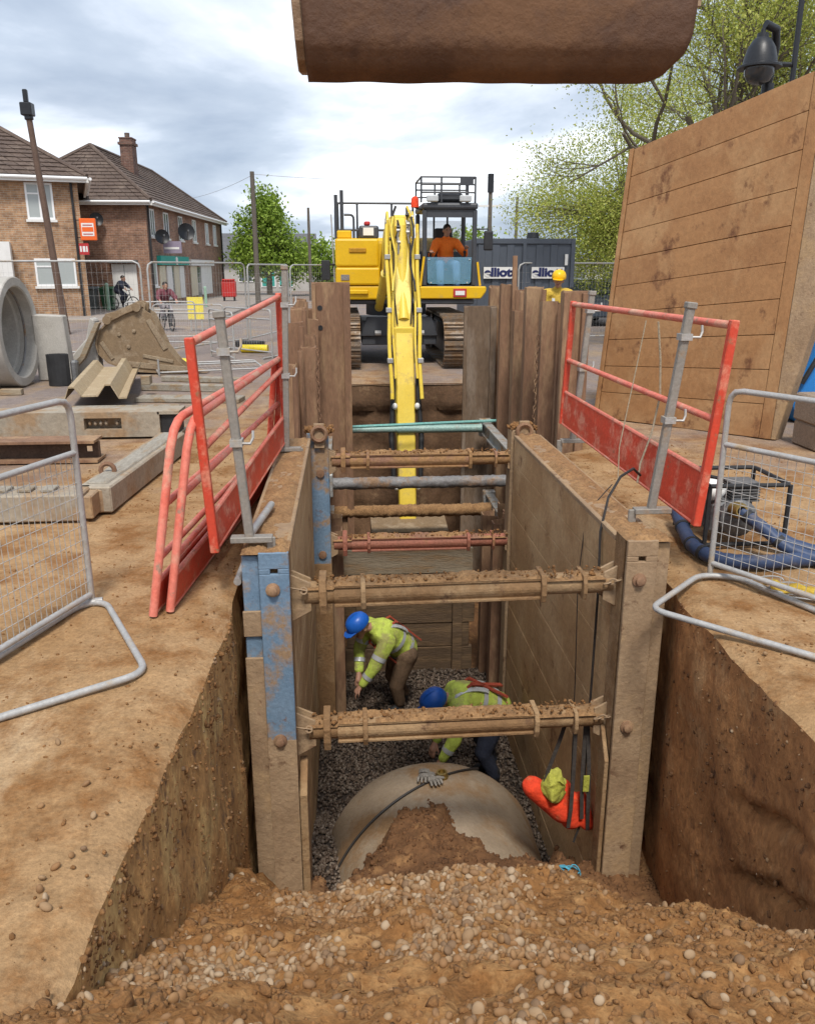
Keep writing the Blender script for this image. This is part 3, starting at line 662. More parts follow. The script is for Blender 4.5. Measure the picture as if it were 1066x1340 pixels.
def strut(y, z, mat, xl, xr, chain, crustmat, r=.075, tilt=0.0):
    T = Matrix.Translation(V((0, y, z))) @ Matrix.Rotation(tilt, 4, 'Y')
    a, b = xl + .16, xr - .40
    m = MB()
    m.box(a, b, -.075, .075, .048, .066); m.box(a, b, -.075, .075, -.075, -.055)
    m.grid(lambda u, v: V((a + (b - a) * u, -.058 - .022 * math.sin(math.pi * v), -.055 + .103 * v)), 2, 6)
    m.box(a, b, -.056, .06, -.054, .047)
    m.v = [T @ p for p in m.v]
    s = m.build('strut', mat, TS, bevel=.004)
    for x0, x1, rr in ((xl - .02, a, r * .95), (b, xr + .04, r * .88)):
        q = MB().tube([(x0, 0, 0), (x1, 0, 0)], rr, 16); q.v = [T @ p for p in q.v]; q.build('end_tube', mat, s, smooth=True)
    for cx_, w_, h_ in ((xl + .07, .045, .112), (a + .16, .03, .086), (b - .02, .032, .088), (xr - .16, .025, .08)):
        q = MB(); q.prism([(-.09, -h_), (.09, -h_), (.11, -h_ * .4), (.11, h_ * .4), (.085, h_), (-.085, h_), (-.11, h_ * .4), (-.11, -h_ * .4)], cx_, cx_ + w_, Matrix(((0, 0, 1, 0), (1, 0, 0, 0), (0, 1, 0, 0), (0, 0, 0, 1))))
        q.v = [T @ p for p in q.v]; q.build('collar', mat, s, bevel=.004)
    for sg, xe in ((-1, xl), (1, xr)):
        q = MB(); pl = [(xe - sg * .02, -.10), (xe - sg * .02, .08), (xe + sg * .16, .17), (xe + sg * .16, -.20)]
        if sg < 0: pl = pl[::-1]
        for yy in (-.05, .03): q.prism(pl, yy, yy + .018, Matrix.Rotation(R(90), 4, 'X') @ Matrix.Diagonal((1, 1, -1, 1)))
        q.v = [T @ p for p in q.v]; q.build('bracket', M['poststeel'], s, bevel=.003)
    def cr(u, v):
        x = xl - .03 + (xr - xl + .02) * u; yy = -.078 + .156 * v; e = min(1, 5 * v, 5 * (1 - v), 14 * u, 14 * (1 - u))
        base = .064 if a < x < b else .045
        return T @ V((x, yy, base + e * max(0, .014 + .026 * fb(x * 5, y * 9 + yy * 9, 2) + .010 * fb(x * 30, yy * 30, y))))
    MB().grid(cr, 150, 14).build('mud_crust', crustmat, s, smooth=2, kind='stuff')
    n = 240; P = np.array([tuple(T @ V((random.uniform(xl, xr), random.uniform(-.07, .06), .072 + random.uniform(0, .02)))) for _ in range(n)])
    pebbles('caked_gravel', P, np.abs(RNG.normal(.003, .0055, n)) + .002, CLOD, 1, .8, parent=s, rough=.2)
    if chain:
        q = MB(); p0 = V((xr - .02, y - .07, z + .03)); p1 = V((xr + .15, y - .19, z + .13)); k = 6
        for i in range(k):
            c = p0.lerp(p1, (i + .5) / k); d = (p1 - p0).normalized(); rot = d.to_track_quat('X', 'Z').to_matrix().to_4x4() @ Matrix.Rotation(R(90 * (i % 2)), 4, 'X') @ Matrix.Diagonal((1.35, .8, 1, 1))
            q.torus(c, .019, .0055, rot, 10, 5)
        q.build('chain', M['poststeel'], s, smooth=True)
        pt = MB().torus((xl - .02, y - .1, z + .05), .02, .006, Matrix.Rotation(R(70), 4, 'X'), 10, 5).tube([(xl - .1, y - .12, z + .08), (xl, y - .1, z + .05)], .006, 5)
        pt.build('pin', M['poststeel'], s, smooth=True)
    return s
strut(4.72, -.05, M['mudsteel'], -.26, 1.58, True, M['crust'], tilt=R(-.6))['label'] = 'near upper strut caked in tan mud'
strut(4.72, -.985, M['mudsteel'], -.26, 1.58, True, M['crust'], tilt=R(-.4))['label'] = 'near lower strut with gravel along its top'
strut(8.05, .01, M['redsteel'], -.14, 1.62, False, M['crust'])['label'] = 'far upper strut under a crust of mud'
strut(8.05, -.86, pm('red strut', (.36, .13, .085), (.29, .12, .075), 4, .65, bump=.15, c3=MUD, cov=.25, dsc=3), -.14, 1.62, False, M['redsteel'])['label'] = 'far lower strut of dull red paint'

# ---------------------------------------------------------------- hydraulic shoring frames behind the shield
def waling_frame(z, y0, y1, xl, xr, label, tubes):
    t = thing('shoring_frame', label, 'shoring frame', (.9, (y0 + y1) / 2, z - .1), 'shoring frames behind the trench shield')
    for x in (xl, xr):
        MB().box(x - .06, x + .06, y0, y1, z - .10, z - .07).box(x - .06, x + .06, y0, y1, z + .07, z + .10).box(x - .02, x + .02, y0 + .003, y1 - .003, z - .069, z + .069).build('waling', M['alu'], t, bevel=.004)
    for y, r, mt, mud in tubes:
        pts = [(xl + .06 + (xr - xl - .12) * i / 80, y, z + .003 * math.sin(i * .4)) for i in range(81)]
        if mud:
            q = MB(); q.tube([(p[0], p[1], p[2]) for p in pts], r, 14); q.v = [p + V((0, (p.y - y), (p.z - z))) * (.22 * fb(p.x * 22, p.y * 26, p.z * 26)) for p in q.v]
            q.build('cross_tube', mt, t, smooth=2)
        else: MB().tube([pts[0], pts[34]], r * .8, 14).tube([pts[34], pts[-1]], r, 14).build('cross_tube', mt, t, smooth=True)
    for x in (xl, xr):
        for y in (y0 + .02, y1 - .14): MB().box(x - .09, x + .09, y, y + .12, z - .13, z + .13).build('corner_block', M['alu'], t, bevel=.01)
    return t
waling_frame(-.43, 8.7, 12.1, -.26, 2.04, 'upper aluminium shoring frame between the sheet piles, with a pale green far tube', ((8.82, .065, M['tubegrey'], True), (11.95, .06, M['greenpaint'], False)))
waling_frame(-1.40, 8.7, 11.6, -.26, 2.04, 'lower muddy shoring frame between the sheet piles, its far tube thick with mud', ((11.0, .085, M['crust'], True),))
st = MB().tube([(-.27, 11.6, -.33), (2.3, 11.75, -.28)], .022, 8); tag(st.build('scaffold_tube', pm('teal tube', (.12, .36, .33), (.2, .42, .38), 5, .5, bump=.05), smooth=True), 'slim pale teal scaffold tube laid over the far end of the trench', 'tube')
t = thing('board_dam', 'stack of wide wooden boards closing the trench behind the two workers', 'boards', (.68, 9.42, -3.05))
for k, (a, b) in enumerate(((-.08, 1.50), (-.06, 1.46), (-.1, 1.52), (-.07, 1.48), (-.08, 1.49))):
    z0 = -3.02 + k * .325
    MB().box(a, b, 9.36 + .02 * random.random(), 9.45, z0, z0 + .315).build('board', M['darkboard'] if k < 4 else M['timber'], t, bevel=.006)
for x in (.12, 1.3): MB().box(x - .06, x + .06, 9.29, 9.357, -3.05, -1.75).build('stake', M['darkboard'], t, bevel=.006)

# ---------------------------------------------------------------- sheet piles
def pile(x, y, side, zt, zb, label, grp, k):
    x += random.uniform(-.02, .02)
    # a U-shaped pile seen along the row: pans alternate in and out
    d = .16; w = .40; th = .013
    s_ = 1 if k % 2 else -1
    prof = [(-.5 * w, 0), (-.30 * w, 0), (-.19 * w, d * s_), (.19 * w, d * s_), (.30 * w, 0), (.5 * w, 0)]
    outl = [(px, py) for px, py in prof]; n = len(prof)
    poly = outl + [(px, py + th) for px, py in outl[::-1]]
    b = MB().prism(poly, zb, zt, Matrix.Translation((x, y, 0)) @ Matrix.Rotation(R(90), 4, 'Z') @ Matrix.Diagonal((1, 1, 1, 1)))
    b.v = [p + V((random.uniform(-.006, .006) if p.z > 0 else 0, 0, random.uniform(-.025, .02) if p.z > 0 else 0)) for p in b.v]
    t = thing('sheet_pile', label, 'sheet pile', (x, y, zb), grp)
    b.build('pan', M['rust'], t)
    # interlock bead along one edge
    MB().tube([(x, y - .2 * 1, zb + .01), (x, y - .2, zt - .02)], .032, 7).build('interlock', M['rust'], t, smooth=True)
    return t
ordn = ['nearest', 'second', 'third', 'fourth', 'fifth', 'sixth', 'seventh', 'eighth', 'ninth', 'tenth']
for i, (zt) in enumerate((1.60, 1.48, 1.34, 1.62, 1.46, 1.30, 1.55, 1.62, 1.50, 1.58)):
    pile(2.36 - .004 * i, 8.90 + .4 * i, 1, zt, -3.3, ordn[i] + ' rusty sheet pile from the camera in the row right of the trench', 'sheet piles right of the trench', i)
for i, (zt) in enumerate((.88, 1.02, 1.25, 1.08, 1.38, 1.22, 1.45, 1.3)):
    pile(-.50, 8.75 + .4 * i, -1, zt, -3.3, ordn[i] + ' rusty sheet pile from the camera in the row left of the trench', 'sheet piles left of the trench', i + 1)
for i, (y, zt) in enumerate(((8.32, -.70), (8.66, -.86), (9.0, -.78), (9.3, -.95))):
    pile(1.76, y, 1, zt, -3.2, ['nearest', 'second', 'third', 'farthest'][i] + ' low rusty sheet pile down inside the trench right of the board stack', 'low sheet piles inside the trench', i)
for i, (y, zt) in enumerate(((8.35, -.8), (8.75, -.7), (9.15, -.9))):
    pile(-.24, y, -1, zt, -3.2, ['nearest', 'middle', 'farthest'][i] + ' low rusty sheet pile down inside the trench left of the bent worker', 'low sheet piles inside the trench', i)
def flatplate(x0, x1, y, zt, zb, mat, label, name, holes=()):
    t = thing(name, label, 'steel plate', ((x0 + x1) / 2, y, zb))
    b = MB().box(x0, x1, y, y + .02, zb, zt); b.build('plate', mat, t, bevel=.004)
    MB().box(x1 - .09, x1, y - .06, y - .002, zb, zt - .02).box(x0, x0 + .05, y - .04, y - .002, zb, zt - .015).build('edge_flange', mat, t, bevel=.004)
    for hx, hz in holes:
        MB().lathe([(.018, -.004), (.03, 0), (.033, .006), (.018, .006)], 12, Matrix.Translation((hx, y - .001, hz)) @ Matrix.Rotation(R(90), 4, 'X')).lathe([(0, .002), (.019, .002)], 12, Matrix.Translation((hx, y - .001, hz)) @ Matrix.Rotation(R(90), 4, 'X')).build('eye_hole_shade', M['black'], t, smooth=True)  # plate is solid; black ring and disc stand for the shade in the eye
flatplate(-.42, .07, 11.0, 1.67, -3.3, M['rust'], 'wide dark rusty steel plate standing left of the yellow excavator arm', 'trench_sheet', ((-.32, 1.35), (-.32, 1.1)))
flatplate(1.74, 2.22, 12.35, 1.31, -3.3, M['rustgrey'], 'grey brown weathered plate standing right of the yellow excavator arm', 'trench_sheet')
flatplate(2.24, 2.52, 8.62, 1.62, -.3, M['rust'], 'short rusty plate standing in front of the right row of sheet piles', 'trench_sheet')
for (x, y, z0, z1, lb) in ((-.30, 8.9, .1, 1.0, 'rusty chain hanging on the left sheet piles'), (2.15, 9.3, .0, 1.1, 'rusty chain hanging on the right sheet piles')):
    b = MB(); k = int((z1 - z0) / .05)
    for i in range(k): b.torus((x + .01 * math.sin(i), y, z1 - i * .05), .02, .006, Matrix.Rotation(R(90 * (i % 2)), 4, 'Z') @ Matrix.Rotation(R(90), 4, 'X') @ Matrix.Diagonal((.7, 1.3, 1, 1)), 8, 4)
    tag(b.build('hanging_chain', M['rust'], smooth=True), lb, 'chain')
for (x0, y0, x1, y1, z, lb) in ((2.30, 9.1, 2.05, 9.0, 2.0, 'thin steel bar standing up out of the right sheet piles'),):
    tag(MB().bar((x0, 11.4, -.3), (x0, 11.5, z), .06, .05, (0, 1, 0)).build('steel_bar', M['rust'], bevel=.004), lb, 'steel bar')
# ---------------------------------------------------------------- red edge protection barriers and their posts
def edge_barrier(label, A, B, h, mats, slope=0.0, midfrac=.52, toe=.22, curved=False):
    # A, B: near and far foot points; a frame of two stiles, two rails and a toe board
    t = thing('edge_barrier', label, 'barrier', A, 'red edge protection barriers')
    A = V(A); B = V(B); tA, tB = V(h[0]), V(h[1])
    r = .024
    def at(u, v): return (A.lerp(B, u)).lerp(tA.lerp(tB, u), v)
    if curved:
        MB().tube([at(0, 0), at(0, .86), at(.012, .95), at(.035, .99), at(.06, 1), at(1, 1)], r, 10).build('frame_tube', mats[1], t, smooth=True)
    else:
        MB().bar(at(0, 0), at(0, 1), .05, .05, (1, 0, 0)).build('stile', mats[0], t, bevel=.006)
        MB().tube([at(.012, .975), at(.995, .975)], r, 10).build('top_rail', mats[1], t, smooth=True)
    MB().bar(at(1, 0), at(1, 1), .05, .05, (1, 0, 0)).build('stile', mats[0], t, bevel=.006)
    MB().tube([at(.01, midfrac), at(.99, midfrac)], r * .9, 10).build('mid_rail', mats[1], t, smooth=True)
    if curved: MB().tube([at(.01, .30), at(.99, .30)], r * .8, 10).build('mid_rail', mats[1], t, smooth=True)
    n = (B - A).cross(tA - A).normalized() * .012
    MB().add([p + s * n for s in (-1, 1) for p in (at(.008, .0), at(.992, .0), at(.992, toe), at(.008, toe))], [[0, 1, 2, 3], [7, 6, 5, 4], [0, 4, 5, 1], [1, 5, 6, 2], [2, 6, 7, 3], [3, 7, 4, 0]]).build('toe_board', mats[0], t)
    MB().tube([at(.01, toe), at(.99, toe)], .016, 8).tube([at(.01, .01), at(.99, .01)], .016, 8).build('toe_edge', mats[1], t, smooth=True)
    return t
RM = (M['red'], M['redrail'])
edge_barrier('red barrier clamped upright to the two grey posts left of the trench', (-.775, 4.58, .27), (-.56, 7.42, .34), ((-.835, 4.58, 1.49), (-.57, 7.42, 1.64)), RM, midfrac=.50, toe=.18)
edge_barrier('red round cornered barrier leaning left of the trench, the outermost of the pair', (-1.09, 4.30, .005), (-.74, 7.45, .01), ((-.93, 4.46, 1.06), (-.63, 7.45, 1.05)), RM, midfrac=.58, toe=.17, curved=True)
edge_barrier('red round cornered barrier leaning left of the trench, the one closer to the grey posts', (-1.01, 4.36, .005), (-.68, 7.5, .01), ((-.85, 4.50, 1.05), (-.58, 7.5, 1.08)), RM, midfrac=.62, toe=.19, curved=True)
edge_barrier('red barrier clamped to two grey posts right of the trench before the tall sheet', (2.13, 4.72, .32), (2.01, 7.55, .44), ((2.235, 4.72, 1.56), (2.055, 7.55, 1.56)), RM, midfrac=.53, toe=.27)
def edge_post(label, foot, top, side, clamps):
    t = thing('edge_post', label, 'post', foot, 'grey posts holding the red barriers')
    f = V(foot); tp = V(top)
    MB().bar(f, tp, .05, .05, (1, 0, 0)).build('upright', M['galvgrey'], t, bevel=.006)
    MB().bar(tp - (tp - f).normalized() * .03, tp + (tp - f).normalized() * .01, .068, .062, (1, 0, 0)).build('cap', M['galvgrey'], t, bevel=.006)
    MB().bar(f + V((-.11, 0, .012)), f + V((.13, 0, .012)), .07, .035).bar(f + V((side * .12, 0, .02)), f + V((side * .12, 0, -.14)), .05, .02, (0, 1, 0)).build('foot_bracket', M['galvgrey'], t, bevel=.004)
    for u in clamps:
        c = f.lerp(tp, u)
        MB().tube([c + V((.03, -.03, 0)), c + V((.08, -.04, 0)), c + V((.095, -.03, .03)), c + V((.095, -.02, .07))], .008, 6).box(c.x - .035, c.x + .035, c.y - .04, c.y + .04, c.z - .02, c.z + .02).build('clamp', M['galv'], t, smooth=False)
    return t
edge_post('grey post nearest the camera left of the trench, on the blue post corner', (-.575, 4.60, .33), (-.672, 4.60, 1.62), 1, (.45, .84))
edge_post('grey post at the far end of the leaning red barriers left of the trench', (-.545, 7.30, .28), (-.50, 7.32, 1.86), 1, (.42, .8))
edge_post('grey post nearest the camera right of the trench, with ropes beside it', (1.945, 5.0, .33), (2.085, 5.0, 1.64), -1, (.46, .85))
edge_post('grey post at the far end of the red barrier right of the trench', (2.10, 7.48, .28), (2.21, 7.5, 1.64), -1, (.5, .88))
tube = MB().tube([(-.60, 4.75, .31), (-.52, 5.4, .32)], .024, 10).tube([(-.68, 4.72, .03), (-.66, 5.35, .05)], .024, 10)
tag(tube.build('scaffold_tube', M['galv'], smooth=True), 'short grey scaffold tubes lying at the foot of the near left post', 'tubes')
for k, (pts, r, mt, lb, nm) in enumerate((
    ([(2.10, 5.55, 1.50), (2.14, 5.56, 1.25), (2.16, 5.56, 1.0), (2.10, 5.50, .75), (2.02, 5.45, .55), (1.99, 5.4, .42)], .007, M['rope'], 'pale rope hanging from the top rail of the right red barrier', 'rope'),
    ([(2.07, 5.7, 1.50), (2.03, 5.7, 1.2), (1.98, 5.68, .9), (1.93, 5.65, .62), (1.92, 5.6, .4)], .004, M['rope'], 'thin cord hanging slantwise across the right red barrier', 'cord'),
    ([(1.97, 5.3, .50), (1.90, 5.25, .56), (1.80, 5.2, .52), (1.70, 5.12, .40), (1.63, 5.02, .20), (1.62, 4.95, -.2), (1.61, 4.92, -.8), (1.60, 4.9, -1.4), (1.58, 4.85, -1.9), (1.52, 4.8, -2.02)], .009, M['cable'], 'black cable looping over the right trench edge down to the pit floor', 'cable'),
    ([(1.88, 5.6, .36), (1.66, 5.45, .2), (1.615, 5.4, -.3), (1.61, 5.3, -1.0), (1.60, 5.2, -1.9)], .004, M['cable'], 'thin black cord hanging down the right panel behind the cable', 'cord'))):
    tag(MB().tube(pts, r, 6).build(nm, mt, smooth=True), lb, nm)

# ---------------------------------------------------------------- galvanised pedestrian barriers
def ped_barrier(label, corner, end, zs, foot, pitch, group='galvanised pedestrian barriers'):
    t = thing('pedestrian_barrier', label, 'barrier', (corner[0], corner[1], 0), group)
    c = V((corner[0], corner[1], 0)); e = V((end[0], end[1], 0)); d = (e - c); ln = d.length; d.normalize()
    z0, zm, z1 = zs; r = .0175
    P = lambda s, z: c + d * s + V((0, 0, z))
    MB().tube([P(0, .0), P(0, z1 - .09), P(.012, z1 - .04), P(.04, z1 - .01), P(.09, z1), P(ln - .09, z1), P(ln - .012, z1 - .04), P(ln, z1 - .09), P(ln, 0)], r, 10).build('frame', M['galv'], t, smooth=True)
    MB().tube([P(.01, zm), P(ln - .01, zm)], r * .95, 10).build('mid_rail', M['galv'], t, smooth=True)
    MB().tube([P(.01, z0), P(ln - .01, z0)], r * .95, 10).build('bottom_rail', M['galv'], t, smooth=True)
    b = MB(); k = int(ln / pitch[0])
    for i in range(1, k): b.tube([P(ln * i / k, z0), P(ln * i / k, zm)], .0021, 4, caps=False)
    k = int((zm - z0) / pitch[1])
    for i in range(1, k): b.tube([P(.01, z0 + (zm - z0) * i / k), P(ln - .01, z0 + (zm - z0) * i / k)], .0021, 4, caps=False)
    b.build('wire_mesh', M['wire'], t, kind='stuff')
    if foot: MB().tube([V(p) for p in foot], r, 10).build('foot_loop', M['galv'], t, smooth=True)
    return t
def rounded(pts, r=.07, n=4):
    out = [V(pts[0])]
    for a, b, c in zip(pts, pts[1:], pts[2:]):
        a, b, c = V(a), V(b), V(c); p = b + (a - b).normalized() * r; q = b + (c - b).normalized() * r
        for i in range(n + 1):
            t = i / n; out.append(p.lerp(b, t).lerp(b.lerp(q, t), t))
    return out + [V(pts[-1])]
ped_barrier('mesh filled galvanised barrier in the left foreground with a bent tube foot', (-1.47, 4.49), (-2.12, 2.58), (.07, .89, 1.18),
            rounded([(-2.05, 2.7, .02), (-1.80, 3.6, .02), (-1.52, 4.47, .02), (-1.40, 4.50, .02), (-.965, 3.60, .02), (-1.53, 3.20, .02), (-2.0, 2.85, .02)], .11, 5), (.042, .075))
ped_barrier('mesh filled galvanised barrier in the right foreground in front of the pump', (2.235, 4.68), (3.20, 2.95), (.09, .84, 1.165),
            rounded([(3.0, 3.1, .02), (2.62, 3.95, .02), (2.38, 4.60, .02), (2.16, 4.66, .02), (1.665, 4.16, .02), (2.26, 3.52, .02), (2.8, 2.95, .02)], .10, 5), (.052, .068))
# smaller barriers stacked on the far road
pb = ped_barrier('folded galvanised barrier standing on the road in front of the shops', (-2.2, 16.8), (-2.9, 18.4), (.12, .80, 1.0), [(-2.45, 16.6, .02), (-2.0, 17.1, .02)], (.09, .2), 'barriers across the road')
for (loc, rz, lb) in (((-1.55, 17.9, 0), .3, 'galvanised barrier standing just left of the left sheet piles'), ((-2.9, 20.5, 0), .95, 'galvanised barrier standing beside the yellow sign board on the road'), ((-3.9, 22.5, 0), 1.25, 'galvanised barrier standing farthest out on the road before the cyclist')):
    q = copy_tree(pb); q.location = loc; q.rotation_euler.z = rz; q['label'] = lb
b = ped_barrier('galvanised barrier lying flat on the road beside the big lying bucket', (0, 0), (1.9, 0), (.12, .80, 1.0), [(0, -.25, .02), (0, .25, .02)], (.09, .2), 'barriers across the road')
b.location = (-3.3, 15.0, .04); b.rotation_euler = (R(-86), 0, R(18))
# tall mesh fence panels
def fence_panel(label, a, b, z0, z1):
    t = thing('fence_panel', label, 'fence panel', (a[0], a[1], 0), 'tall mesh fence panels across the road')
    A = V((a[0], a[1], 0)); B = V((b[0], b[1], 0)); d = (B - A); ln = d.length; d.normalize(); P = lambda s, z: A + d * s + V((0, 0, z)); r = .02
    MB().tube([P(0, .05), P(0, z1 - .14), P(.03, z1 - .05), P(.14, z1), P(ln - .14, z1), P(ln - .03, z1 - .05), P(ln, z1 - .14), P(ln, .05)], r, 8).build('frame', M['galv'], t, smooth=True)
    MB().tube([P(0, z0), P(ln, z0)], r * .9, 8).build('bottom_rail', M['galv'], t, smooth=True)
    m = MB()
    for i in range(1, int(ln / .10)): m.tube([P(.10 * i, z0), P(.10 * i, z1)], .0016, 3, caps=False)
    for i in range(1, 8): m.tube([P(0, z0 + (z1 - z0) * i / 8), P(ln, z0 + (z1 - z0) * i / 8)], .0016, 3, caps=False)
    m.build('wire_mesh', M['wire'], t, kind='stuff')
    for s in (0, ln):
        q = MB().box(-.11, .11, -.32, .32, 0, .13, Matrix.Translation(P(s, .005)) @ Matrix.Rotation(math.atan2(d.y, d.x), 4, 'Z')); q.build('foot_block', M['black'], t, bevel=.02)
    return t
fence_panel('tall mesh fence panel behind the concrete ring, cut by the left edge of the picture', (-7.3, 17.5), (-4.05, 17.5), .2, 1.97)
fence_panel('tall mesh fence panel behind the lying bucket in front of the shops', (-3.92, 17.55), (-2.35, 20.6), .2, 1.95)
fence_panel('tall mesh fence panel receding between the cyclist and the left piles', (-2.3, 20.75), (-1.55, 24.0), .2, 1.92)
fence_panel('tall mesh fence panel farthest away, in front of the small green tree', (-1.5, 24.2), (.4, 26.8), .2, 1.92)
fence_panel('tall mesh fence panel between the standing sheet and the dark container', (4.1, 20.0), (6.9, 21.0), .2, 1.95)

# ---------------------------------------------------------------- things lying left of the trench
t = thing('concrete_ring', 'large pale concrete pipe ring standing on the ground at the left edge', 'pipe', (-5.6, 13.85, 0))
T = Matrix.Translation((-5.16, 13.85, .86)) @ Matrix.Rotation(R(90), 4, 'Y')
MB().lathe([(.66, -2.3), (.66, -.30), (.70, -.28), (.70, -.02), (.72, 0), (.84, 0), (.855, -.015), (.855, -2.3), (.66, -2.3)], 56, T).build('barrel', M['concrete'], t, smooth=True)
MB().lathe([(.70, -.17), (.685, -.19), (.70, -.21)], 48, T).build('joint_seal', M['tubegrey'], t, smooth=True)
MB().box(-5.7, -5.2, 13.3, 14.3, 0, .012).build('packing', M['timber'], t)
for x, y, z, lb in ((-5.05, 12.9, 0, 'short pale timber offcut lying in front of the concrete ring'),):
    tag(MB().box(x - .16, x + .16, y - .06, y + .06, z, z + .09).build('timber_offcut', M['timber'], bevel=.006), lb, 'timber')
YZ = Matrix(((1, 0, 0, 0), (0, 0, 1, 0), (0, 1, 0, 0), (0, 0, 0, 1)))   # poly (x,z) extruded along y
c = MB().prism([(-5.2, 0), (-4.66, 0), (-4.66, .30), (-4.70, 1.08), (-5.2, 1.10)], 14.5, 14.75, YZ).jitter(.006, 3)
tag(c.build('concrete_slab', M['concrete'], bevel=.02), 'upright grey concrete slab beside the concrete ring', 'slab')
c = MB().prism([(-4.95, 0), (-4.44, 0), (-4.44, .95), (-4.52, 1.0), (-4.62, .62), (-4.95, .28)], 15.4, 15.7, YZ).jitter(.006, 3)
tag(c.build('concrete_block', M['concrete'], bevel=.02), 'grey concrete block with a sloping top behind the black rubber roll', 'block')
tag(MB().prism([(-4.9, .02), (-4.62, .30), (-4.30, .92), (-4.38, .92), (-4.70, .34), (-4.96, .10)], 15.2, 15.35, YZ).build('timber_prop', M['timber'], bevel=.006), 'pale timber prop leaning on the sloping concrete block', 'timber')
t = thing('rubber_roll', 'upright black rubber mat roll standing in front of the concrete slab', 'rubber roll', (-4.66, 13.95, 0))
b = MB(); n = 60
for i in range(n): pass
prof = [(.06 + .13 * i / 59, 0.42 * i) for i in range(60)]
out_ = [(r * 1.05 * math.cos(a), r * .8 * math.sin(a)) for r, a in prof]; inn = [((r - .014) * 1.05 * math.cos(a), (r - .014) * .8 * math.sin(a)) for r, a in prof]
for i in range(59):
    b.prism([out_[i], out_[i + 1], inn[i + 1], inn[i]], 0, .50, Matrix.Translation((-4.66, 13.95, .002)))
b.build('mat', M['black'], t)
MB().box(-4.47, -4.36, 13.9, 14.05, .002, .40).build('clear_sleeve', M['pumpmetal'], t, bevel=.03)
# bucket lying on the ground
t = thing('digger_bucket', 'dusty brown digger bucket lying on its side on the ground behind the sheet pile', 'bucket', (-3.9, 15.6, 0))
def bp(px, py): return (-4.46 + (px - 120) * .0147, max(.012, 1.19 - (py - 405) * .0137))
back = [bp(*p) for p in ((178, 406), (158, 414), (138, 424), (126, 436), (121, 452), (124, 466), (134, 477), (150, 484), (172, 489), (198, 491), (236, 492))]
front = [bp(*p) for p in ((218, 476), (204, 455), (196, 432), (190, 415))]
b = MB()
for y in (15.35, 15.75): b.prism(back + front, y, y + .03, YZ)
b.build('side_plate', M['tanbucket'], t, bevel=.004)
b = MB(); n = len(back)
th = [(x + .035, z + .0) if i < 5 else (x, z + .03) for i, (x, z) in enumerate(back)]
for i in range(n - 1): b.prism([back[i], back[i + 1], th[i + 1], th[i]], 15.30, 15.80, YZ)
b.build('shell', M['tanbucket'], t)
for i, y in enumerate((15.34, 15.46, 15.58, 15.70)):
    MB().prism([bp(225, 487), bp(252, 491), bp(252, 493), bp(225, 494)], y, y + .09, YZ).build('tooth', M['poststeel'], t)
for y in (15.42, 15.66): MB().prism([bp(130, 438), bp(134, 415), bp(150, 410), bp(176, 398), bp(184, 402), bp(182, 412), bp(160, 420)], y, y + .05, YZ).build('ear', M['tanbucket'], t, bevel=.006)
for px, py in ((138, 422), (174, 406)):
    x, z = bp(px, py); MB().tube([(x, 15.28, z), (x, 15.84, z)], .075, 14).build('pin_boss', M['tanbucket'], t, smooth=True)
DB = pm('worn bucket edge', (.33, .255, .17), (.26, .19, .12), 6, .6, .2, .2, 30, c3=(.20, .13, .08), cov=.35)
for a_, b_, wd in (((150, 480), (232, 489), .10), ((176, 470), (212, 478), .06), ((186, 424), (204, 462), .09), ((128, 452), (140, 474), .07)):
    (xa, za), (xb, zb) = bp(*a_), bp(*b_); MB().bar((xa, 15.338, za + .03), (xb, 15.338, zb + .03), .016, wd).build('wear_plate', DB, t, bevel=.004)
for px, py in ((150, 440), (168, 436), (160, 456)):
    x, z = bp(px, py); MB().lathe([(0, 0), (.035, 0), (.035, .02), (0, .025)], 10, Matrix.Translation((x, 15.348, z)) @ Matrix.Rotation(R(90), 4, 'X')).build('bolt', DB, t, smooth=True)
# sheet pile lying
def lying(label, A, B, prof, mat, name, cat, z):
    A = V(A); B = V(B); d = (B - A); ln = d.length; d.normalize(); s = V((d.y, -d.x, 0))
    b = MB(); n = len(prof); k = 4
    th = .02
    for i in range(n - 1):
        (u0, w0), (u1, w1) = prof[i], prof[i + 1]
        vs = [A + s * u + V((0, 0, w + z + o)) + d * (ln * e) for e in (0, 1) for (u, w, o) in ((u0, w0, 0), (u1, w1, 0), (u1, w1, th), (u0, w0, th))]
        b.add(vs, [[3, 2, 1, 0], [4, 5, 6, 7], [0, 1, 5, 4], [1, 2, 6, 5], [2, 3, 7, 6], [3, 0, 4, 7]])
    return tag(b.build(name, mat), label, cat)
lying('corrugated steel sheet pile lying on the ground in front of the brown bucket', (-3.30, 11.25, 0), (-3.92, 14.6, 0), [(-.42, .06), (-.36, .22), (-.29, .22), (-.20, .10), (.0, .10), (.10, .24), (.17, .24), (.26, .06), (.36, .06), (.42, .2)],
      pm('pale muddy pile', (.40, .31, .19), (.32, .23, .13), 3, .7, bump=.2, c3=(.43, .34, .22), cov=.4), 'lying_sheet_pile', 'sheet pile', .10)
tag(MB().box(-3.05, -2.92, 12.6, 12.78, .17, .30).build('timber_offcut', M['timber'], bevel=.006), 'small pale timber block sitting on the lying sheet pile', 'timber')
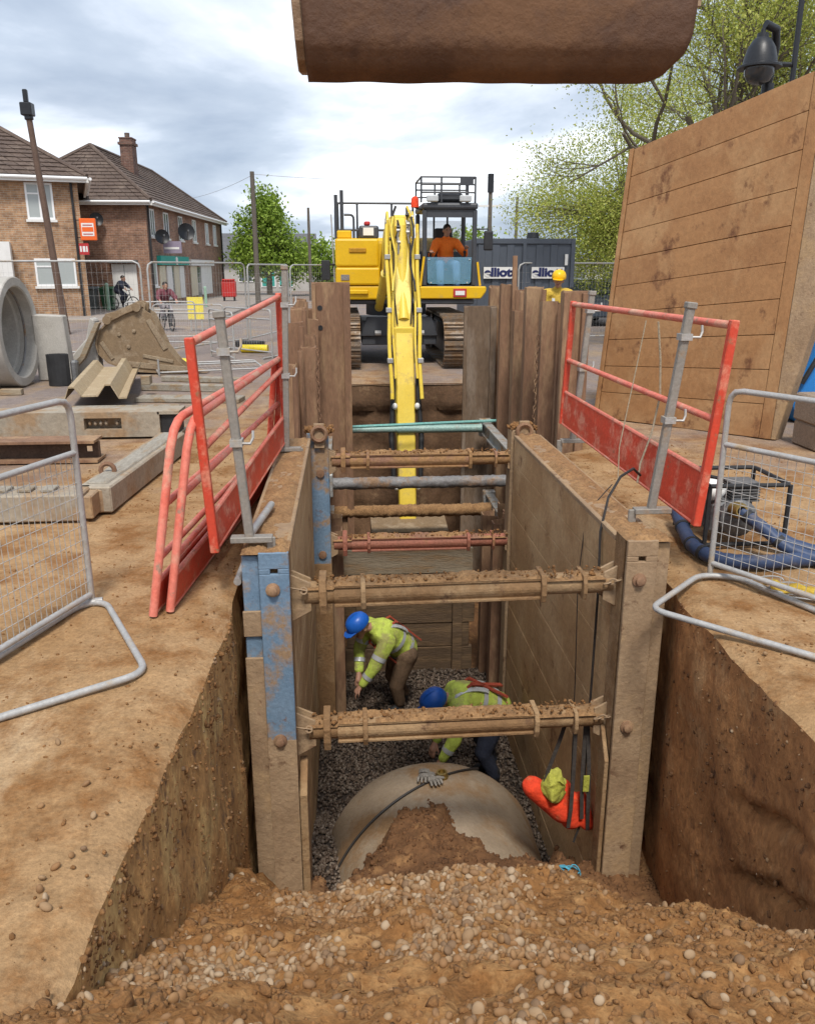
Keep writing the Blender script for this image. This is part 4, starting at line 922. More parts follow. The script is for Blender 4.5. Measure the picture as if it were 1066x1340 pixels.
for (A, B, w, h, lb) in (((-4.2, 11.0, .055), (-2.2, 11.05, .055), .12, .11, 'timber bearer under the near end of the lying sheet pile'), ((-3.2, 13.3, .05), (-1.8, 13.0, .05), .14, .1, 'weathered timber plank lying right of the lying sheet pile'), ((-3.0, 12.2, .03), (-1.5, 12.0, .03), .35, .06, 'broad grey board lying flat behind the long steel beam'), ((-3.1, 14.4, .04), (-1.6, 14.0, .04), .2, .08, 'timber plank lying at the mouth of the brown bucket')):
    tag(MB().bar(A, B, w, h).jitter(.004, 5).build('timber', M['oldtimber'], bevel=.006), lb, 'timber')
# long steel beam with a slot
BEAM = pm('pale muddy beam', (.36, .31, .24), (.28, .235, .175), 3, .75, bump=.2, bsc=25, c3=(.30, .20, .115), cov=.4, dsc=2, jit=.18)
t = thing('steel_beam', 'long pale steel beam lying across the left ground with a dark slot in its face', 'beam', (-4, 9.5, 0))
b = MB(); b.box(-6.2, -2.93, 9.36, 9.76, .02, .30).box(-2.52, -2.1, 9.36, 9.76, .02, .30).box(-2.93, -2.52, 9.36, 9.76, .02, .105).box(-2.93, -2.52, 9.36, 9.76, .235, .30).box(-2.93, -2.52, 9.5, 9.76, .105, .235)
b.build('beam_body', BEAM, t)
b = MB()
for i in range(6):
    if i != 4: b.ball((-2.88 + .06 * i, 9.42, .17), (.02, .03, .028), 8, 6)
b.build('slot_lug', BEAM, t, smooth=True)
MB().box(-2.1, -1.90, 9.40, 9.72, .05, .27).build('end_recess_shade', M['black'], t, bevel=.01); MB().box(-2.12, -1.88, 9.36, 9.76, .271, .305).box(-2.12, -1.88, 9.36, 9.76, .015, .049).build('end_flange', BEAM, t)  # solid black block stands for the shade inside the beam's open end
t = thing('steel_joist', 'dark rusty steel joist lying in front of the long pale beam', 'joist', (-4, 8.3, 0))
b = MB(); b.box(-6.2, -2.47, 8.12, 8.42, .20, .225).box(-6.2, -2.45, 8.12, 8.42, .01, .035); b.build('flange', M['rust'], t)
h = holed(-6.2, -2.46, 8.26, 8.29, .036, .199, .12, -2.56, .03, .03); h.build('web', pm('dark joist web', (.10, .062, .04), (.07, .043, .03), 4, .8, bump=.2), t)
t = thing('waling_beam', 'pale square waling beam lying beside the red barriers with a ring on top', 'beam', (-1.9, 7.2, 0))
def wl(A, B, w, h, mat, nm, lift=0): 
    MB().bar(V(A) + V((0, 0, h / 2 + lift)), V(B) + V((0, 0, h / 2 + lift)), w, h).build(nm, mat, t, bevel=.012)
wl((-1.97, 6.35, .01), (-1.80, 8.55, .01), .26, .21, BEAM, 'beam_body'); wl((-2.02, 6.42, .01), (-1.99, 6.32, .01), .28, .19, M['poststeel'], 'end_plate')
wl((-1.97, 6.45, .20), (-1.80, 8.5, .20), .17, .02, M['oldtimber'], 'top_strip', .012)
MB().torus((-1.98, 6.8, .245), .055, .02, Matrix.Rotation(R(90), 4, 'X') @ Matrix.Rotation(R(0), 4, 'Z')).build('lifting_ring', M['rust'], t, smooth=True)
t = thing('waling_beam', 'short pale beam lying end on to the camera behind the left mesh barrier', 'beam', (-3, 6.3, 0))
MB().box(-4.6, -2.0, 6.12, 6.42, .01, .22).build('beam_body', BEAM, t, bevel=.012); MB().box(-1.995, -1.93, 6.14, 6.36, .02, .20).build('end_plate', M['poststeel'], t, bevel=.01)
for k in range(5): MB().box(-3.0 + .17 * k, -2.9 + .17 * k, 6.2, 6.34, .222, .246).build('timber_packer', M['oldtimber'], t, bevel=.005)
# yellow bits on the road
t = thing('yellow_hose_ramp', 'yellow plastic ramp piece lying behind the brown bucket', 'ramp', (-3.3, 16.7, 0))
MB().prism([(-3.55, 0), (-3.0, 0), (-3.05, .10), (-3.35, .14), (-3.5, .12)], 16.6, 16.9, YZ).build('body', M['hiyellow'], t, bevel=.02)
tag(MB().tube([(-2.35, 19.2, .09), (-1.75, 19.1, .09)], .09, 12).build('yellow_tube', M['hiyellow'], smooth=True), 'short fat yellow tube lying on the road left of the sheet piles', 'tube')
t = thing('road_sign', 'yellow road works board standing among the far barriers', 'sign', (-4.45, 26.0, 0))
MB().box(-4.72, -4.25, 25.98, 26.0, .35, 1.0).build('board', M['warn'], t); MB().bar((-4.65, 26.02, 0), (-4.65, 26.02, .9), .03, .03).bar((-4.32, 26.02, 0), (-4.32, 26.02, .9), .03, .03).build('leg', M['galv'], t)

# ---------------------------------------------------------------- right foreground: pump, hoses, rag, blocks
t = thing('water_pump', 'petrol water pump in a black tube frame behind the right mesh barrier', 'pump', (2.65, 5.5, 0))
def fr(x0, x1, y0, y1, z0, z1, r=.016):
    for (x, y) in ((x0, y0), (x1, y0), (x1, y1), (x0, y1)): MB().tube([(x, y, z0), (x, y, z1)], r, 8).build('frame_post', M['black'], t, smooth=True)
    for z in (z0 + .016, z1): MB().tube(rounded([(x0, y0, z), (x1, y0, z), (x1, y1, z), (x0, y1, z), (x0, y0, z)], .05, 3), r, 8).build('frame_rail', M['black'], t, smooth=True)
fr(2.42, 2.98, 5.2, 5.72, .01, .44)
MB().box(2.52, 2.74, 5.34, 5.62, .06, .28).build('engine_block', M['pumpmetal'], t, bevel=.02)
MB().ball((2.53, 5.42, .36), (.10, .11, .075), 14, 9).build('fuel_tank', M['white'], t, smooth=True)
b = MB()
for i in range(7): b.box(2.66, 2.86, 5.36, 5.56, .28 + .02 * i, .29 + .02 * i)
b.build('cooling_fins', M['pumpmetal'], t)
MB().lathe([(0, 0), (.11, .0), (.13, .04), (.13, .09), (.08, .13), (0, .13)], 18, Matrix.Translation((2.66, 5.32, .20)) @ Matrix.Rotation(R(90), 4, 'X')).build('pump_casing', M['pumpmetal'], t, smooth=True)
MB().lathe([(.03, 0), (.055, 0), (.055, .08), (.04, .1), (.03, .1)], 14, Matrix.Translation((2.60, 5.18, .28)) @ Matrix.Rotation(R(80), 4, 'X')).build('coupling', M['brass'], t, smooth=True)
MB().tube([(2.40, 5.22, .44), (2.36, 5.2, .52), (2.44, 5.1, .52)], .012, 6).build('pull_handle', M['black'], t, smooth=True)
def hose(pts, r, lb, bands):
    t = thing('suction_hose', lb, 'hose', pts[0], 'blue hoses of the pump')
    P_ = [V(p) for p in pts]; out_ = []
    for i in range(len(P_) - 1):
        p0, p1, p2, p3 = P_[max(i - 1, 0)], P_[i], P_[i + 1], P_[min(i + 2, len(P_) - 1)]
        for k in range(8):
            s = k / 8; out_.append(.5 * ((2 * p1) + (-p0 + p2) * s + (2 * p0 - 5 * p1 + 4 * p2 - p3) * s * s + (-p0 + 3 * p1 - 3 * p2 + p3) * s ** 3))
    out_.append(P_[-1]); out_ = [p for i, p in enumerate(out_)]
    MB().tube(out_, [r * (1 + .05 * math.sin(i * 2.2)) for i in range(len(out_))], 14).build('hose', M['bluehose'], t, smooth=True)
    for i in bands:
        a, b_ = out_[i], out_[i + 1]; MB().tube([a, a + (b_ - a).normalized() * .03], r * 1.12, 14).build('hose_clip', M['black'], t, smooth=True)
hose([(2.42, 5.72, .12), (2.36, 5.4, .06), (2.30, 5.08, .055), (2.36, 4.84, .055), (2.56, 4.76, .055), (2.80, 4.78, .055), (3.1, 4.82, .055)], .047, 'blue hose curling along the ground in front of the pump', (6, 14, 19))
hose([(2.62, 5.12, .28), (2.72, 4.98, .20), (2.84, 4.86, .10), (3.05, 4.72, .055), (3.4, 4.5, .05)], .042, 'blue hose running from the pump outlet down past the barrier', (2, 12))
hose([(2.75, 5.15, .18), (2.95, 5.0, .08), (3.2, 4.85, .05), (3.6, 4.6, .05)], .040, 'darker blue hose running to the right edge behind the barrier', (4,))
rg = MB().grid(lambda u, v: V((2.45 + .42 * u, 4.38 - .28 * u + .10 * (v - .5) * (1 - .4 * u), .035 + .035 * math.sin(3.1 * v) + .022 * fb(u * 7, v * 6, 5) + .01)), 28, 14)
o = rg.build('yellow_rag', M['rag'], smooth=2); tag(o, 'crumpled yellow cloth lying on the foot of the right mesh barrier', 'cloth')
sm = o.modifiers.new('thick', 'SOLIDIFY'); sm.thickness = .012
t = thing('wire_coil', 'loose coil of pale wire on the ground between the blue hose and the barrier', 'wire', (2.5, 4.55, .0))
b = MB(); b.tube([(2.48 + .15 * math.cos(i * .35) + .012 * i * .35, 4.52 + .06 * math.sin(i * .35) - .006 * i, .02 + .02 * abs(math.sin(i * .5))) for i in range(60)], .005, 5); b.build('coil', M['galv'], t, smooth=True)
t = thing('block_stack', 'stack of rough brown blocks at the right edge behind the mesh barrier', 'blocks', (5.25, 8.3, 0))
for i, (x0, x1, z0, z1) in enumerate(((4.86, 5.6, 0, .26), (4.84, 5.35, .265, .56), (5.36, 5.9, .265, .58))):
    MB().box(x0, x1, 8.1, 8.6, z0, z1).jitter(.012, 4).build('block', M['aggregate'], t, bevel=.02)
MB().tube(rounded([(5.5, 7.95, .60), (4.78, 7.95, .60), (4.78, 7.95, .46), (5.5, 7.95, .44)], .07, 4), .022, 8).build('lifting_loop', M['black'], t, smooth=True)
t = thing('blue_drum', 'bright blue plastic container standing at the right edge behind the tall sheet', 'container', (5.75, 9.9, 0))
MB().prism([(5.42, .25), (5.55, 0), (6.1, 0), (6.15, 1.0), (5.95, 1.3), (5.70, 1.0), (5.62, .8)], 9.7, 10.2, YZ).build('body', M['bluebox'], t, bevel=.05, seg=2)
MB().tube([(5.50, 9.66, .50), (5.60, 9.62, .75), (5.72, 9.66, .95)], .03, 8).build('handle', M['black'], t, smooth=True)

# ---------------------------------------------------------------- tall standing trench sheet on the right
t = thing('standing_trench_sheet', 'huge rust tan trench sheet standing upright on the ground right of the trench', 'trench sheet', (4.0, 9.6, 0))
bl, br, tl, tr_ = V((3.17, 10.36, 0)), V((4.72, 8.78, 0)), V((3.52, 10.72, 3.22)), V((4.98, 9.05, 3.84))
nrm = (br - bl).cross(tl - bl).normalized()
if nrm.y > 0: nrm = -nrm
SQ = lambda u, v: (bl.lerp(br, u)).lerp(tl.lerp(tr_, u), v)
NS = 10
for k in range(NS):
    v0 = k / NS + .0009; v1 = (k + 1) / NS - .0009; j = nrm * random.uniform(0, .004)
    q = [SQ(.028, v0) + j, SQ(.94, v0) + j, SQ(.94, v1) + j, SQ(.028, v1) + j]
    MB().add([p for p in q] + [p - nrm * .06 for p in q], [[0, 1, 2, 3], [7, 6, 5, 4], [0, 4, 5, 1], [1, 5, 6, 2], [2, 6, 7, 3], [3, 7, 4, 0]]).build('panel_strip', M['standsteel'], t, bevel=.003)
def slab(u0, u1, v0, v1, n0, n1, nm, mat, bv=.005):
    q = [SQ(u0, v0), SQ(u1, v0), SQ(u1, v1), SQ(u0, v1)]
    MB().add([p + nrm * n1 for p in q] + [p + nrm * n0 for p in q], [[0, 1, 2, 3], [7, 6, 5, 4], [0, 4, 5, 1], [1, 5, 6, 2], [2, 6, 7, 3], [3, 7, 4, 0]]).build(nm, mat, t, bevel=bv)
slab(.03, .938, .002, .998, -.20, -.062, 'core', M['mudsteel'])
slab(0, .024, 0, 1.003, -.21, .018, 'edge_channel', M['standsteel'])
slab(.942, 1.0, 0, 1.0, -.20, .004, 'edge_channel', M['standsteel'])
# end post: widens towards the top, its free face turned to the right
perp = -nrm
q0, q1 = br, tr_
e = V((nrm.y, -nrm.x, 0)); e = e if e.x > 0 else -e
b = MB(); A = [br + nrm * .01, br + e * .05, br + e * .05 - nrm * .22, br - nrm * .2]; Bt = [tr_ + nrm * .012, tr_ + e * .75 + V((0, 0, .22)), tr_ + e * .75 - nrm * .22 + V((0, 0, .22)), tr_ - nrm * .2]
A = [p + e * .004 for p in A]; Bt = [p + e * .004 for p in Bt]
b.add(A + Bt, [[3, 2, 1, 0], [4, 5, 6, 7], [0, 1, 5, 4], [1, 2, 6, 5], [2, 3, 7, 6], [3, 0, 4, 7]]); b.build('end_post', M['poststeel'], t, bevel=.008)
for u, v in ((.5, .66),):
    p = A[0].lerp(Bt[0], v).lerp(A[1].lerp(Bt[1], v), .75) + nrm * .004
    MB().lathe([(.03, 0), (.062, 0), (.062, .022), (.03, .022), (.03, 0)], 16, Matrix.Translation(p) @ nrm.to_track_quat('Z', 'Y').to_matrix().to_4x4()).lathe([(0, .003), (.03, .003)], 16, Matrix.Translation(p) @ nrm.to_track_quat('Z', 'Y').to_matrix().to_4x4()).build('pin_hole', M['rust'], t, smooth=True)

# ---------------------------------------------------------------- bucket hanging over the trench
t = thing('hanging_bucket', 'huge dark brown digger bucket hanging in the air above the trench', 'bucket', (.55, 3.5, 2.44))
prof = [(3.27, 2.452), (3.20, 2.475), (3.165, 2.53), (3.15, 2.64), (3.15, 2.78), (3.17, 2.95), (3.25, 3.15), (3.42, 3.34), (3.7, 3.47), (4.1, 3.5)]
def bx(u, s):
    i = min(len(prof) - 2, int(s * (len(prof) - 1))); f = s * (len(prof) - 1) - i
    y = prof[i][0] + (prof[i + 1][0] - prof[i][0]) * f; z = prof[i][1] + (prof[i + 1][1] - prof[i][1]) * f
    h = z - 2.452
    xr = 1.235 - .018 * max(0, 1 - h / .5) - .135 * (1 - math.sqrt(max(0, 1 - (1 - min(1, h / .125)) ** 2)))
    xl = -.112 - .022 * min(1, h / .35)
    x = xl + (xr - xl) * u
    return V((x, y + .004 * nz(x * 5, z * 5), z + (.006 * nz(x * 6, 1) - .012 * (u - .5) * -1 if h < .1 else 0)))
b = MB().grid(bx, 60, 45); o = b.build('shell', M['bucket'], t, smooth=2); sm = o.modifiers.new('thick', 'SOLIDIFY'); sm.thickness = .03; sm.offset = 1 
XZ = Matrix(((0, 0, 1, 0), (1, 0, 0, 0), (0, 1, 0, 0), (0, 0, 0, 1)))      # poly (y,z) extruded along x
side = prof + [(4.15, 3.1), (3.9, 2.72), (3.55, 2.50)]
q = MB().prism([(y + .005, z) for y, z in side], -.146, -.1135, XZ); q.v = [p + V((-.022 * min(1, (p.z - 2.452) / .35), 0, 0)) for p in q.v]; q.build('side_plate', M['bucketedge'], t, bevel=.004)
MB().prism([(y + .03, z + .02) for y, z in side if z > 2.6] + [(3.9, 2.72), (3.5, 2.6)][:0], 1.237, 1.262, XZ).build('side_plate', M['bucketedge'], t, bevel=.004)
MB().box(-.19, -.15, 3.16, 3.26, 2.70, 2.78).build('side_cutter', M['black'], t, bevel=.006)
for x in (.40, .72): MB().prism([(3.30, 3.24), (3.55, 3.42), (3.9, 3.5), (3.85, 3.85), (3.55, 3.9), (3.3, 3.6)], x, x + .05, XZ).build('ear', M['bucket'], t, bevel=.006)
MB().prism([(3.45, 3.5), (3.75, 3.55), (4.3, 6.2), (3.8, 6.3)], .47, .70, XZ).build('dipper_arm', M['armyellow'], t, bevel=.02)
for (x0, z0, x1, z1) in ((.475, 2.66, .49, 2.575),): MB().bar((x0, 3.147, z0), (x1, 3.158, z1), .006, .004, (0, 1, 0)).build('weld_scar', M['black'], t)
MB().tube([(.53, 3.142, 2.715), (.545, 3.140, 2.722), (.55, 3.141, 2.71), (.54, 3.142, 2.70)], .004, 5).build('weld_scar', M['black'], t)

for o_ in list(t.children): o_.location.z += .062
# ---------------------------------------------------------------- bag hanging on straps, twine
t = thing('hanging_bag', 'orange red float bag with a yellow bundle hung from the near lower strut', 'bag', (1.48, 4.85, -2.0))
def lump(c, r, s, sd): 
    b = MB(); b.ball(c, r, 22, 14); b.v = [p + (p - V(c)).normalized() * (.020 * fb(p.x * s, p.y * s, p.z * s + sd)) for p in b.v]; return b
b = MB(); b.capsule((1.27, 4.86, -1.60), .075, (1.48, 4.84, -1.79), .085, 16).capsule((1.50, 4.86, -1.62), .06, (1.55, 4.84, -1.86), .075, 14).capsule((1.60, 4.84, -1.68), .05, (1.66, 4.82, -1.88), .055, 14)
b.v = [p + V((0, 0, 1)) * .02 * fb(p.x * 12, p.y * 12, p.z * 12) for p in b.v]; b.build('float_body', M['orangered'], t, remesh=.012)
lump((1.40, 4.80, -1.56), (.09, .07, .125), 16, 2).jitter(.045, 17).build('yellow_bundle', M['limecloth'], t, remesh=.009)
for pts in ([(1.47, 4.80, -1.02), (1.42, 4.80, -1.22), (1.36, 4.80, -1.42), (1.34, 4.80, -1.52)], [(1.52, 4.77, -1.06), (1.515, 4.74, -1.4), (1.51, 4.73, -1.7), (1.505, 4.75, -1.86)], [(1.60, 4.77, -1.06), (1.62, 4.74, -1.4), (1.635, 4.745, -1.72), (1.65, 4.77, -1.9)], [(1.585, 4.77, -1.06), (1.58, 4.75, -1.5), (1.60, 4.76, -1.8)]):
    b = MB()
    for a, c in zip(pts, pts[1:]): b.bar(a, c, .026, .006, (0, 1, 0))
    b.build('strap', M['strapdark'], t)
MB().box(1.585, 1.625, 4.728, 4.738, -1.56, -1.44).build('tag_label', M['limecloth'], t)
for o_ in list(t.children): o_.location.x -= .045
b = MB(); zt = max(soilz(1.4, 4.55), heapz(1.4, 4.55)) + .035
for k in range(3):
    b.tube([(1.36 + .05 * k + (.07 - .012 * k) * math.cos(a * .45 + k), 4.55 + .05 * math.sin(a * (.31 + .08 * k) + k), zt + .02 * math.sin(a * .8 + k * 2)) for a in range(34)], .0045, 5)
b.tube([(1.44, 4.52, zt), (1.46, 4.47, zt - .03), (1.45, 4.42, zt - .07), (1.47, 4.38, zt - .08)], .006, 5)
tag(b.build('blue_twine', M['twine'], smooth=True), 'tangle of pale blue twine on the soil below the hanging bag', 'twine')
# ---------------------------------------------------------------- houses and far backdrop
def house(name, label, W_, D_, E_, rz_, ridge, brick, loc, rot, hip=True):
    t = thing(name, label, 'house', (0, 0, 0))
    MB().box(-W_, 0, 0, D_, 0, E_).build('wall', brick, t)
    ov = .35; x0, x1, y0, y1 = -W_ - ov, ov, -ov, D_ + ov
    a, b = V(ridge[0]), V(ridge[1])
    c00, c10, c11, c01 = V((x0, y0, E_)), V((x1, y0, E_)), V((x1, y1, E_)), V((x0, y1, E_))
    along_x = abs((b - a).x) > abs((b - a).y)
    if along_x: planes = [(c00, c10, a, b), (c11, c01, b, a), (c10, c11, b, b), (c01, c00, a, a)]
    else: planes = [(c10, c11, a, b), (c01, c00, b, a), (c00, c10, a, a), (c11, c01, b, b)]
    rf = MB()
    for p, q, r0, r1 in planes:
        rf.add([p, q, r1, r0] if (r1 - r0).length > 1e-3 else [p, q, r0], [[0, 1, 2, 3]] if (r1 - r0).length > 1e-3 else [[0, 1, 2]])
    rf.add([c00, c10, c11, c01], [[3, 2, 1, 0]])
    roof = rf.build('roof', M['rooftile'], t)
    tiles = MB()
    for p, q, r0, r1 in planes:
        n = (q - p).cross(((r0 + r1) / 2) - p).normalized(); sl = (((r0 + r1) / 2) - ((p + q) / 2)).length
        rows = int(sl / .30)
        for k in range(rows):
            v0, v1 = k / rows, min(1, (k + 1.12) / rows)
            A0, B0 = p.lerp(r0, v0), q.lerp(r1, v0); A1, B1 = p.lerp(r0, v1), q.lerp(r1, v1)
            m = max(1, int((B0 - A0).length / .42))
            for i in range(m):
                u0, u1 = i / m + .02 / m, (i + .96) / m; h = .055 + random.uniform(-.008, .008)
                P0, P1, P2, P3 = A0.lerp(B0, u0), A0.lerp(B0, u1), A1.lerp(B1, u1), A1.lerp(B1, u0)
                tiles.add([P0 + n * .006, P1 + n * .006, P1 + n * h, P0 + n * h, P2 + n * .012, P3 + n * .012], [[0, 1, 2, 3], [3, 2, 4, 5], [1, 4, 2], [0, 3, 5]])
    tiles.build('roof_tiles', M['rooftile'], roof, kind='stuff')
    for p, q in ((a, b), (a, c00), (a if not along_x else b, c10), (b, c11), (b if not along_x else a, c01)):
        MB().tube([p + V((0, 0, .05)), q + V((0, 0, .05))], .09, 6).build('ridge_tile', M['rooftile'], roof)
    for p, q in ((c00, c10), (c10, c11)):
        MB().bar(p.lerp(q, .004) + V((0, 0, -.10)), p.lerp(q, .996) + V((0, 0, -.10)), .10, .17).build('fascia', M['white'], t)
        d = (q - p).normalized(); o = V((d.y, -d.x, 0)) * .11
        MB().tube([p + o + V((0, 0, -.05)), q + o + V((0, 0, -.05))], .055, 8).build('gutter', M['upvc'], t, smooth=True)
    return t
def window(t, face, u, z0, w, h, mat, cols=2, transom=True, sillmat=None):
    # face 'f': on the front (y=0) at x=u..u+w ; 's': on the side (x=0) at y=u..u+w
    T = Matrix.Translation((0, 0, 0)) if face == 'f' else Matrix(((0, -1, 0, 0), (1, 0, 0, 0), (0, 0, 1, 0), (0, 0, 0, 1)))
    f = MB(); fw = .07
    def bx(a, b, c, d, y0=-.035, y1=.02): f.box(a, b, y0, y1, c, d, T)
    bx(u, u + fw, z0, z0 + h); bx(u + w - fw, u + w, z0, z0 + h); bx(u + fw, u + w - fw, z0, z0 + fw); bx(u + fw, u + w - fw, z0 + h - fw, z0 + h)
    for c in range(1, cols): bx(u + w * c / cols - fw / 2, u + w * c / cols + fw / 2, z0 + fw, z0 + h - fw)
    if transom: bx(u + fw, u + w / cols - fw / 2, z0 + h * .68, z0 + h * .68 + fw * .8)
    fr_ = f.build('window', M['upvc'], t)
    MB().box(u + fw * .9, u + w - fw * .9, -.012, .01, z0 + fw * .9, z0 + h - fw * .9, T).build('pane', mat, fr_)
    MB().box(u - .06, u + w + .06, -.10, .01, z0 - .09, z0 - .004, T).build('sill', sillmat or M['white'], fr_)
    return fr_
def place(t, loc, rot): t.location = loc; t.rotation_euler.z = rot; return t
h1 = house('brick_house', 'buff brick house at the left edge with a hipped tile roof and white windows', 13, 8.5, 5.0, 7.6, ((-8.5, 4.25, 8.0), (-4.3, 4.25, 8.0)), BRICK, 0, 0)
window(h1, 'f', -1.78, 3.55, .92, 1.25, NET, 2); window(h1, 'f', -1.75, 1.22, 1.4, .98, NET, 2)
MB().box(-4.4, -2.45, -.9, -.003, 0, 2.75).build('porch', M['white'], h1); MB().box(-3.9, -2.9, -.94, -.903, 0, 2.05).build('porch_door', M['cream'], h1)
MB().tube([(-.22, -.08, 4.9), (-.22, -.08, .1)], .045, 8).build('downpipe', M['black'], h1, smooth=True)
place(h1, (-9.62, 33.0, -.03), R(17))
h2 = house('shop_house', 'long brown brick house of shops with a hipped tile roof and brick chimney', 6.6, 18.5, 4.72, 7.4, ((-3.3, 3.6, 7.45), (-3.3, 14.8, 7.45)), BRICK2, 0, 0)
# chimney
DBR = brickmat('dark chimney brick', (.17, .085, .06), (.11, .055, .042), (.2, .15, .12)); ch = MB().box(-2.35, -1.75, 5.2, 6.0, 5.6, 8.0).build('chimney', DBR, h2); MB().box(-2.42, -1.68, 5.13, 6.07, 7.72, 7.84).box(-2.38, -1.72, 5.17, 6.03, 8.003, 8.06).build('chimney_cap', DBR, ch); MB().lathe([(.12, 8.06), (.13, 8.3), (.09, 8.3), (.09, 8.06)], 10, Matrix.Translation((-2.05, 5.6, 0))).build('chimney_pot', M['rooftile'], ch)
# end wall: white double door with a fanlight hood
d = MB().box(-1.72, -.62, -.05, -.003, .12, 2.02).build('door', M['white'], h2); MB().box(-1.18, -1.16, -.06, -.051, .15, 1.98).build('door_gap', M['bingrey'], d); MB().ball((-1.08, -.08, 1.05), .03).build('handle', M['black'], d)
MB().box(-1.82, -.52, -.35, -.003, 2.08, 2.2).build('door_hood', M['bingrey'], h2)
for u in (.55, 3.1, 6.2, 9.6, 13.2, 15.7): window(h2, 's', u, 3.25, .95 if u > .6 else .8, 1.2, GLASS if u < 9 else NET, 2, False)
window(h2, 's', .35, 1.05, .7, 1.1, NET, 1, False)
fa = MB().box(.003, .20, 1.3, 7.3, 2.0, 2.42).build('shop_fascia', M['teal'], h2)
MB().lathe([(0, 0), (.20, 0), (.20, .03), (0, .03)], 20, Matrix.Translation((.202, 4.4, 2.2)) @ Matrix.Rotation(R(90), 4, 'Y')).build('fascia_roundel', M['white'], fa, smooth=True)
for y0, y1, mt, nm in ((1.5, 2.6, M['cream'], 'shop_shutter'), (2.9, 3.9, M['white'], 'shop_panel'), (4.3, 5.4, M['cream'], 'shop_shutter'), (5.6, 6.6, M['white'], 'shop_panel'), (8.3, 9.9, M['cream'], 'shop_shutter'), (11.0, 14.2, M['white'], 'shop_panel')):
    MB().box(.003, .06, y0, y1, .35, 1.96).build(nm, mt, h2)
for y0, y1 in ((3.95, 4.25), (10.0, 10.9)): MB().box(.003, .05, y0, y1, .1, 1.9).build('shop_doorway', GLASS, h2)
MB().box(.003, .18, 8.0, 14.6, 1.98, 2.3).build('shop_fascia', M['white'], h2)
for y in (.12, 18.2): MB().tube([(.08, y, 4.6), (.08, y, .1)], .05, 8).build('downpipe', M['black'], h2, smooth=True)
place(h2, (-8.8, 40.0, -.03), R(-2.2))
def dish(loc, r, lb):
    t = thing('satellite_dish', lb, 'satellite dish', loc, 'satellite dishes on the shop house')
    T = Matrix.Translation(V(loc)) @ V((.35, -.93, .15)).to_track_quat('Z', 'Y').to_matrix().to_4x4()
    MB().lathe([(0, -.10), (r * .5, -.075), (r * .85, -.03), (r, 0), (r * .98, .02), (r * .8, -.01), (r * .45, -.05), (0, -.075)], 20, T).build('reflector', M['lamphead'], t, smooth=True)
    MB().tube([T @ V((0, -r * .9, 0)), T @ V((0, -r * .2, .5))], .025, 6).tube([T @ V((0, -r * .2, .5)), T @ V((0, 0, .5))], .04, 6).build('feed_arm', M['pumpmetal'], t)
    MB().tube([T @ V((0, 0, -.1)), T @ V((0, -.1, -.32))], .035, 6).build('wall_arm', M['lamphead'], t)
dish((-8.35, 41.0, 3.22), .33, 'dark satellite dish on the shop house corner, the smaller one nearer the camera')
dish((-8.05, 45.6, 3.62), .43, 'dark satellite dish high on the shop house side above the teal shop sign')
dish((-10.9, 39.7, 3.9), .3, 'dark satellite dish on the end wall of the shop house by the downpipe')
t = thing('shop_sign', 'orange hanging sign with a white panel projecting from the corner of the left house', 'sign', (-9.25, 32.55, 2.8))
MB().box(-9.56, -8.98, 32.53, 32.63, 2.80, 3.56).build('sign_case', M['signorange'], t, bevel=.02)
MB().box(-9.49, -9.05, 32.524, 32.528, 2.95, 3.40).build('white_panel', M['white'], t)
MB().box(-9.47, -9.07, 32.519, 32.522, 3.10, 3.26).build('red_band', M['signorange'], t)
for z in (3.31, 3.0): MB().box(-9.44, -9.10, 32.519, 32.522, z, z + .035).build('red_band', M['signred'], t)
MB().bar((-9.58, 32.58, 3.5), (-9.75, 32.75, 3.5), .03, .03).bar((-9.58, 32.58, 2.9), (-9.75, 32.75, 2.9), .03, .03).build('bracket', M['lamphead'], t)
t = thing('small_sign', 'small dark red sign below the orange sign on the left house corner', 'sign', (-9.45, 32.6, 2.3))
MB().box(-9.66, -9.32, 32.58, 32.62, 2.30, 2.70).build('board', M['signred'], t)
for i, (x, w_) in enumerate(((-9.63, .06), (-9.53, .09), (-9.41, .05))): MB().box(x, x + w_, 32.572, 32.577, 2.40, 2.60).build('white_mark', M['white'], t)
t = thing('projecting_sign', 'faded purple projecting sign above the teal shop fascia', 'sign', (-8.0, 43.0, 2.5))
MB().box(-8.55, -7.7, 42.0, 42.08, 2.50, 3.05).build('board', M['signpurple'], t); MB().box(-8.5, -7.8, 41.99, 41.997, 2.68, 2.78).build('pale_band', M['white'], t)
def bin_(loc, mat, lb):
    t = thing('wheelie_bin', lb, 'bin', loc, 'wheelie bins by the shop house'); x, y, z = loc
    MB().add([V((x + sx * a, y + sy * a * 1.15, zz)) for zz, a in ((.08, .21), (.92, .29)) for sx, sy in ((-1, -1), (1, -1), (1, 1), (-1, 1))], [[3, 2, 1, 0], [4, 5, 6, 7]] + [[i, (i + 1) % 4, 4 + (i + 1) % 4, 4 + i] for i in range(4)]).build('body', mat, t, bevel=.02)
    MB().prism([(y - .40, .93), (y + .36, .93), (y + .36, 1.05), (y - .40, .98)], x - .31, x + .31, XZ).build('lid', mat, t, bevel=.02)
    for s in (-1, 1): MB().tube([(x + s * .2, y + .28, .1), (x + s * .26, y + .28, .1)], .1, 12).build('wheel', M['black'], t)
bin_((-11.15, 38.6, 0), M['bingrey'], 'grey wheelie bin beside the white door of the shop house'); bin_((-10.42, 38.6, 0), M['bingreen'], 'green wheelie bin beside the white door of the shop house')
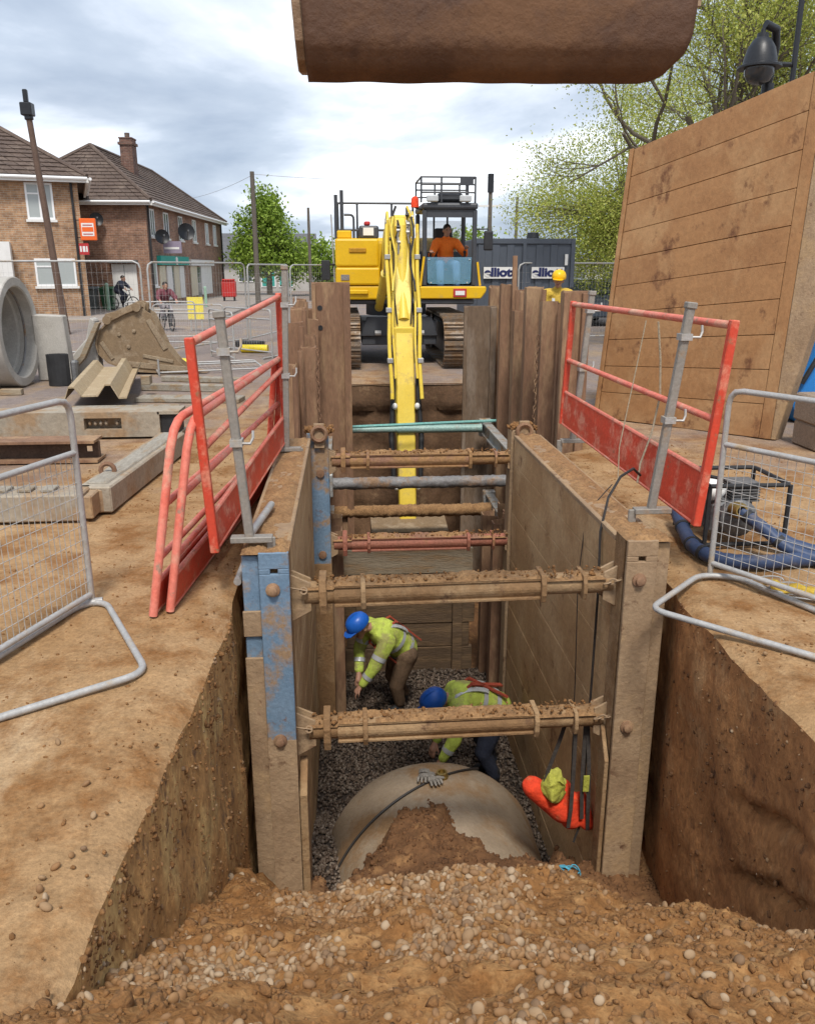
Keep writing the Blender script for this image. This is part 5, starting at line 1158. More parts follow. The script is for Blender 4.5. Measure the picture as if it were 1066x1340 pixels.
tag(MB().tube([(-10.1, 37.3, 0), (-10.1, 37.3, 1.15)], .08, 10).ball((-10.1, 37.3, 1.15), .08).build('bollard', M['postgreen'], smooth=True), 'pale green post standing on the pavement in front of the bins', 'post')
tag(MB().tube([(-6.4, 40.0, 0), (-6.4, 40.0, .95)], .07, 10).ball((-6.4, 40.0, .95), .07).build('bollard', M['postgreen'], smooth=True), 'pale green post on the pavement near the red bin', 'post')
t = thing('post_box', 'red bin on legs standing on the pavement beyond the shops', 'bin', (-6.25, 47.3, 0))
MB().box(-6.65, -5.9, 47.0, 47.5, .30, 1.15).build('body', M['postred'], t, bevel=.05); MB().box(-6.6, -5.95, 46.97, 47.53, 1.153, 1.25).build('lid', M['postred'], t, bevel=.03)
for x in (-6.55, -6.0): MB().box(x - .04, x + .04, 47.1, 47.4, 0, .30).build('leg', M['black'], t)
def low_building(label, x0, x1, y0, y1, E_, Rz, wall, rmat, wins, door=None):
    t = thing('low_building', label, 'building', ((x0 + x1) / 2, y0, 0))
    MB().box(x0, x1, y0, y1, 0, E_).build('wall', wall, t)
    ym = (y0 + y1) / 2
    MB().add([(x0 - .3, y0 - .4, E_), (x1 + .3, y0 - .4, E_), (x1 + .3, ym, Rz), (x0 - .3, ym, Rz), (x1 + .3, y1 + .4, E_), (x0 - .3, y1 + .4, E_)], [[0, 1, 2, 3], [3, 2, 4, 5], [1, 4, 2], [0, 3, 5], [0, 5, 4, 1]]).build('roof', rmat, t)
    for a, b, c, d, mt in wins: 
        f = MB().box(a - .08, b + .08, y0 - .06, y0 - .003, c - .08, d + .08).build('window', M['upvc'], t); MB().box(a, b, y0 - .075, y0 - .063, c, d).build('pane', mt, f)
    return t
GREYROOF = pm('grey slate', (.12, .12, .125), (.09, .09, .095), 2, .8, bump=.2)
PALE = pm('pale render', (.45, .43, .40), (.38, .36, .33), 2, .85, bump=.1)
low_building('low grey roofed building with teal windows beyond the shops', -10, -2.6, 70, 78, 2.3, 4.6, PALE, GREYROOF, [(-6.6, -5.6, .4, 1.75, M['teal']), (-5.2, -4.2, .4, 1.75, M['teal']), (-8.4, -7.4, .8, 1.8, GLASS)])
low_building('long pale wall building under the trees behind the excavator', -2.4, 12, 84, 90, 1.9, 2.7, PALE, GREYROOF, [(-1.5, -.6, .8, 1.6, GLASS), (1.2, 2.2, .8, 1.6, GLASS)])
low_building('white bungalow on the right beyond the parked car', 12.5, 24, 52, 60, 2.1, 2.6, M['white'], GREYROOF, [(13.6, 14.8, .8, 1.7, GLASS), (16, 17.4, .8, 1.7, GLASS)])
low_building('brick bungalow far away behind the dark container', 4, 12, 66, 74, 1.9, 2.5, BRICK, M['rooftile'], [(5, 6.2, .7, 1.5, GLASS), (8, 9.4, .7, 1.5, GLASS)])
low_building('distant brick terrace beyond the right hand road', 26, 60, 75, 84, 5, 7.6, BRICK, M['rooftile'], [(28 + 4 * i, 29.4 + 4 * i, 1 + 2.4 * j, 2.2 + 2.4 * j, GLASS) for i in range(6) for j in range(2)])
PAV = pm('paving', (.30, .26, .23), (.25, .215, .19), 1.5, .9, bump=.2, c3=(.33, .27, .21), cov=.4, dsc=.8)
pv = MB().box(-30, -4.6, 30.6, 39.9, -.1, .09).box(-8.5, -4.6, 39.92, 64, -.1, .091); struct(pv.build('pavement', PAV, bevel=.02))
# ---------------------------------------------------------------- poles, wires, lamps
t = thing('lamp_post', 'leaning brown lamp post with a dark lantern in front of the left house', 'lamp post', (-8.3, 25, 0))
f, tp = V((-8.22, 25.0, -.05)), V((-8.32, 25.05, 5.70))
f = V((-8.02, 25, -.05)); tp = V((-8.36, 25, 5.66))
MB().tube([f, f.lerp(tp, .25), tp], [.115, .10, .08], 12).build('pole', M['lampost'], t, smooth=True)
MB().tube([tp, tp + V((-.01, 0, .16))], .12, 10).box(tp.x - .17, tp.x + .13, 24.85, 25.15, tp.z + .10, tp.z + .42).build('lantern', M['lamphead'], t, bevel=.02)
MB().box(tp.x - .09, tp.x + .03, 24.94, 25.06, tp.z + .425, tp.z + .75).build('finial', M['lamphead'], t, bevel=.02)
def pole(lb, x, y, h, r, cross=False):
    t = thing('utility_pole', lb, 'pole', (x, y, 0), 'wooden utility poles')
    MB().tube([(x, y, -.1), (x, y, h)], [r, r * .75], 10).build('shaft', M['pole'], t, smooth=True)
    if cross: MB().box(x - .6, x + .6, y - .05, y + .05, h - 1.6, h - 1.5).build('cross_arm', M['white'], t); MB().tube([(x, y, h - .9), (x, y, h)], r * 1.25, 10).build('pole_head', M['lamphead'], t, smooth=True)
    return t
pole('wooden pole with wires in front of the small green tree', -4.0, 40, 5.95, .13)
pole('thin grey pole left of the excavator cab rail', -1.95, 50, 5.1, .10)
pole('pole with a dark head and white arm right of the cab', 7.6, 45, 6.45, .13, True)
pole('thin plain pole behind the dark container', 12.0, 60, 6.5, .12)
for a, b_, lb in (((-4.0, 40, 5.85), (7.6, 45, 6.3), 'thin wire strung between the tree pole and the pole beside the cab'), ((-4.0, 40, 5.8), (-11, 60, 6.2), 'thin wire strung from the tree pole to the left over the shops'), ((7.6, 45, 6.1), (30, 70, 7.5), 'thin wire strung from the pole beside the cab to the right')):
    A, B = V(a), V(b_); tag(MB().tube([A.lerp(B, i / 16) + V((0, 0, -.22 * 4 * (i / 16) * (1 - i / 16))) for i in range(17)], .009, 4).build('overhead_wire', M['galv']), lb, 'wire')
t = thing('street_lamp', 'dark bell shaped street lamp on a post behind the tall standing sheet', 'street lamp', (5.3, 11.0, 0))
MB().tube([(5.35, 11.1, 0), (5.35, 11.1, 4.06)], .075, 12).build('post', M['lamphead'], t, smooth=True)
MB().tube([(5.35, 11.1, 4.05), (5.35, 11.0, 4.45), (5.28, 10.9, 4.62), (5.12, 10.85, 4.66)], .05, 10).tube([(5.35, 11.08, 4.28), (5.62, 11.1, 4.28)], .03, 8).build('arm', M['lamphead'], t, smooth=True)
T = Matrix.Translation((5.10, 10.85, 4.14)) @ Matrix.Diagonal((.86, .86, .86, 1))
MB().lathe([(.0, .56), (.03, .55), (.035, .50), (.075, .49), (.08, .44), (.13, .40), (.19, .30), (.225, .17), (.235, .10), (.30, .07), (.30, .045), (.21, .05)], 28, T).build('shade', M['lamphead'], t, smooth=True)
MB().lathe([(.205, .06), (.20, -.03), (.155, -.12), (.08, -.16), (0, -.17)], 24, T).build('glass_bowl', glassmat('smoked bowl', (.05, .055, .06), .15), t, smooth=True)
tag(MB().tube([(5.66, 11.1, 3.7), (5.66, 11.1, 5.6)], .035, 8).build('thin_mast', M['lamphead'], smooth=True), 'thin dark mast rising beside the bell shaped street lamp', 'mast')

# ---------------------------------------------------------------- trees
def limb(b, p, d, r, depth, tips, ln, spread, up=.25):
    pts = [p]; q = p.copy(); rs = [r]; n = 4
    for i in range(n):
        d = (d + V((random.uniform(-1, 1), random.uniform(-1, 1), random.uniform(-.6, 1) * 1)) * .22 + V((0, 0, up * .15))).normalized()
        q = q + d * ln / n; pts.append(q.copy()); rs.append(r * (1 - .45 * (i + 1) / n))
        if depth <= 1: tips.append(q.copy())
    b.tube(pts, rs, 5 if depth < 3 else 8)
    if depth == 0: return
    for k in range(random.choice((2, 3, 3)) if depth > 1 else 3):
        i = random.choice((2, 3, 4)); nd = (d + V((random.gauss(0, 1), random.gauss(0, 1), random.gauss(.15, .7))) * spread).normalized()
        limb(b, pts[i], nd, rs[i] * .72, depth - 1, tips, ln * .74, spread, up)
def leaves(name, pts, size, mat, parent, n, rad):
    base = np.array([p[:] for p in pts]); idx = RNG.integers(0, len(base), n)
    c = base[idx] + RNG.normal(size=(n, 3)) * rad
    a = RNG.normal(size=(n, 3)); a /= np.linalg.norm(a, axis=1)[:, None]; b = np.cross(a, RNG.normal(size=(n, 3))); b /= np.linalg.norm(b, axis=1)[:, None]
    s = (size * RNG.uniform(.6, 1.3, n))[:, None]
    vs = np.stack([c - a * s, c + b * s * .55, c + a * s, c - b * s * .55], 1).reshape(-1, 3)
    return npmesh(name, vs, np.arange(4 * n).reshape(n, 4), mat, kind=None, smooth=False, parent=parent)
def tree(lb, loc, h, trunk_h, r, depth, spread, ln, nl, size, rad, mat, group=None, lean=(0, 0, 1), limbs=5, name='broadleaf_tree', crownfilter=None):
    t = thing(name, lb, 'tree', loc, group); b = MB(); tips = []
    p0 = V(loc); top = p0 + V(lean).normalized() * trunk_h
    b.tube([p0 - V((0, 0, .1)), p0.lerp(top, .12), p0.lerp(top, .6), top], [r * 1.5, r * 1.05, r * .9, r * .75], 10)
    for k in range(limbs):
        a = 2 * math.pi * (k + random.random() * .6) / limbs; s = p0.lerp(top, random.uniform(.7, 1)); limb(b, s, V((math.cos(a) * .8, math.sin(a) * .8, random.uniform(.5, 1.3))).normalized(), r * .55, depth, tips, ln, spread)
    limb(b, top, V((0, 0, 1)), r * .7, depth, tips, ln * 1.1, spread)
    b.build('trunk', M['bark'], t, smooth=True)
    leaves('crown', tips, size, mat, t, nl, rad); return t
random.seed(21)
def cloudtree(lb, loc, crown, nl, size, mat, trunk_r=.16, group=None, name='broadleaf_tree'):
    # crown: list of (centre offset, radii); leaves gathered in clumps through the volumes with gaps between them
    t = thing(name, lb, 'tree', loc, group); b = MB(); p0 = V(loc); cl = []
    top = p0 + V(crown[0][0])
    b.tube([p0 - V((0, 0, .1)), p0.lerp(top, .5), top], [trunk_r * 1.3, trunk_r, trunk_r * .5], 9)
    for off, rad in crown:
        c = p0 + V(off); k = int(26 * (rad[0] * rad[1] * rad[2]) ** (1 / 2.2)) + 12
        for i in range(k):
            v = V((random.gauss(0, 1), random.gauss(0, 1), random.gauss(0, 1))).normalized() * random.uniform(.45, 1.08)
            q = c + V((v.x * rad[0], v.y * rad[1], v.z * rad[2])); cl.append(q)
            if random.random() < .5: b.tube([p0.lerp(top, random.uniform(.35, .95)), p0.lerp(top, .8).lerp(q, .5) + V((random.uniform(-.2, .2), random.uniform(-.2, .2), -.1)), q], [trunk_r * .22, trunk_r * .13, .008], 5)
    b.build('trunk', M['bark'], t, smooth=True)
    leaves('crown', cl, size, mat, t, nl, .17 * (sum(r[0] for _, r in crown) / len(crown)) ** .7 + .08); return t
cloudtree('fresh green conical tree behind the wooden pole beyond the shops', (-5.0, 58, 0), [((0, 0, 5.6), (.9, .9, 1.3)), ((-.2, 0, 4.2), (1.8, 1.6, 1.4)), ((.4, 0, 3.0), (2.5, 2, 1.2)), ((-1.0, 0, 2.4), (1.7, 1.6, 1.0)), ((1.2, 0, 2.0), (1.5, 1.5, .8))], 15000, .12, LEAF)
cloudtree('round green bush tree left of the excavator body', (-1.4, 60, 0), [((0, 0, 2.5), (1.5, 1.4, 1.3)), ((.6, 0, 1.5), (1.5, 1.2, 1))], 3500, .14, LEAF, .1)
for x, y, s, lb in ((8.4, 36, 1.0, 'clipped green bush left of the parked dark car'), (9.9, 40, 1.1, 'round green bush behind the parked dark car'), (7.2, 44, 1.3, 'green bush against the far bungalow behind the container')):
    cloudtree(lb, (x, y, 0), [((0, 0, .8 * s), (.9 * s, .8 * s, .75 * s))], 1800, .09, LEAF, .06, name='bush')
for x, y, s, lb in ((-22, 110, 1, 'far round tree over the roofs at the left'), (16, 105, 1.2, 'far round tree right of the excavator'), (30, 95, 1.3, 'far round tree beyond the distant terrace'), (2, 120, .9, 'far low tree behind the long pale building')):
    cloudtree(lb, (x, y, 0), [((0, 0, 3.4 * s), (3 * s, 3 * s, 2 * s)), ((1.5, 0, 2 * s), (2.5 * s, 2 * s, 1.4 * s))], 3500, .26, LEAF, .2)
random.seed(5)
tree('tall spring tree with sparse yellow green leaves behind the standing sheet', (8.8, 19, 0), 11, 3.0, .22, 4, .75, 2.6, 70000, .030, .20, LEAF2, lean=(-.06, 0, 1), limbs=8, name='spring_tree')
random.seed(9)
cloudtree('denser yellow green spring tree rising over the dark container and car', (9.6, 28, 0), [((-.6, 0, 4.6), (2.9, 2.2, 2.0)), ((-2.2, 0, 3.4), (2.0, 1.8, 1.3)), ((1.2, 0, 3.0), (2.6, 2, 1.9)), ((1.6, 0, 6.2), (2.8, 2.2, 1.6)), ((-1.0, 0, 2.2), (1.5, 1.5, .9))], 72000, .040, LEAF2, .17, name='spring_tree')
random.seed(13)
tree('spring tree at the right edge behind the bell shaped lamp', (13.5, 21, 0), 11, 3.0, .22, 4, .75, 2.7, 46000, .031, .21, LEAF2, limbs=6, name='spring_tree')
# ---------------------------------------------------------------- container, car
t = thing('site_container', 'slate grey site container with two white name plates behind the excavator', 'container', (5.2, 21, 0))
x0, x1, yc, zt = 3.0, 5.42, 20.1, 2.48
MB().box(x0, x1, yc, yc + 2.6, .12, zt).build('body', M['container'], t, bevel=.015)
for a, b_ in ((x0 - .02, x0 + .08), (x0 + 1.19, x0 + 1.28), (x1 - .08, x1 + .02)): MB().box(a, b_, yc - .05, yc - .003, .1, zt + .02).build('corner_post', M['container'], t, bevel=.008)
for z in (.1, zt - .10): MB().box(x0 + .083, x1 - .083, yc - .045, yc - .003, z, z + .12).build('frame_rail', M['container'], t, bevel=.008)
for i in range(8): 
    xa = x0 + .13 + i * .345
    if xa + .17 < x1 - .09 and not (1.0 < xa - x0 < 1.29): MB().box(xa, xa + .17, yc - .025, yc - .003, .23, zt - .11).build('rib', M['container'], t, bevel=.008)
MB().box(x1 - .22, x1 - .15, yc - .06, yc - .028, 1.9, 2.15).build('paper_label', M['white'], t)
MB().lathe([(.0, .2), (.14, .18), (.17, 0), (0, 0)], 12, Matrix.Translation((4.6, 20.9, zt))).build('roof_vent', M['lamphead'], t, smooth=True)
def text(body, loc, size, mat, parent, rot=(R(90), 0, 0), bold=0.0, sx=1.0, ext=.004):
    cu = bpy.data.curves.new('lettering', 'FONT'); cu.body = body; cu.size = size; cu.extrude = ext; cu.offset = bold; cu.align_x = 'CENTER'; cu.align_y = 'CENTER'
    to = bpy.data.objects.new('tmp', cu); COL.objects.link(to); dg = bpy.context.evaluated_depsgraph_get(); me = bpy.data.meshes.new_from_object(to.evaluated_get(dg)); bpy.data.objects.remove(to)
    from mathutils import Euler
    me.transform(Matrix.Translation(V(loc) - OFF[parent]) @ Euler(rot).to_matrix().to_4x4() @ Matrix.Diagonal((sx, 1, 1, 1)))
    o = bpy.data.objects.new('lettering', me); COL.objects.link(o); o.parent = parent; OFF[o] = OFF[parent]; me.materials.clear(); me.materials.append(mat); return o
for xc in (3.66, 4.80):
    p = MB().box(xc - .39, xc + .39, yc - .075, yc - .052, 1.60, 1.86).build('name_plate', M['white'], t)
    text('elliott', (xc, yc - .080, 1.735), .265, M['navytext'], p, bold=.013, sx=1.2)
t = thing('parked_car', 'dark estate car parked on the road to the right beyond the barrier', 'car', (8.2, 29, 0))
CB = [(-.9, .25), (.9, .25), (.92, .75), (.80, .95), (.62, 1.42), (-.62, 1.42), (-.80, .95), (-.92, .75)]
sideprof = [(27.0, .28), (27.02, .70), (27.2, .92), (28.0, 1.0), (28.7, 1.45), (30.6, 1.47), (31.2, 1.0), (31.3, .75), (31.3, .28)]
def carx(z): return .90 if z < 1.0 else .90 - (z - 1.0) * .45
b = MB(); n = len(sideprof)
b.add([V((8.3 + s * carx(z), y, z)) for s in (-1, 1) for y, z in sideprof], [list(range(n)), [n + i for i in range(n)][::-1]] + [[i, n + i, n + (i + 1) % n, (i + 1) % n] for i in range(n)])
b.build('body', M['carpaint'], t, bevel=.05, seg=2)
MB().add([(7.62, 28.0, 1.03), (8.98, 28.0, 1.03), (8.88, 28.62, 1.40), (7.72, 28.62, 1.40)], [[0, 1, 2, 3]]).build('windscreen', GLASS, t); MB().add([(7.395, 28.3, 1.03), (7.395, 30.8, 1.03), (7.56, 30.4, 1.38), (7.56, 28.8, 1.38)], [[0, 1, 2, 3]]).build('side_window', GLASS, t)
for x in (7.5, 9.1):
    for y in (27.8, 30.4): MB().lathe([(.0, -.1), (.32, -.1), (.32, .1), (0, .1)], 20, Matrix.Translation((x, y, .32)) @ Matrix.Rotation(R(90), 4, 'Y')).build('wheel', M['black'], t)
for x in (7.7, 8.9): MB().ball((x, 27.03, .68), (.16, .03, .08)).build('headlight', M['silver'], t)
tag(MB().tube(rounded([(3.6, 17.0, .12), (4.6, 17.2, .12)], .05), .11, 12).build('yellow_tube', M['hiyellow'], smooth=True), 'yellow tube lying on the road behind the right red barrier', 'tube')
for (x, y, z1, lb) in ((4.15, 15.5, 1.5, 'short dark post standing between the right piles and the standing sheet'),):
    t = thing('dark_post', lb, 'post', (x, y, 0)); MB().tube([(x, y, 0), (x, y, z1)], .06, 10).build('shaft', M['lamphead'], t, smooth=True); MB().box(x - .3, x + .3, y - .3, y + .3, 0, .12).build('base', M['black'], t, bevel=.03)
# ---------------------------------------------------------------- excavator (faces the camera)
EX = thing('excavator', 'yellow tracked excavator facing the camera with its arm reaching down into the trench', 'excavator', (1.1, 17.5, 0))
EXC = 1.06
def trackloop(xc, w):
    yf, yb, r = 16.05, 19.1, .46
    path = []
    for i in range(9): a = R(-90 - 180 * i / 8); path.append((yf + r * math.cos(a), r + .02 + r * math.sin(a)))
    for i in range(9): a = R(90 - 180 * i / 8); path.append((yb + r * math.cos(a), r + .02 + r * math.sin(a)))
    # resample evenly
    pts = path + [path[0]]; L_ = [0]
    for a, b in zip(pts, pts[1:]): L_.append(L_[-1] + math.dist(a, b))
    k = 46; res = []
    for i in range(k):
        s = L_[-1] * i / k
        for j in range(len(pts) - 1):
            if L_[j] <= s <= L_[j + 1] + 1e-9:
                f = (s - L_[j]) / max(1e-9, L_[j + 1] - L_[j]); res.append((pts[j][0] + (pts[j + 1][0] - pts[j][0]) * f, pts[j][1] + (pts[j + 1][1] - pts[j][1]) * f)); break
    tr = MB().box(xc - w * .25, xc + w * .25, yf - .2, yb + .2, .16, .80).build('track_frame', M['charcoal'], EX, bevel=.04)
    for y in (yf, yb): MB().lathe([(0, -w * .3), (r - .08, -w * .3), (r - .08, w * .3), (0, w * .3)], 20, Matrix.Translation((xc, y, r + .02)) @ Matrix.Rotation(R(90), 4, 'Y')).build('track_wheel', M['charcoal'], tr, smooth=True)
    cy, cz = (yf + yb) / 2, r
    for (y0, z0), (y1, z1) in zip(res, res[1:] + res[:1]):
        d = V((0, y1 - y0, z1 - z0)); ln = d.length; d.normalize(); n = V((0, -d.z, d.y))
        mid = V((xc, (y0 + y1) / 2, (z0 + z1) / 2))
        yy = min(max(mid.y, yf), yb); outw = (mid - V((xc, yy, r + .02)))
        if n.dot(outw) < 0: n = -n
        X_ = V((1, 0, 0)); b = MB()
        def q(c, hw, hl, hh): b.add([c + X_ * a * hw + d * e * hl + n * g * hh for g in (-1, 1) for e in (-1, 1) for a in (-1, 1)], [[0, 2, 3, 1], [4, 5, 7, 6], [0, 1, 5, 4], [2, 6, 7, 3], [0, 4, 6, 2], [1, 3, 7, 5]])
        q(mid, w / 2, ln * .46, .018); q(mid + n * .035 - d * ln * .3, w / 2 - .004, .012, .02); q(mid + n * .035 + d * ln * .1, w / 2 - .004, .012, .02)
        b.build('track_shoe', M['trackshoe'], tr)
trackloop(.02, .52); trackloop(2.10, .52)
MB().box(.32, 1.80, 16.6, 18.6, .38, .85).prism([(.3, .55), (1.82, .55), (1.7, .92), (.42, .92)], 16.55, 16.58, YZ).build('car_body', M['charcoal'], EX, bevel=.03)
MB().lathe([(0, .92), (.62, .92), (.62, 1.16), (0, 1.16)], 28, Matrix.Translation((EXC, 17.6, 0))).build('slew_ring', M['charcoal'], EX, smooth=True)
for s in (-.42, .42): MB().tube([(EXC + s - .06, 16.5, .62), (EXC + s + .06, 16.5, .62)], .05, 10).build('tie_down', M['galv'], EX)
MB().box(-.16, 2.50, 16.35, 19.6, 1.17, 1.26).build('deck', M['charcoal'], EX, bevel=.02)
MB().prism([(-.16, 1.262), (.68, 1.262), (.68, 1.52), (-.16, 1.52)], 16.25, 19.5, YZ).build('lower_skirt', M['yellow'], EX, bevel=.03, seg=2)
MB().box(-.16, .68, 16.22, 18.2, 1.53, 1.85).build('side_box', M['yellow'], EX, bevel=.035, seg=2)
MB().box(-.16, .66, 16.24, 18.2, 1.86, 2.37).build('tool_box', M['yellow'], EX, bevel=.04, seg=2)
MB().box(.10, .42, 16.215, 16.238, 2.12, 2.20).build('handle_recess_shade', pm('yellow darkened as recess shade', (.45, .22, .01), (.40, .2, .01), 3, .5, bump=0), EX, bevel=.01)  # no hollow here: darker yellow block paints the shade of a handle recess
MB().box(-.06, .10, 16.205, 16.218, 1.62, 1.72).build('plate', M['tubegrey'], EX)
MB().box(.08, .45, 16.20, 16.248, 1.36, 1.44).build('step', M['yellow'], EX, bevel=.015)
MB().box(-.12, .16, 16.5, 16.9, 2.375, 2.52).build('filler_box', M['yellow'], EX, bevel=.02); MB().box(.30, .68, 16.7, 17.6, 2.38, 2.62).build('engine_cover', M['charcoal'], EX, bevel=.04, seg=2)
MB().box(.38, .58, 16.68, 16.697, 2.44, 2.58).build('warning_label', M['white'], EX); MB().box(.40, .52, 16.75, 16.95, 2.625, 2.70).build('filter_cap', M['signred'], EX, bevel=.02)
MB().box(-.16, 2.48, 18.2, 20.0, 1.27, 2.45).build('counterweight', M['yellow'], EX, bevel=.12, seg=3)
for z in (3.06, 2.56): MB().tube([(-.10, 17.3, z), (1.38, 17.3, z)], .022, 8).build('hand_rail', M['charcoal'], EX, smooth=True)
for x in (-.10, .28, .96, 1.38): MB().tube([(x, 17.3, 2.38), (x, 17.3, 3.06)], .022, 8).build('rail_post', M['charcoal'], EX, smooth=True)
for x, z in ((-.13, 3.16), (-.02, 3.24)): MB().tube([(x, 16.6, 2.37), (x, 16.6, z)], .035, 8).build('exhaust_pipe', M['charcoal'], EX, smooth=True)
MB().tube(rounded([(.02, 16.5, 2.8), (.20, 16.5, 2.8), (.20, 16.5, 2.38)], .08, 4), .022, 8).build('grab_rail', M['charcoal'], EX, smooth=True)
MB().tube([(-.16, 16.4, 1.9), (-.34, 16.3, 1.9)], .02, 6).box(-.42, -.26, 16.25, 16.33, 1.62, 1.98).build('mirror', M['black'], EX, bevel=.02)
MB().tube([(-.18, 16.4, 1.5), (-.22, 16.4, 2.8)], .015, 6).build('marker_rod', M['galv'], EX)
# cab
cx0, cx1, cy0, cy1, cz0, cz1 = 1.50, 2.54, 16.45, 18.1, 1.27, 3.02
cab = MB(); w_ = .085
for x in (cx0, cx1 - w_):
    for y in (cy0, cy1 - w_): cab.box(x, x + w_, y, y + w_, cz0 + .24, cz1 - .12)
cab.box(cx0, cx1, cy0, cy0 + w_, cz0 + .12, cz0 + .24)
cab.box(cx0, cx1, cy1 - w_, cy1, cz0 + .12, cz0 + .9)
for x in (cx0, cx1 - .04): cab.box(x, x + .04, cy0 + w_, cy1 - w_, cz0 + .10, cz0 + (.75 if x > 2 else .5))
cab = cab.build('cab_frame', M['charcoal'], EX, bevel=.02)
MB().box(cx0 - .01, cx1 + .01, cy0 - .03, cy1 + .02, cz1 - .118, cz1 + .0).build('roof', M['charcoal'], cab, bevel=.04, seg=2)
MB().box(cx0 + .01, cx1 - .01, cy0 + .02, cy1 - .02, cz0 + .02, cz0 + .11).build('cab_floor', M['charcoal'], cab)
MB().prism([(cx0 + .05, cz1 - .26), (cx1 - .05, cz1 - .26), (cx1 - .05, cz1 - .12), (cx0 + .05, cz1 - .12)], cy0 + .02, cy0 + .06, YZ).build('front_header', M['charcoal'], cab)
fp = MB().prism([(cx0 + .10, 1.58), (cx0 + .14, 1.545), (cx1 - .14, 1.545), (cx1 - .10, 1.58), (cx1 - .09, 2.04), (cx0 + .09, 2.04)], cy0 + .028, cy0 + .036, YZ).build('lower_front_glass', CABGLASS, cab)
for x, z in ((cx0 + .13, 2.0), (cx1 - .13, 2.0), (cx0 + .17, 1.57), (cx1 - .17, 1.57)): MB().lathe([(0, 0), (.014, 0), (.014, .008), (0, .008)], 8, Matrix.Translation((x, cy0 + .027, z)) @ Matrix.Rotation(R(90), 4, 'X')).build('glass_stud', M['silver'], cab)
MB().box(cx0 + .09, cx1 - .09, cy1 - .04, cy1 - .034, 2.1, 2.78).build('rear_glass', CLEAR, cab)
for x in (cx0 + .38, cx1 - .38): MB().box(x - .02, x + .02, cy1 - .05, cy1 - .044, 2.08, 2.88).build('rear_bar', M['charcoal'], cab)
MB().box(1.80, 2.28, 17.25, 17.7, 1.55, 1.80).build('seat', M['black'], cab, bevel=.05, seg=2); MB().prism([(1.80, 1.75), (2.28, 1.75), (2.22, 2.62), (1.86, 2.62)], 17.68, 17.8, YZ).build('seat_back', M['black'], cab, bevel=.04, seg=2)
for x in (1.70, 2.38): MB().box(x - .06, x + .06, 17.0, 17.5, 1.6, 1.95).build('console', M['black'], cab, bevel=.03); MB().tube([(x, 17.0, 1.95), (x, 16.95, 2.12)], .018, 6).ball((x, 16.95, 2.14), .032).build('lever', M['black'], cab)
# guard cage on the cab roof, work lights
g = MB()
for z in (3.20, 3.34, 3.47): g.tube([(cx0 - .03, cy0, z), (cx1 - .05, cy0, z)], .018, 6).tube([(cx0 - .03, cy0 + 1.2, z), (cx1 - .05, cy0 + 1.2, z)], .018, 6)
for x in (cx0 - .03, cx0 + .35, cx0 + .85, cx1 - .05):
    for y in (cy0, cy0 + 1.2): g.tube([(x, y, 3.02), (x, y, 3.47)], .02, 6)
for x in (cx0 - .03, cx1 - .05): g.tube([(x, cy0, 3.47), (x, cy0 + 1.2, 3.47)], .018, 6)
g.build('roof_guard', M['charcoal'], cab, smooth=True)
MB().box(cx0 + .70, cx0 + .95, cy0 - .02, cy0 - .005, 3.33, 3.46).build('guard_plate', M['charcoal'], cab)
MB().prism([(cx0 + .22, 3.06), (cx1 - .2, 3.06), (cx1 - .28, 3.20), (cx0 + .30, 3.20)], cy0 + .1, cy0 + .9, YZ).build('roof_hatch', M['charcoal'], cab, bevel=.03)
for x in (cx0 + .18, cx1 - .24): MB().box(x - .11, x + .11, cy0 - .08, cy0 + .02, 3.03, 3.15).build('work_light', M['silver'], cab, bevel=.02)
MB().lathe([(0, 0), (.075, 0), (.07, .15), (.04, .19), (0, .2)], 14, Matrix.Translation((cx0 - .14, cy0 + .1, 2.94))).build('beacon', M['orangered'], cab, smooth=True); MB().tube([(cx0 - .14, cy0 + .1, 2.94), (cx0 - .0, cy0 + .15, 2.9)], .02, 6).build('beacon_bracket', M['charcoal'], cab)
MB().tube([(cx1, cy0 + .05, 2.55), (cx1 + .20, cy0 - .05, 2.55), (cx1 + .20, cy0 - .05, 2.3)], .016, 6).build('mirror_arm', M['charcoal'], cab); MB().box(cx1 + .12, cx1 + .30, cy0 - .09, cy0 - .03, 2.16, 2.52).build('mirror', M['black'], cab, bevel=.03, seg=2)
MB().prism([(1.44, 1.27), (2.62, 1.27), (2.72, 1.40), (2.72, 1.50), (1.44, 1.50)], 16.30, 16.44, YZ).build('cab_sill', M['yellow'], EX, bevel=.02)
MB().box(2.08, 2.34, 16.28, 16.298, 1.30, 1.46).build('number_plate', M['signred'], EX, bevel=.01); MB().box(2.12, 2.30, 16.270, 16.278, 1.34, 1.42).build('plate_panel', M['white'], EX)
MB().bar((1.46, 16.46, 1.51), (1.53, 16.46, 2.05), .04, .04, (0, 1, 0)).build('side_trim', M['yellow'], EX); MB().bar((2.62, 16.46, 1.51), (2.56, 16.46, 1.95), .04, .04, (0, 1, 0)).build('side_trim', M['yellow'], EX)
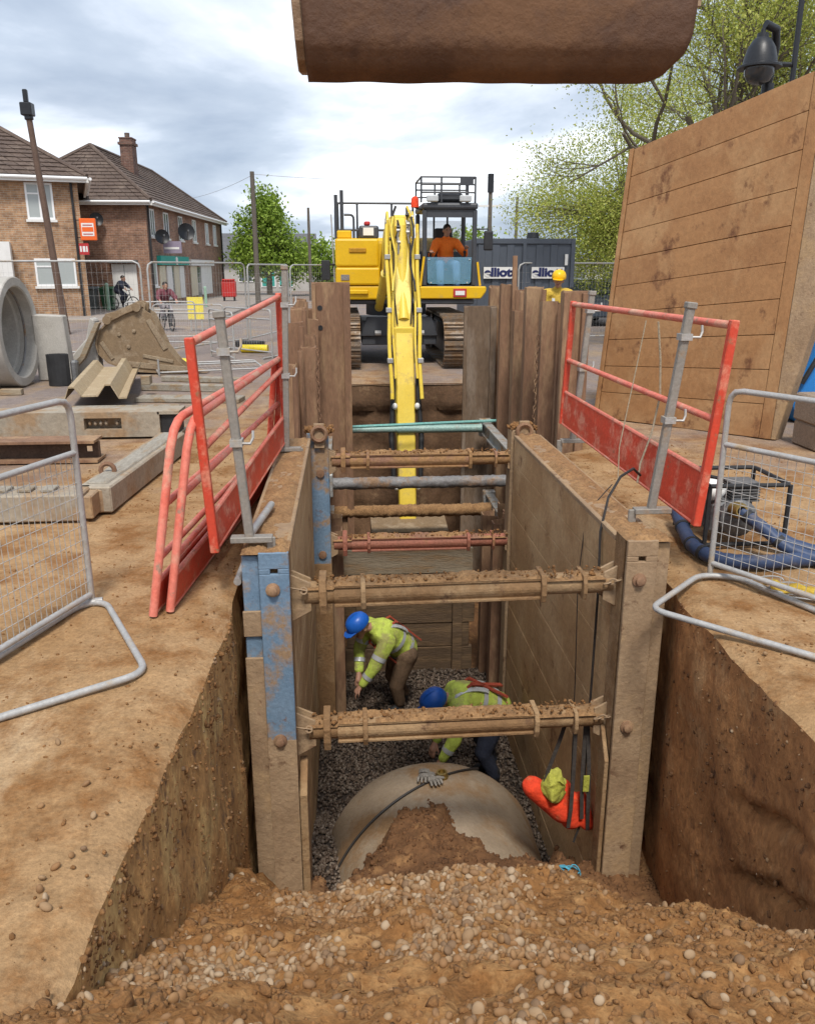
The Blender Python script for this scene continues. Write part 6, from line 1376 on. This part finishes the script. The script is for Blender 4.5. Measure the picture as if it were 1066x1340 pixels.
# arm: boom from the body up over, stick straight down into the pit
AX = .865
ZY = Matrix(((0, 0, 1, 0), (1, 0, 0, 0), (0, 1, 0, 0), (0, 0, 0, 1)))   # poly (y,z) along x
MB().prism([(17.3, 1.45), (17.2, 1.9), (15.6, 2.5), (14.2, 2.62), (13.35, 2.62), (13.35, 2.42), (14.2, 2.45), (15.4, 2.2), (16.6, 1.4)], AX - .15, AX + .15, ZY).build('boom', M['armyellow'], EX, bevel=.03)
for s in (-1, 1):
    MB().prism([(13.62, 2.62), (13.42, 2.68), (13.2, 2.55), (13.2, 2.28), (13.55, 2.36)], AX + s * .19 - .02, AX + s * .19 + .02, ZY).build('boom_ear', M['armyellow'], EX, bevel=.01)
    MB().tube([(AX + s * .20, 16.6, 1.1), (AX + s * .13, 15.3, 1.75)], .085, 14).build('boom_ram', M['armyellow'], EX, smooth=True); MB().tube([(AX + s * .13, 15.3, 1.75), (AX + s * .12, 14.5, 2.2)], .05, 12).build('boom_ram_rod', M['chrome'], EX, smooth=True)
MB().tube([(AX - .23, 13.4, 2.5), (AX + .23, 13.4, 2.5)], .07, 14).build('stick_pin', M['galv'], EX, smooth=True)
st = MB()
ring = lambda y, z, w, d: [V((AX + a * w / 2, y + b * d / 2, z)) for a, b in ((-1, -1), (1, -1), (1, 1), (-1, 1))]
secs = [ring(13.45, 2.58, .20, .28), ring(13.3, 2.3, .26, .5), ring(12.75, 1.2, .32, .50), ring(12.35, .2, .34, .42), ring(12.0, -.9, .32, .34), ring(11.75, -1.75, .30, .28)]
vs = [p for r_ in secs for p in r_]; fs = [[3, 2, 1, 0], [4 * 5 + i for i in range(4)]]
for k in range(5):
    for i in range(4): fs.append([4 * k + i, 4 * k + (i + 1) % 4, 4 * k + 4 + (i + 1) % 4, 4 * k + 4 + i])
STK = MB().add(vs, fs).build('stick', M['armyellow'], EX, bevel=.02)
MB().tube([(AX, 13.12, 2.42), (AX, 12.82, 1.55)], .125, 18).build('bucket_ram', M['armyellow'], STK, smooth=True); MB().tube([(AX, 12.82, 1.55), (AX, 12.52, 1.08)], .118, 18).build('ram_gland', M['armyellow'], STK, smooth=True)
MB().prism([(12.44, .98), (12.10, -.05), (12.2, -.12), (12.56, .98)], AX - .165, AX + .165, ZY).build('stick_front', M['armyellow'], STK, bevel=.02)
MB().prism([(AX - .19, 1.0), (AX + .19, 1.0), (AX + .17, .72), (AX - .17, .72)], 12.40, 12.46, YZ).build('front_plate', M['armyellow'], STK, bevel=.01)
MB().tube([(AX - .24, 13.08, 2.14), (AX + .24, 13.08, 2.14)], .035, 10).box(AX - .18, AX - .12, 13.0, 13.12, 2.05, 2.6).box(AX + .12, AX + .18, 13.0, 13.12, 2.05, 2.6).build('ram_clevis', M['armyellow'], STK, bevel=.01)
for s in (-1, 1):
    for o, r_, zt, zb, mt in ((.275, .034, 2.46, .02, M['armyellow']), (.205, .022, 2.54, .3, M['armyellow'])):
        pts = []
        for i in range(15):
            z = zt + (zb - zt) * i / 14; y = 12.98 + (z - 2.3) * .45 - .06; pts.append((AX + s * (o - .012 * i / 14 + .012 * math.sin(i * .9 + s)), y, z))
        MB().tube(pts, r_, 8).build('pipe', mt, STK, smooth=True)
    pts = [(AX + s * (.16 + .04 * math.sin(i)), 12.9 + (2.45 - .14 * i - 2.3) * .42 - .12 - .05 * math.sin(i * .7), 2.56 - .13 * i) for i in range(9)]
    MB().tube(pts, .02, 6).build('hose', M['cable'] if s > 0 else M['armyellow'], STK, smooth=True)
    MB().tube([(AX + s * .10, 13.0, 2.72), (AX + s * .16, 12.95, 2.6), (AX + s * .20, 12.85, 2.3)], .022, 6).build('hose', M['cable'] if s < 0 else M['armyellow'], STK, smooth=True)
    for z in (2.0, 1.25, .55): MB().box(AX + s * .27 - .05, AX + s * .27 + .05, 12.72 + (z - 2.0) * .45, 12.86 + (z - 2.0) * .45, z - .035, z + .035).build('pipe_clamp', M['galv'], STK, bevel=.008)
    MB().capsule((AX + s * .21, 12.15, .28), .035, (AX + s * .27, 11.95, -.55), .05, 10).capsule((AX + s * .27, 11.95, -.55), .05, (AX + s * .24, 11.8, -1.15), .045, 10).build('link_arm', M['black'], STK, smooth=True)
    for z in (-.1, -1.25): MB().ball((AX + s * .2, 11.72 + .25 * (z + 1.25), z), .05).build('link_pin', M['white'], STK, smooth=True)
for i in range(9):
    x = AX + random.uniform(-.2, .2); z = random.uniform(2.15, 2.6); y = 12.92 + (z - 2.3) * .42
    MB().tube([(x, y + .12, z + .10), (x + random.uniform(-.03, .03), y - .03, z), (x + random.uniform(-.05, .05), y, z - .16)], .018, 6).tube([(x - .03, y - .03, z), (x + .03, y - .03, z)], .026, 6).build('hose_fitting', M['galv'] if i % 3 else M['cable'], STK, smooth=True)
for s in (-1, 1):
    MB().tube([(AX + s * .15, 12.90, 2.2), (AX + s * .17, 12.60, 1.5), (AX + s * .12, 12.42, 1.05)], .016, 6).build('hose', M['cable'], STK, smooth=True)
STK.scale.x = .82; STK.location.x = (AX - 1.1) * .18
BK = MB()
bprof = [(11.75, -1.72), (11.2, -1.8), (10.9, -2.15), (10.95, -2.6), (11.3, -2.85), (11.9, -2.9)]
for i in range(5):
    (y0, z0), (y1, z1) = bprof[i], bprof[i + 1]; BK.add([(AX - .55, y0, z0), (AX + .55, y0, z0), (AX + .55, y1, z1), (AX - .55, y1, z1)], [[0, 1, 2, 3]])
bo = BK.build('bucket', M['tanbucket'], EX); sm = bo.modifiers.new('thick', 'SOLIDIFY'); sm.thickness = .03
for s in (-.55, .53): MB().prism(bprof, AX + s, AX + s + .02, ZY).build('bucket_side', M['tanbucket'], bo)

# ---------------------------------------------------------------- people
def person(label, J, look, coat, legs, hat=None, loc=None, harness=None, bands=True, hair=True, hand_curl=.5, vox=.016, group=None, bands_mat=None, hood=False):
    t = thing('person', label, 'person', loc or (V(J['footL']) + V(J['footR'])) / 2, group)
    g = {k: V(v) for k, v in J.items()}
    look = V(look).normalized(); hd = g['head']
    up = (hd - g['neck']).normalized(); side = look.cross(up).normalized(); up = side.cross(look).normalized()
    b = MB()
    # trunk, neck, head
    b.capsule(g['hip'], .125, g['chest'], .125, 12); b.capsule(g['shL'].lerp(g['shR'], .16), .085, g['shR'].lerp(g['shL'], .16), .085, 12)
    b.capsule(g['chest'], .07, g['neck'], .055, 10); b.capsule(g['neck'], .052, hd, .055, 10)
    HT = Matrix((side, look, up)).transposed().to_4x4()
    b.ball(hd + up * .025, (.076, .096, .105), 16, 12, HT); b.capsule(hd + look * .045 - up * .055, .048, hd + look * .06 - up * .075, .036, 10)
    b.capsule(hd + look * .088 + up * .015, .011, hd + look * .112 - up * .022, .017, 8)
    for s in (-1, 1): b.ball(hd + side * s * .078 - look * .008 + up * .0, (.014, .026, .034), 8, 6, HT)
    for sd in 'LR':
        b.capsule(g['sh' + sd], .060, g['el' + sd], .045, 10); b.capsule(g['el' + sd], .043, g['ha' + sd], .028, 10)
        b.capsule(g['hp' + sd], .095, g['kn' + sd], .062, 10); b.capsule(g['kn' + sd], .058, g['foot' + sd] + V((0, 0, .09)), .042, 10)
        d = (g['ha' + sd] - g['el' + sd]).normalized(); sx = d.orthogonal().normalized(); 
        if abs(d.z) < .9: sx = d.cross(V((0, 0, 1))).normalized()
        n = d.cross(sx).normalized(); w = g['ha' + sd]
        b.capsule(w, .030, w + d * .075, .036, 10)
        for i, (o, ln) in enumerate(((-.033, .068), (-.011, .08), (.011, .076), (.032, .058))):
            k0 = w + d * .085 + sx * o; k1 = k0 + (d + n * hand_curl * .5).normalized() * ln * .55; k2 = k1 + (d * .5 + n * hand_curl).normalized() * ln * .5
            b.capsule(k0, .0105, k1, .0098, 6); b.capsule(k1, .0098, k2, .0085, 6)
        b.capsule(w + d * .03 - sx * .03, .0125, w + d * .075 - sx * .062 + n * .02, .0105, 6); b.capsule(w + d * .075 - sx * .062 + n * .02, .0105, w + d * .105 - sx * .05 + n * .035, .009, 6)
    b.build('body', M['skin'], t, remesh=.009)
    for s in (-1, 1): MB().ball(hd + side * s * .032 + look * .084 + up * .028, .011, 8, 6).build('eye', M['black'], t, smooth=True)
    MB().capsule(hd + look * .093 - up * .052 - side * .018, .006, hd + look * .093 - up * .052 + side * .018, .006, 6).build('mouth', pm('lips', (.30, .11, .09), (.28, .1, .08), 9, .5, bump=0), t, smooth=True)
    # jacket
    c = MB(); ax = (g['chest'] - g['hip']).normalized()
    [c.capsule((g['hip'] - ax * .02).lerp(g['chest'], i / 6), .160 + .006 * (i % 2), (g['hip'] - ax * .02).lerp(g['chest'], (i + 1) / 6), .160 + .006 * ((i + 1) % 2), 20) for i in range(6)]; c.capsule(g['shL'].lerp(g['shR'], .12), .105, g['shR'].lerp(g['shL'], .12), .105, 12); c.capsule(g['chest'], .11, g['neck'] - up * .02, .075, 10)
    for sd in 'LR':
        c.capsule(g['sh' + sd], .090, g['el' + sd], .068, 12); c.capsule(g['el' + sd], .068, g['el' + sd].lerp(g['ha' + sd], .88), .047, 10)
    c.v = [p + V((fb(p.x * 13, p.y * 13, p.z * 13), fb(p.x * 13 + 4, p.y * 13, p.z * 13), fb(p.x * 13, p.y * 13 + 4, p.z * 13))) * .017 for p in c.v]
    jk = c.build('jacket', coat, t, remesh=vox)
    # trousers and boots
    c = MB(); c.capsule(g['hpL'], .125, g['hpR'], .125, 12)
    for sd in 'LR': c.capsule(g['hp' + sd], .120, g['kn' + sd], .083, 12); c.capsule(g['kn' + sd], .083, g['foot' + sd] + V((0, 0, .13)), .066, 12)
    c.v = [p + V((fb(p.x * 8, p.y * 8, p.z * 8), fb(p.x * 8 + 4, p.y * 8, p.z * 8), 0)) * .012 for p in c.v]
    c.build('trousers', legs, t, remesh=vox)
    fl = V((look.x, look.y, 0)); fl = fl.normalized() if fl.length > .1 else V((0, -1, 0))
    for sd in 'LR':
        f = g['foot' + sd]; q = MB(); q.capsule(f + V((0, 0, .055)), .052, f + fl * .15 + V((0, 0, .042)), .042, 10); q.capsule(f + V((0, 0, .05)), .055, f + V((0, 0, .17)), .056, 10); q.build('boot', M['black'], t, remesh=.014)
    bm_ = bands_mat or M['silver']
    if bands:
        def ringband(p0, p1, u, r0, r1, wd, mat, nm):
            p = p0.lerp(p1, u); d = (p1 - p0).normalized(); r = r0 + (r1 - r0) * u
            MB().tube([p - d * wd / 2, p + d * wd / 2], r, 20, caps=False).build(nm, mat, jk, smooth=True)
        ringband(g['hip'], g['chest'], .12, .169, .173, .05, bm_, 'reflective_band'); ringband(g['hip'], g['chest'], .55, .170, .174, .05, bm_, 'reflective_band')
        for sd in 'LR':
            ringband(g['sh' + sd], g['el' + sd], .62, .094, .072, .05, bm_, 'reflective_band'); ringband(g['el' + sd], g['ha' + sd], .45, .071, .052, .045, bm_, 'reflective_band')
        # two braces over the shoulders
        nb = (g['shL'] - g['shR']).normalized(); bk = ax.cross(nb).normalized()
        for s in (-1, 1):
            pts = []
            for i in range(15):
                a = R(-100 + 200 * i / 14); pts.append(g['hip'].lerp(g['chest'], .55 + .45 * math.cos(a)) + nb * s * .085 + bk * math.sin(a) * .172 + ax * max(0, math.cos(a)) * .11)
            q = MB()
            for a_, b_ in zip(pts, pts[1:]):
                n_ = ((a_ + b_) / 2 - (g['hip'] + g['chest']) / 2).normalized(); q.bar(a_, b_, .045, .012, n_)
            q.build('reflective_brace', bm_, jk)
    if harness:
        nb = (g['shL'] - g['shR']).normalized(); bk = ax.cross(nb).normalized()
        for s in (-1, 1):
            q = MB()
            pts = [g['hip'].lerp(g['chest'], u) + nb * s * (.10 - .16 * u) + bk * sg * .182 for sg in (1,) for u in (-.1, .25, .6, 1.0)]
            for a_, b_ in zip(pts, pts[1:]): q.bar(a_, b_, .045, .016, bk)
            pts = [g['hip'].lerp(g['chest'], u) + nb * s * (.10 - .16 * u) - bk * .182 for u in (-.1, .25, .6, 1.0)]
            for a_, b_ in zip(pts, pts[1:]): q.bar(a_, b_, .045, .016, bk)
            tpb = pts[-1] + bk * .364; q.tube([pts[-1], (pts[-1] + tpb) / 2 + ax * .10, tpb], .014, 6)
            q.build('harness_strap', harness, t)
    if hat:
        HM = Matrix.Translation(hd + up * .04) @ HT
        q = MB().lathe([(.118, -.005), (.124, .01), (.121, .05), (.105, .095), (.07, .125), (.03, .137), (0, .139)], 22, HM @ Matrix.Diagonal((.95, 1.12, 1, 1)))
        q.lathe([(.118, -.005), (.09, -.004), (.09, .02)], 22, HM @ Matrix.Diagonal((.95, 1.12, 1, 1)))
        hh = q.build('helmet', hat, t, smooth=True)
        MB().prism([(-.09, .08), (.09, .08), (.075, .165), (.03, .195), (-.03, .195), (-.075, .165)], -.006, .008, HM).build('peak', hat, hh, bevel=.003)
        MB().grid(lambda u, v: HM @ V(((u - .5) * .03, .14 * 1.0 * math.cos(math.pi * v) * .98, .012 + .135 * math.sin(math.pi * v))), 2, 14).build('crest', hat, hh)
    elif hair:
        q = MB().ball(hd + up * .045 - look * .012, (.083, .100, .092), 16, 12, HT); q.build('hair', M['hair'], t, smooth=True)
    return t
w_ = person('worker in the trench, the left one, bent over in lime jacket and blue helmet', dict(
    hip=(.50, 8.42, -2.22), chest=(.27, 8.25, -1.96), neck=(.15, 8.17, -1.86), head=(.03, 8.12, -1.84), shL=(.11, 8.38, -1.92), shR=(.31, 8.06, -1.98), elL=(.02, 8.35, -2.2), haL=(.0, 8.2, -2.42),
    elR=(.16, 7.98, -2.26), haR=(.02, 7.98, -2.46), hpL=(.46, 8.53, -2.27), hpR=(.54, 8.32, -2.28), knL=(.38, 8.52, -2.62), knR=(.42, 8.30, -2.64), footL=(.52, 8.58, -3.0), footR=(.45, 8.34, -3.0)),
    (-.75, -.35, -.55), M['lime'], M['khaki'], M['helmetblue'], harness=M['redtape']); w_.location.x += .07
w_ = person('worker in the trench, the right one by the pipe, bent low in lime jacket', dict(
    hip=(1.27, 7.02, -2.20), chest=(.95, 6.92, -2.04), neck=(.83, 6.89, -2.02), head=(.71, 6.86, -2.07), shL=(.90, 7.10, -2.06), shR=(.93, 6.73, -2.07), elL=(.83, 7.1, -2.34), haL=(.72, 7.0, -2.56),
    elR=(.86, 6.68, -2.35), haR=(.74, 6.68, -2.56), hpL=(1.30, 7.13, -2.24), hpR=(1.30, 6.92, -2.24), knL=(1.18, 7.15, -2.6), knR=(1.16, 6.88, -2.62), footL=(1.30, 7.16, -3.0), footR=(1.28, 6.88, -3.0)),
    (-.8, -.15, -.6), M['lime'], M['navy'], M['helmetblue'], harness=M['redtape']); w_.location.x += .07
person('excavator operator sitting in the cab in an orange jacket and jeans', dict(
    hip=(2.04, 17.38, 1.92), chest=(2.05, 17.33, 2.24), neck=(2.05, 17.28, 2.42), head=(2.06, 17.24, 2.545), shL=(2.25, 17.30, 2.32), shR=(1.85, 17.30, 2.32), elL=(2.40, 17.15, 2.10), haL=(2.40, 16.98, 2.20),
    elR=(1.74, 17.15, 2.08), haR=(1.72, 16.96, 2.13), hpL=(2.14, 17.36, 1.90), hpR=(1.94, 17.36, 1.90), knL=(2.20, 16.86, 1.90), knR=(1.88, 16.86, 1.90), footL=(2.20, 16.70, 1.40), footR=(1.88, 16.70, 1.40)),
    (.15, -.95, -.1), M['orange'], M['denim'], loc=(2.04, 17.4, 1.4), bands=False)
w3 = person('worker in a yellow helmet standing behind the right sheet piles', dict(
    hip=(3.44, 14.05, .96), chest=(3.44, 14.02, 1.34), neck=(3.44, 13.98, 1.52), head=(3.44, 13.95, 1.64), shL=(3.64, 14.0, 1.42), shR=(3.24, 14.0, 1.42), elL=(3.70, 13.95, 1.14), haL=(3.60, 13.80, .95),
    elR=(3.18, 13.95, 1.14), haR=(3.28, 13.80, .95), hpL=(3.54, 14.05, .92), hpR=(3.34, 14.05, .92), knL=(3.54, 14.0, .5), knR=(3.34, 14.0, .5), footL=(3.54, 14.04, 0), footR=(3.34, 14.04, 0)),
    (-.35, -.9, -.15), M['rag'], M['orange'], M['helmetyellow']); w3.location.x += .09
def bike(loc, rz, lb):
    t = thing('bicycle', lb, 'bicycle', loc, None); T = Matrix.Translation(V(loc)) @ Matrix.Rotation(rz, 4, 'Z')
    def tb(pts, r, nm, mat): 
        q = MB().tube([T @ V(p) for p in pts], r, 7); return q.build(nm, mat, t, smooth=True)
    for y in (-.48, .48):
        w = MB(); w.tube([T @ V((0, y + .27 * math.cos(2 * math.pi * i / 22), .29 + .27 * math.sin(2 * math.pi * i / 22))) for i in range(22)], .022, 6, closed=True)
        for i in range(8): w.tube([T @ V((0, y, .29)), T @ V((0, y + .26 * math.cos(i * math.pi / 4), .29 + .26 * math.sin(i * math.pi / 4)))], .004, 4)
        w.build('wheel', M['black'], t, smooth=True)
    tb([(0, .48, .29), (0, .05, .30), (0, .18, .72)], .018, 'seat_tube', M['carpaint']); tb([(0, .05, .30), (0, -.34, .66), (0, .16, .68)], .018, 'down_tube', M['carpaint']); tb([(0, -.48, .29), (0, -.36, .62), (0, -.33, .82)], .018, 'fork', M['carpaint'])
    tb([(-.27, -.28, .88), (-.1, -.33, .83), (.1, -.33, .83), (.27, -.28, .88)], .014, 'handlebar', M['black'])
    q = MB().ball((0, 0, 0), (.06, .13, .03), M=None); q.v = [T @ (p + V((0, .2, .76))) for p in q.v]; q.build('saddle', M['black'], t, smooth=True)
bike((-5.42, 26.3, 0), R(28), 'small dark bicycle ridden by the child in the maroon top')
def rider(lb, o, rz, coat, legs, mat=None):
    T = Matrix.Translation(V(o)) @ Matrix.Rotation(rz, 4, 'Z'); Q = lambda *p: tuple(T @ V(p))
    d = (Matrix.Rotation(rz, 3, 'Z') @ V((0, -1, -.15)))
    return person(lb, dict(hip=Q(0, .2, .84), chest=Q(0, .02, 1.08), neck=Q(0, -.06, 1.2), head=Q(0, -.10, 1.31), shL=Q(.17, -.02, 1.13), shR=Q(-.17, -.02, 1.13), elL=Q(.26, -.16, .98), haL=Q(.25, -.25, .92), elR=Q(-.26, -.16, .98), haR=Q(-.25, -.25, .92),
        hpL=Q(.09, .18, .82), hpR=Q(-.09, .18, .82), knL=Q(.11, -.12, .60), knR=Q(-.11, -.08, .70), footL=Q(.12, .06, .12), footR=Q(-.12, -.02, .32)), d, coat, legs, bands=False)
rider('child riding a bicycle past the shops in a maroon top and pale trousers', (-5.42, 26.3, 0), R(28), M['maroon'], M['palegrey'])
bike((-9.45, 37.2, .09), R(75), 'dark bicycle stopped in front of the white door')
rider('person in dark clothes sitting on a bicycle in front of the white door', (-9.45, 37.2, .09), R(75), M['navy'], M['navy'])
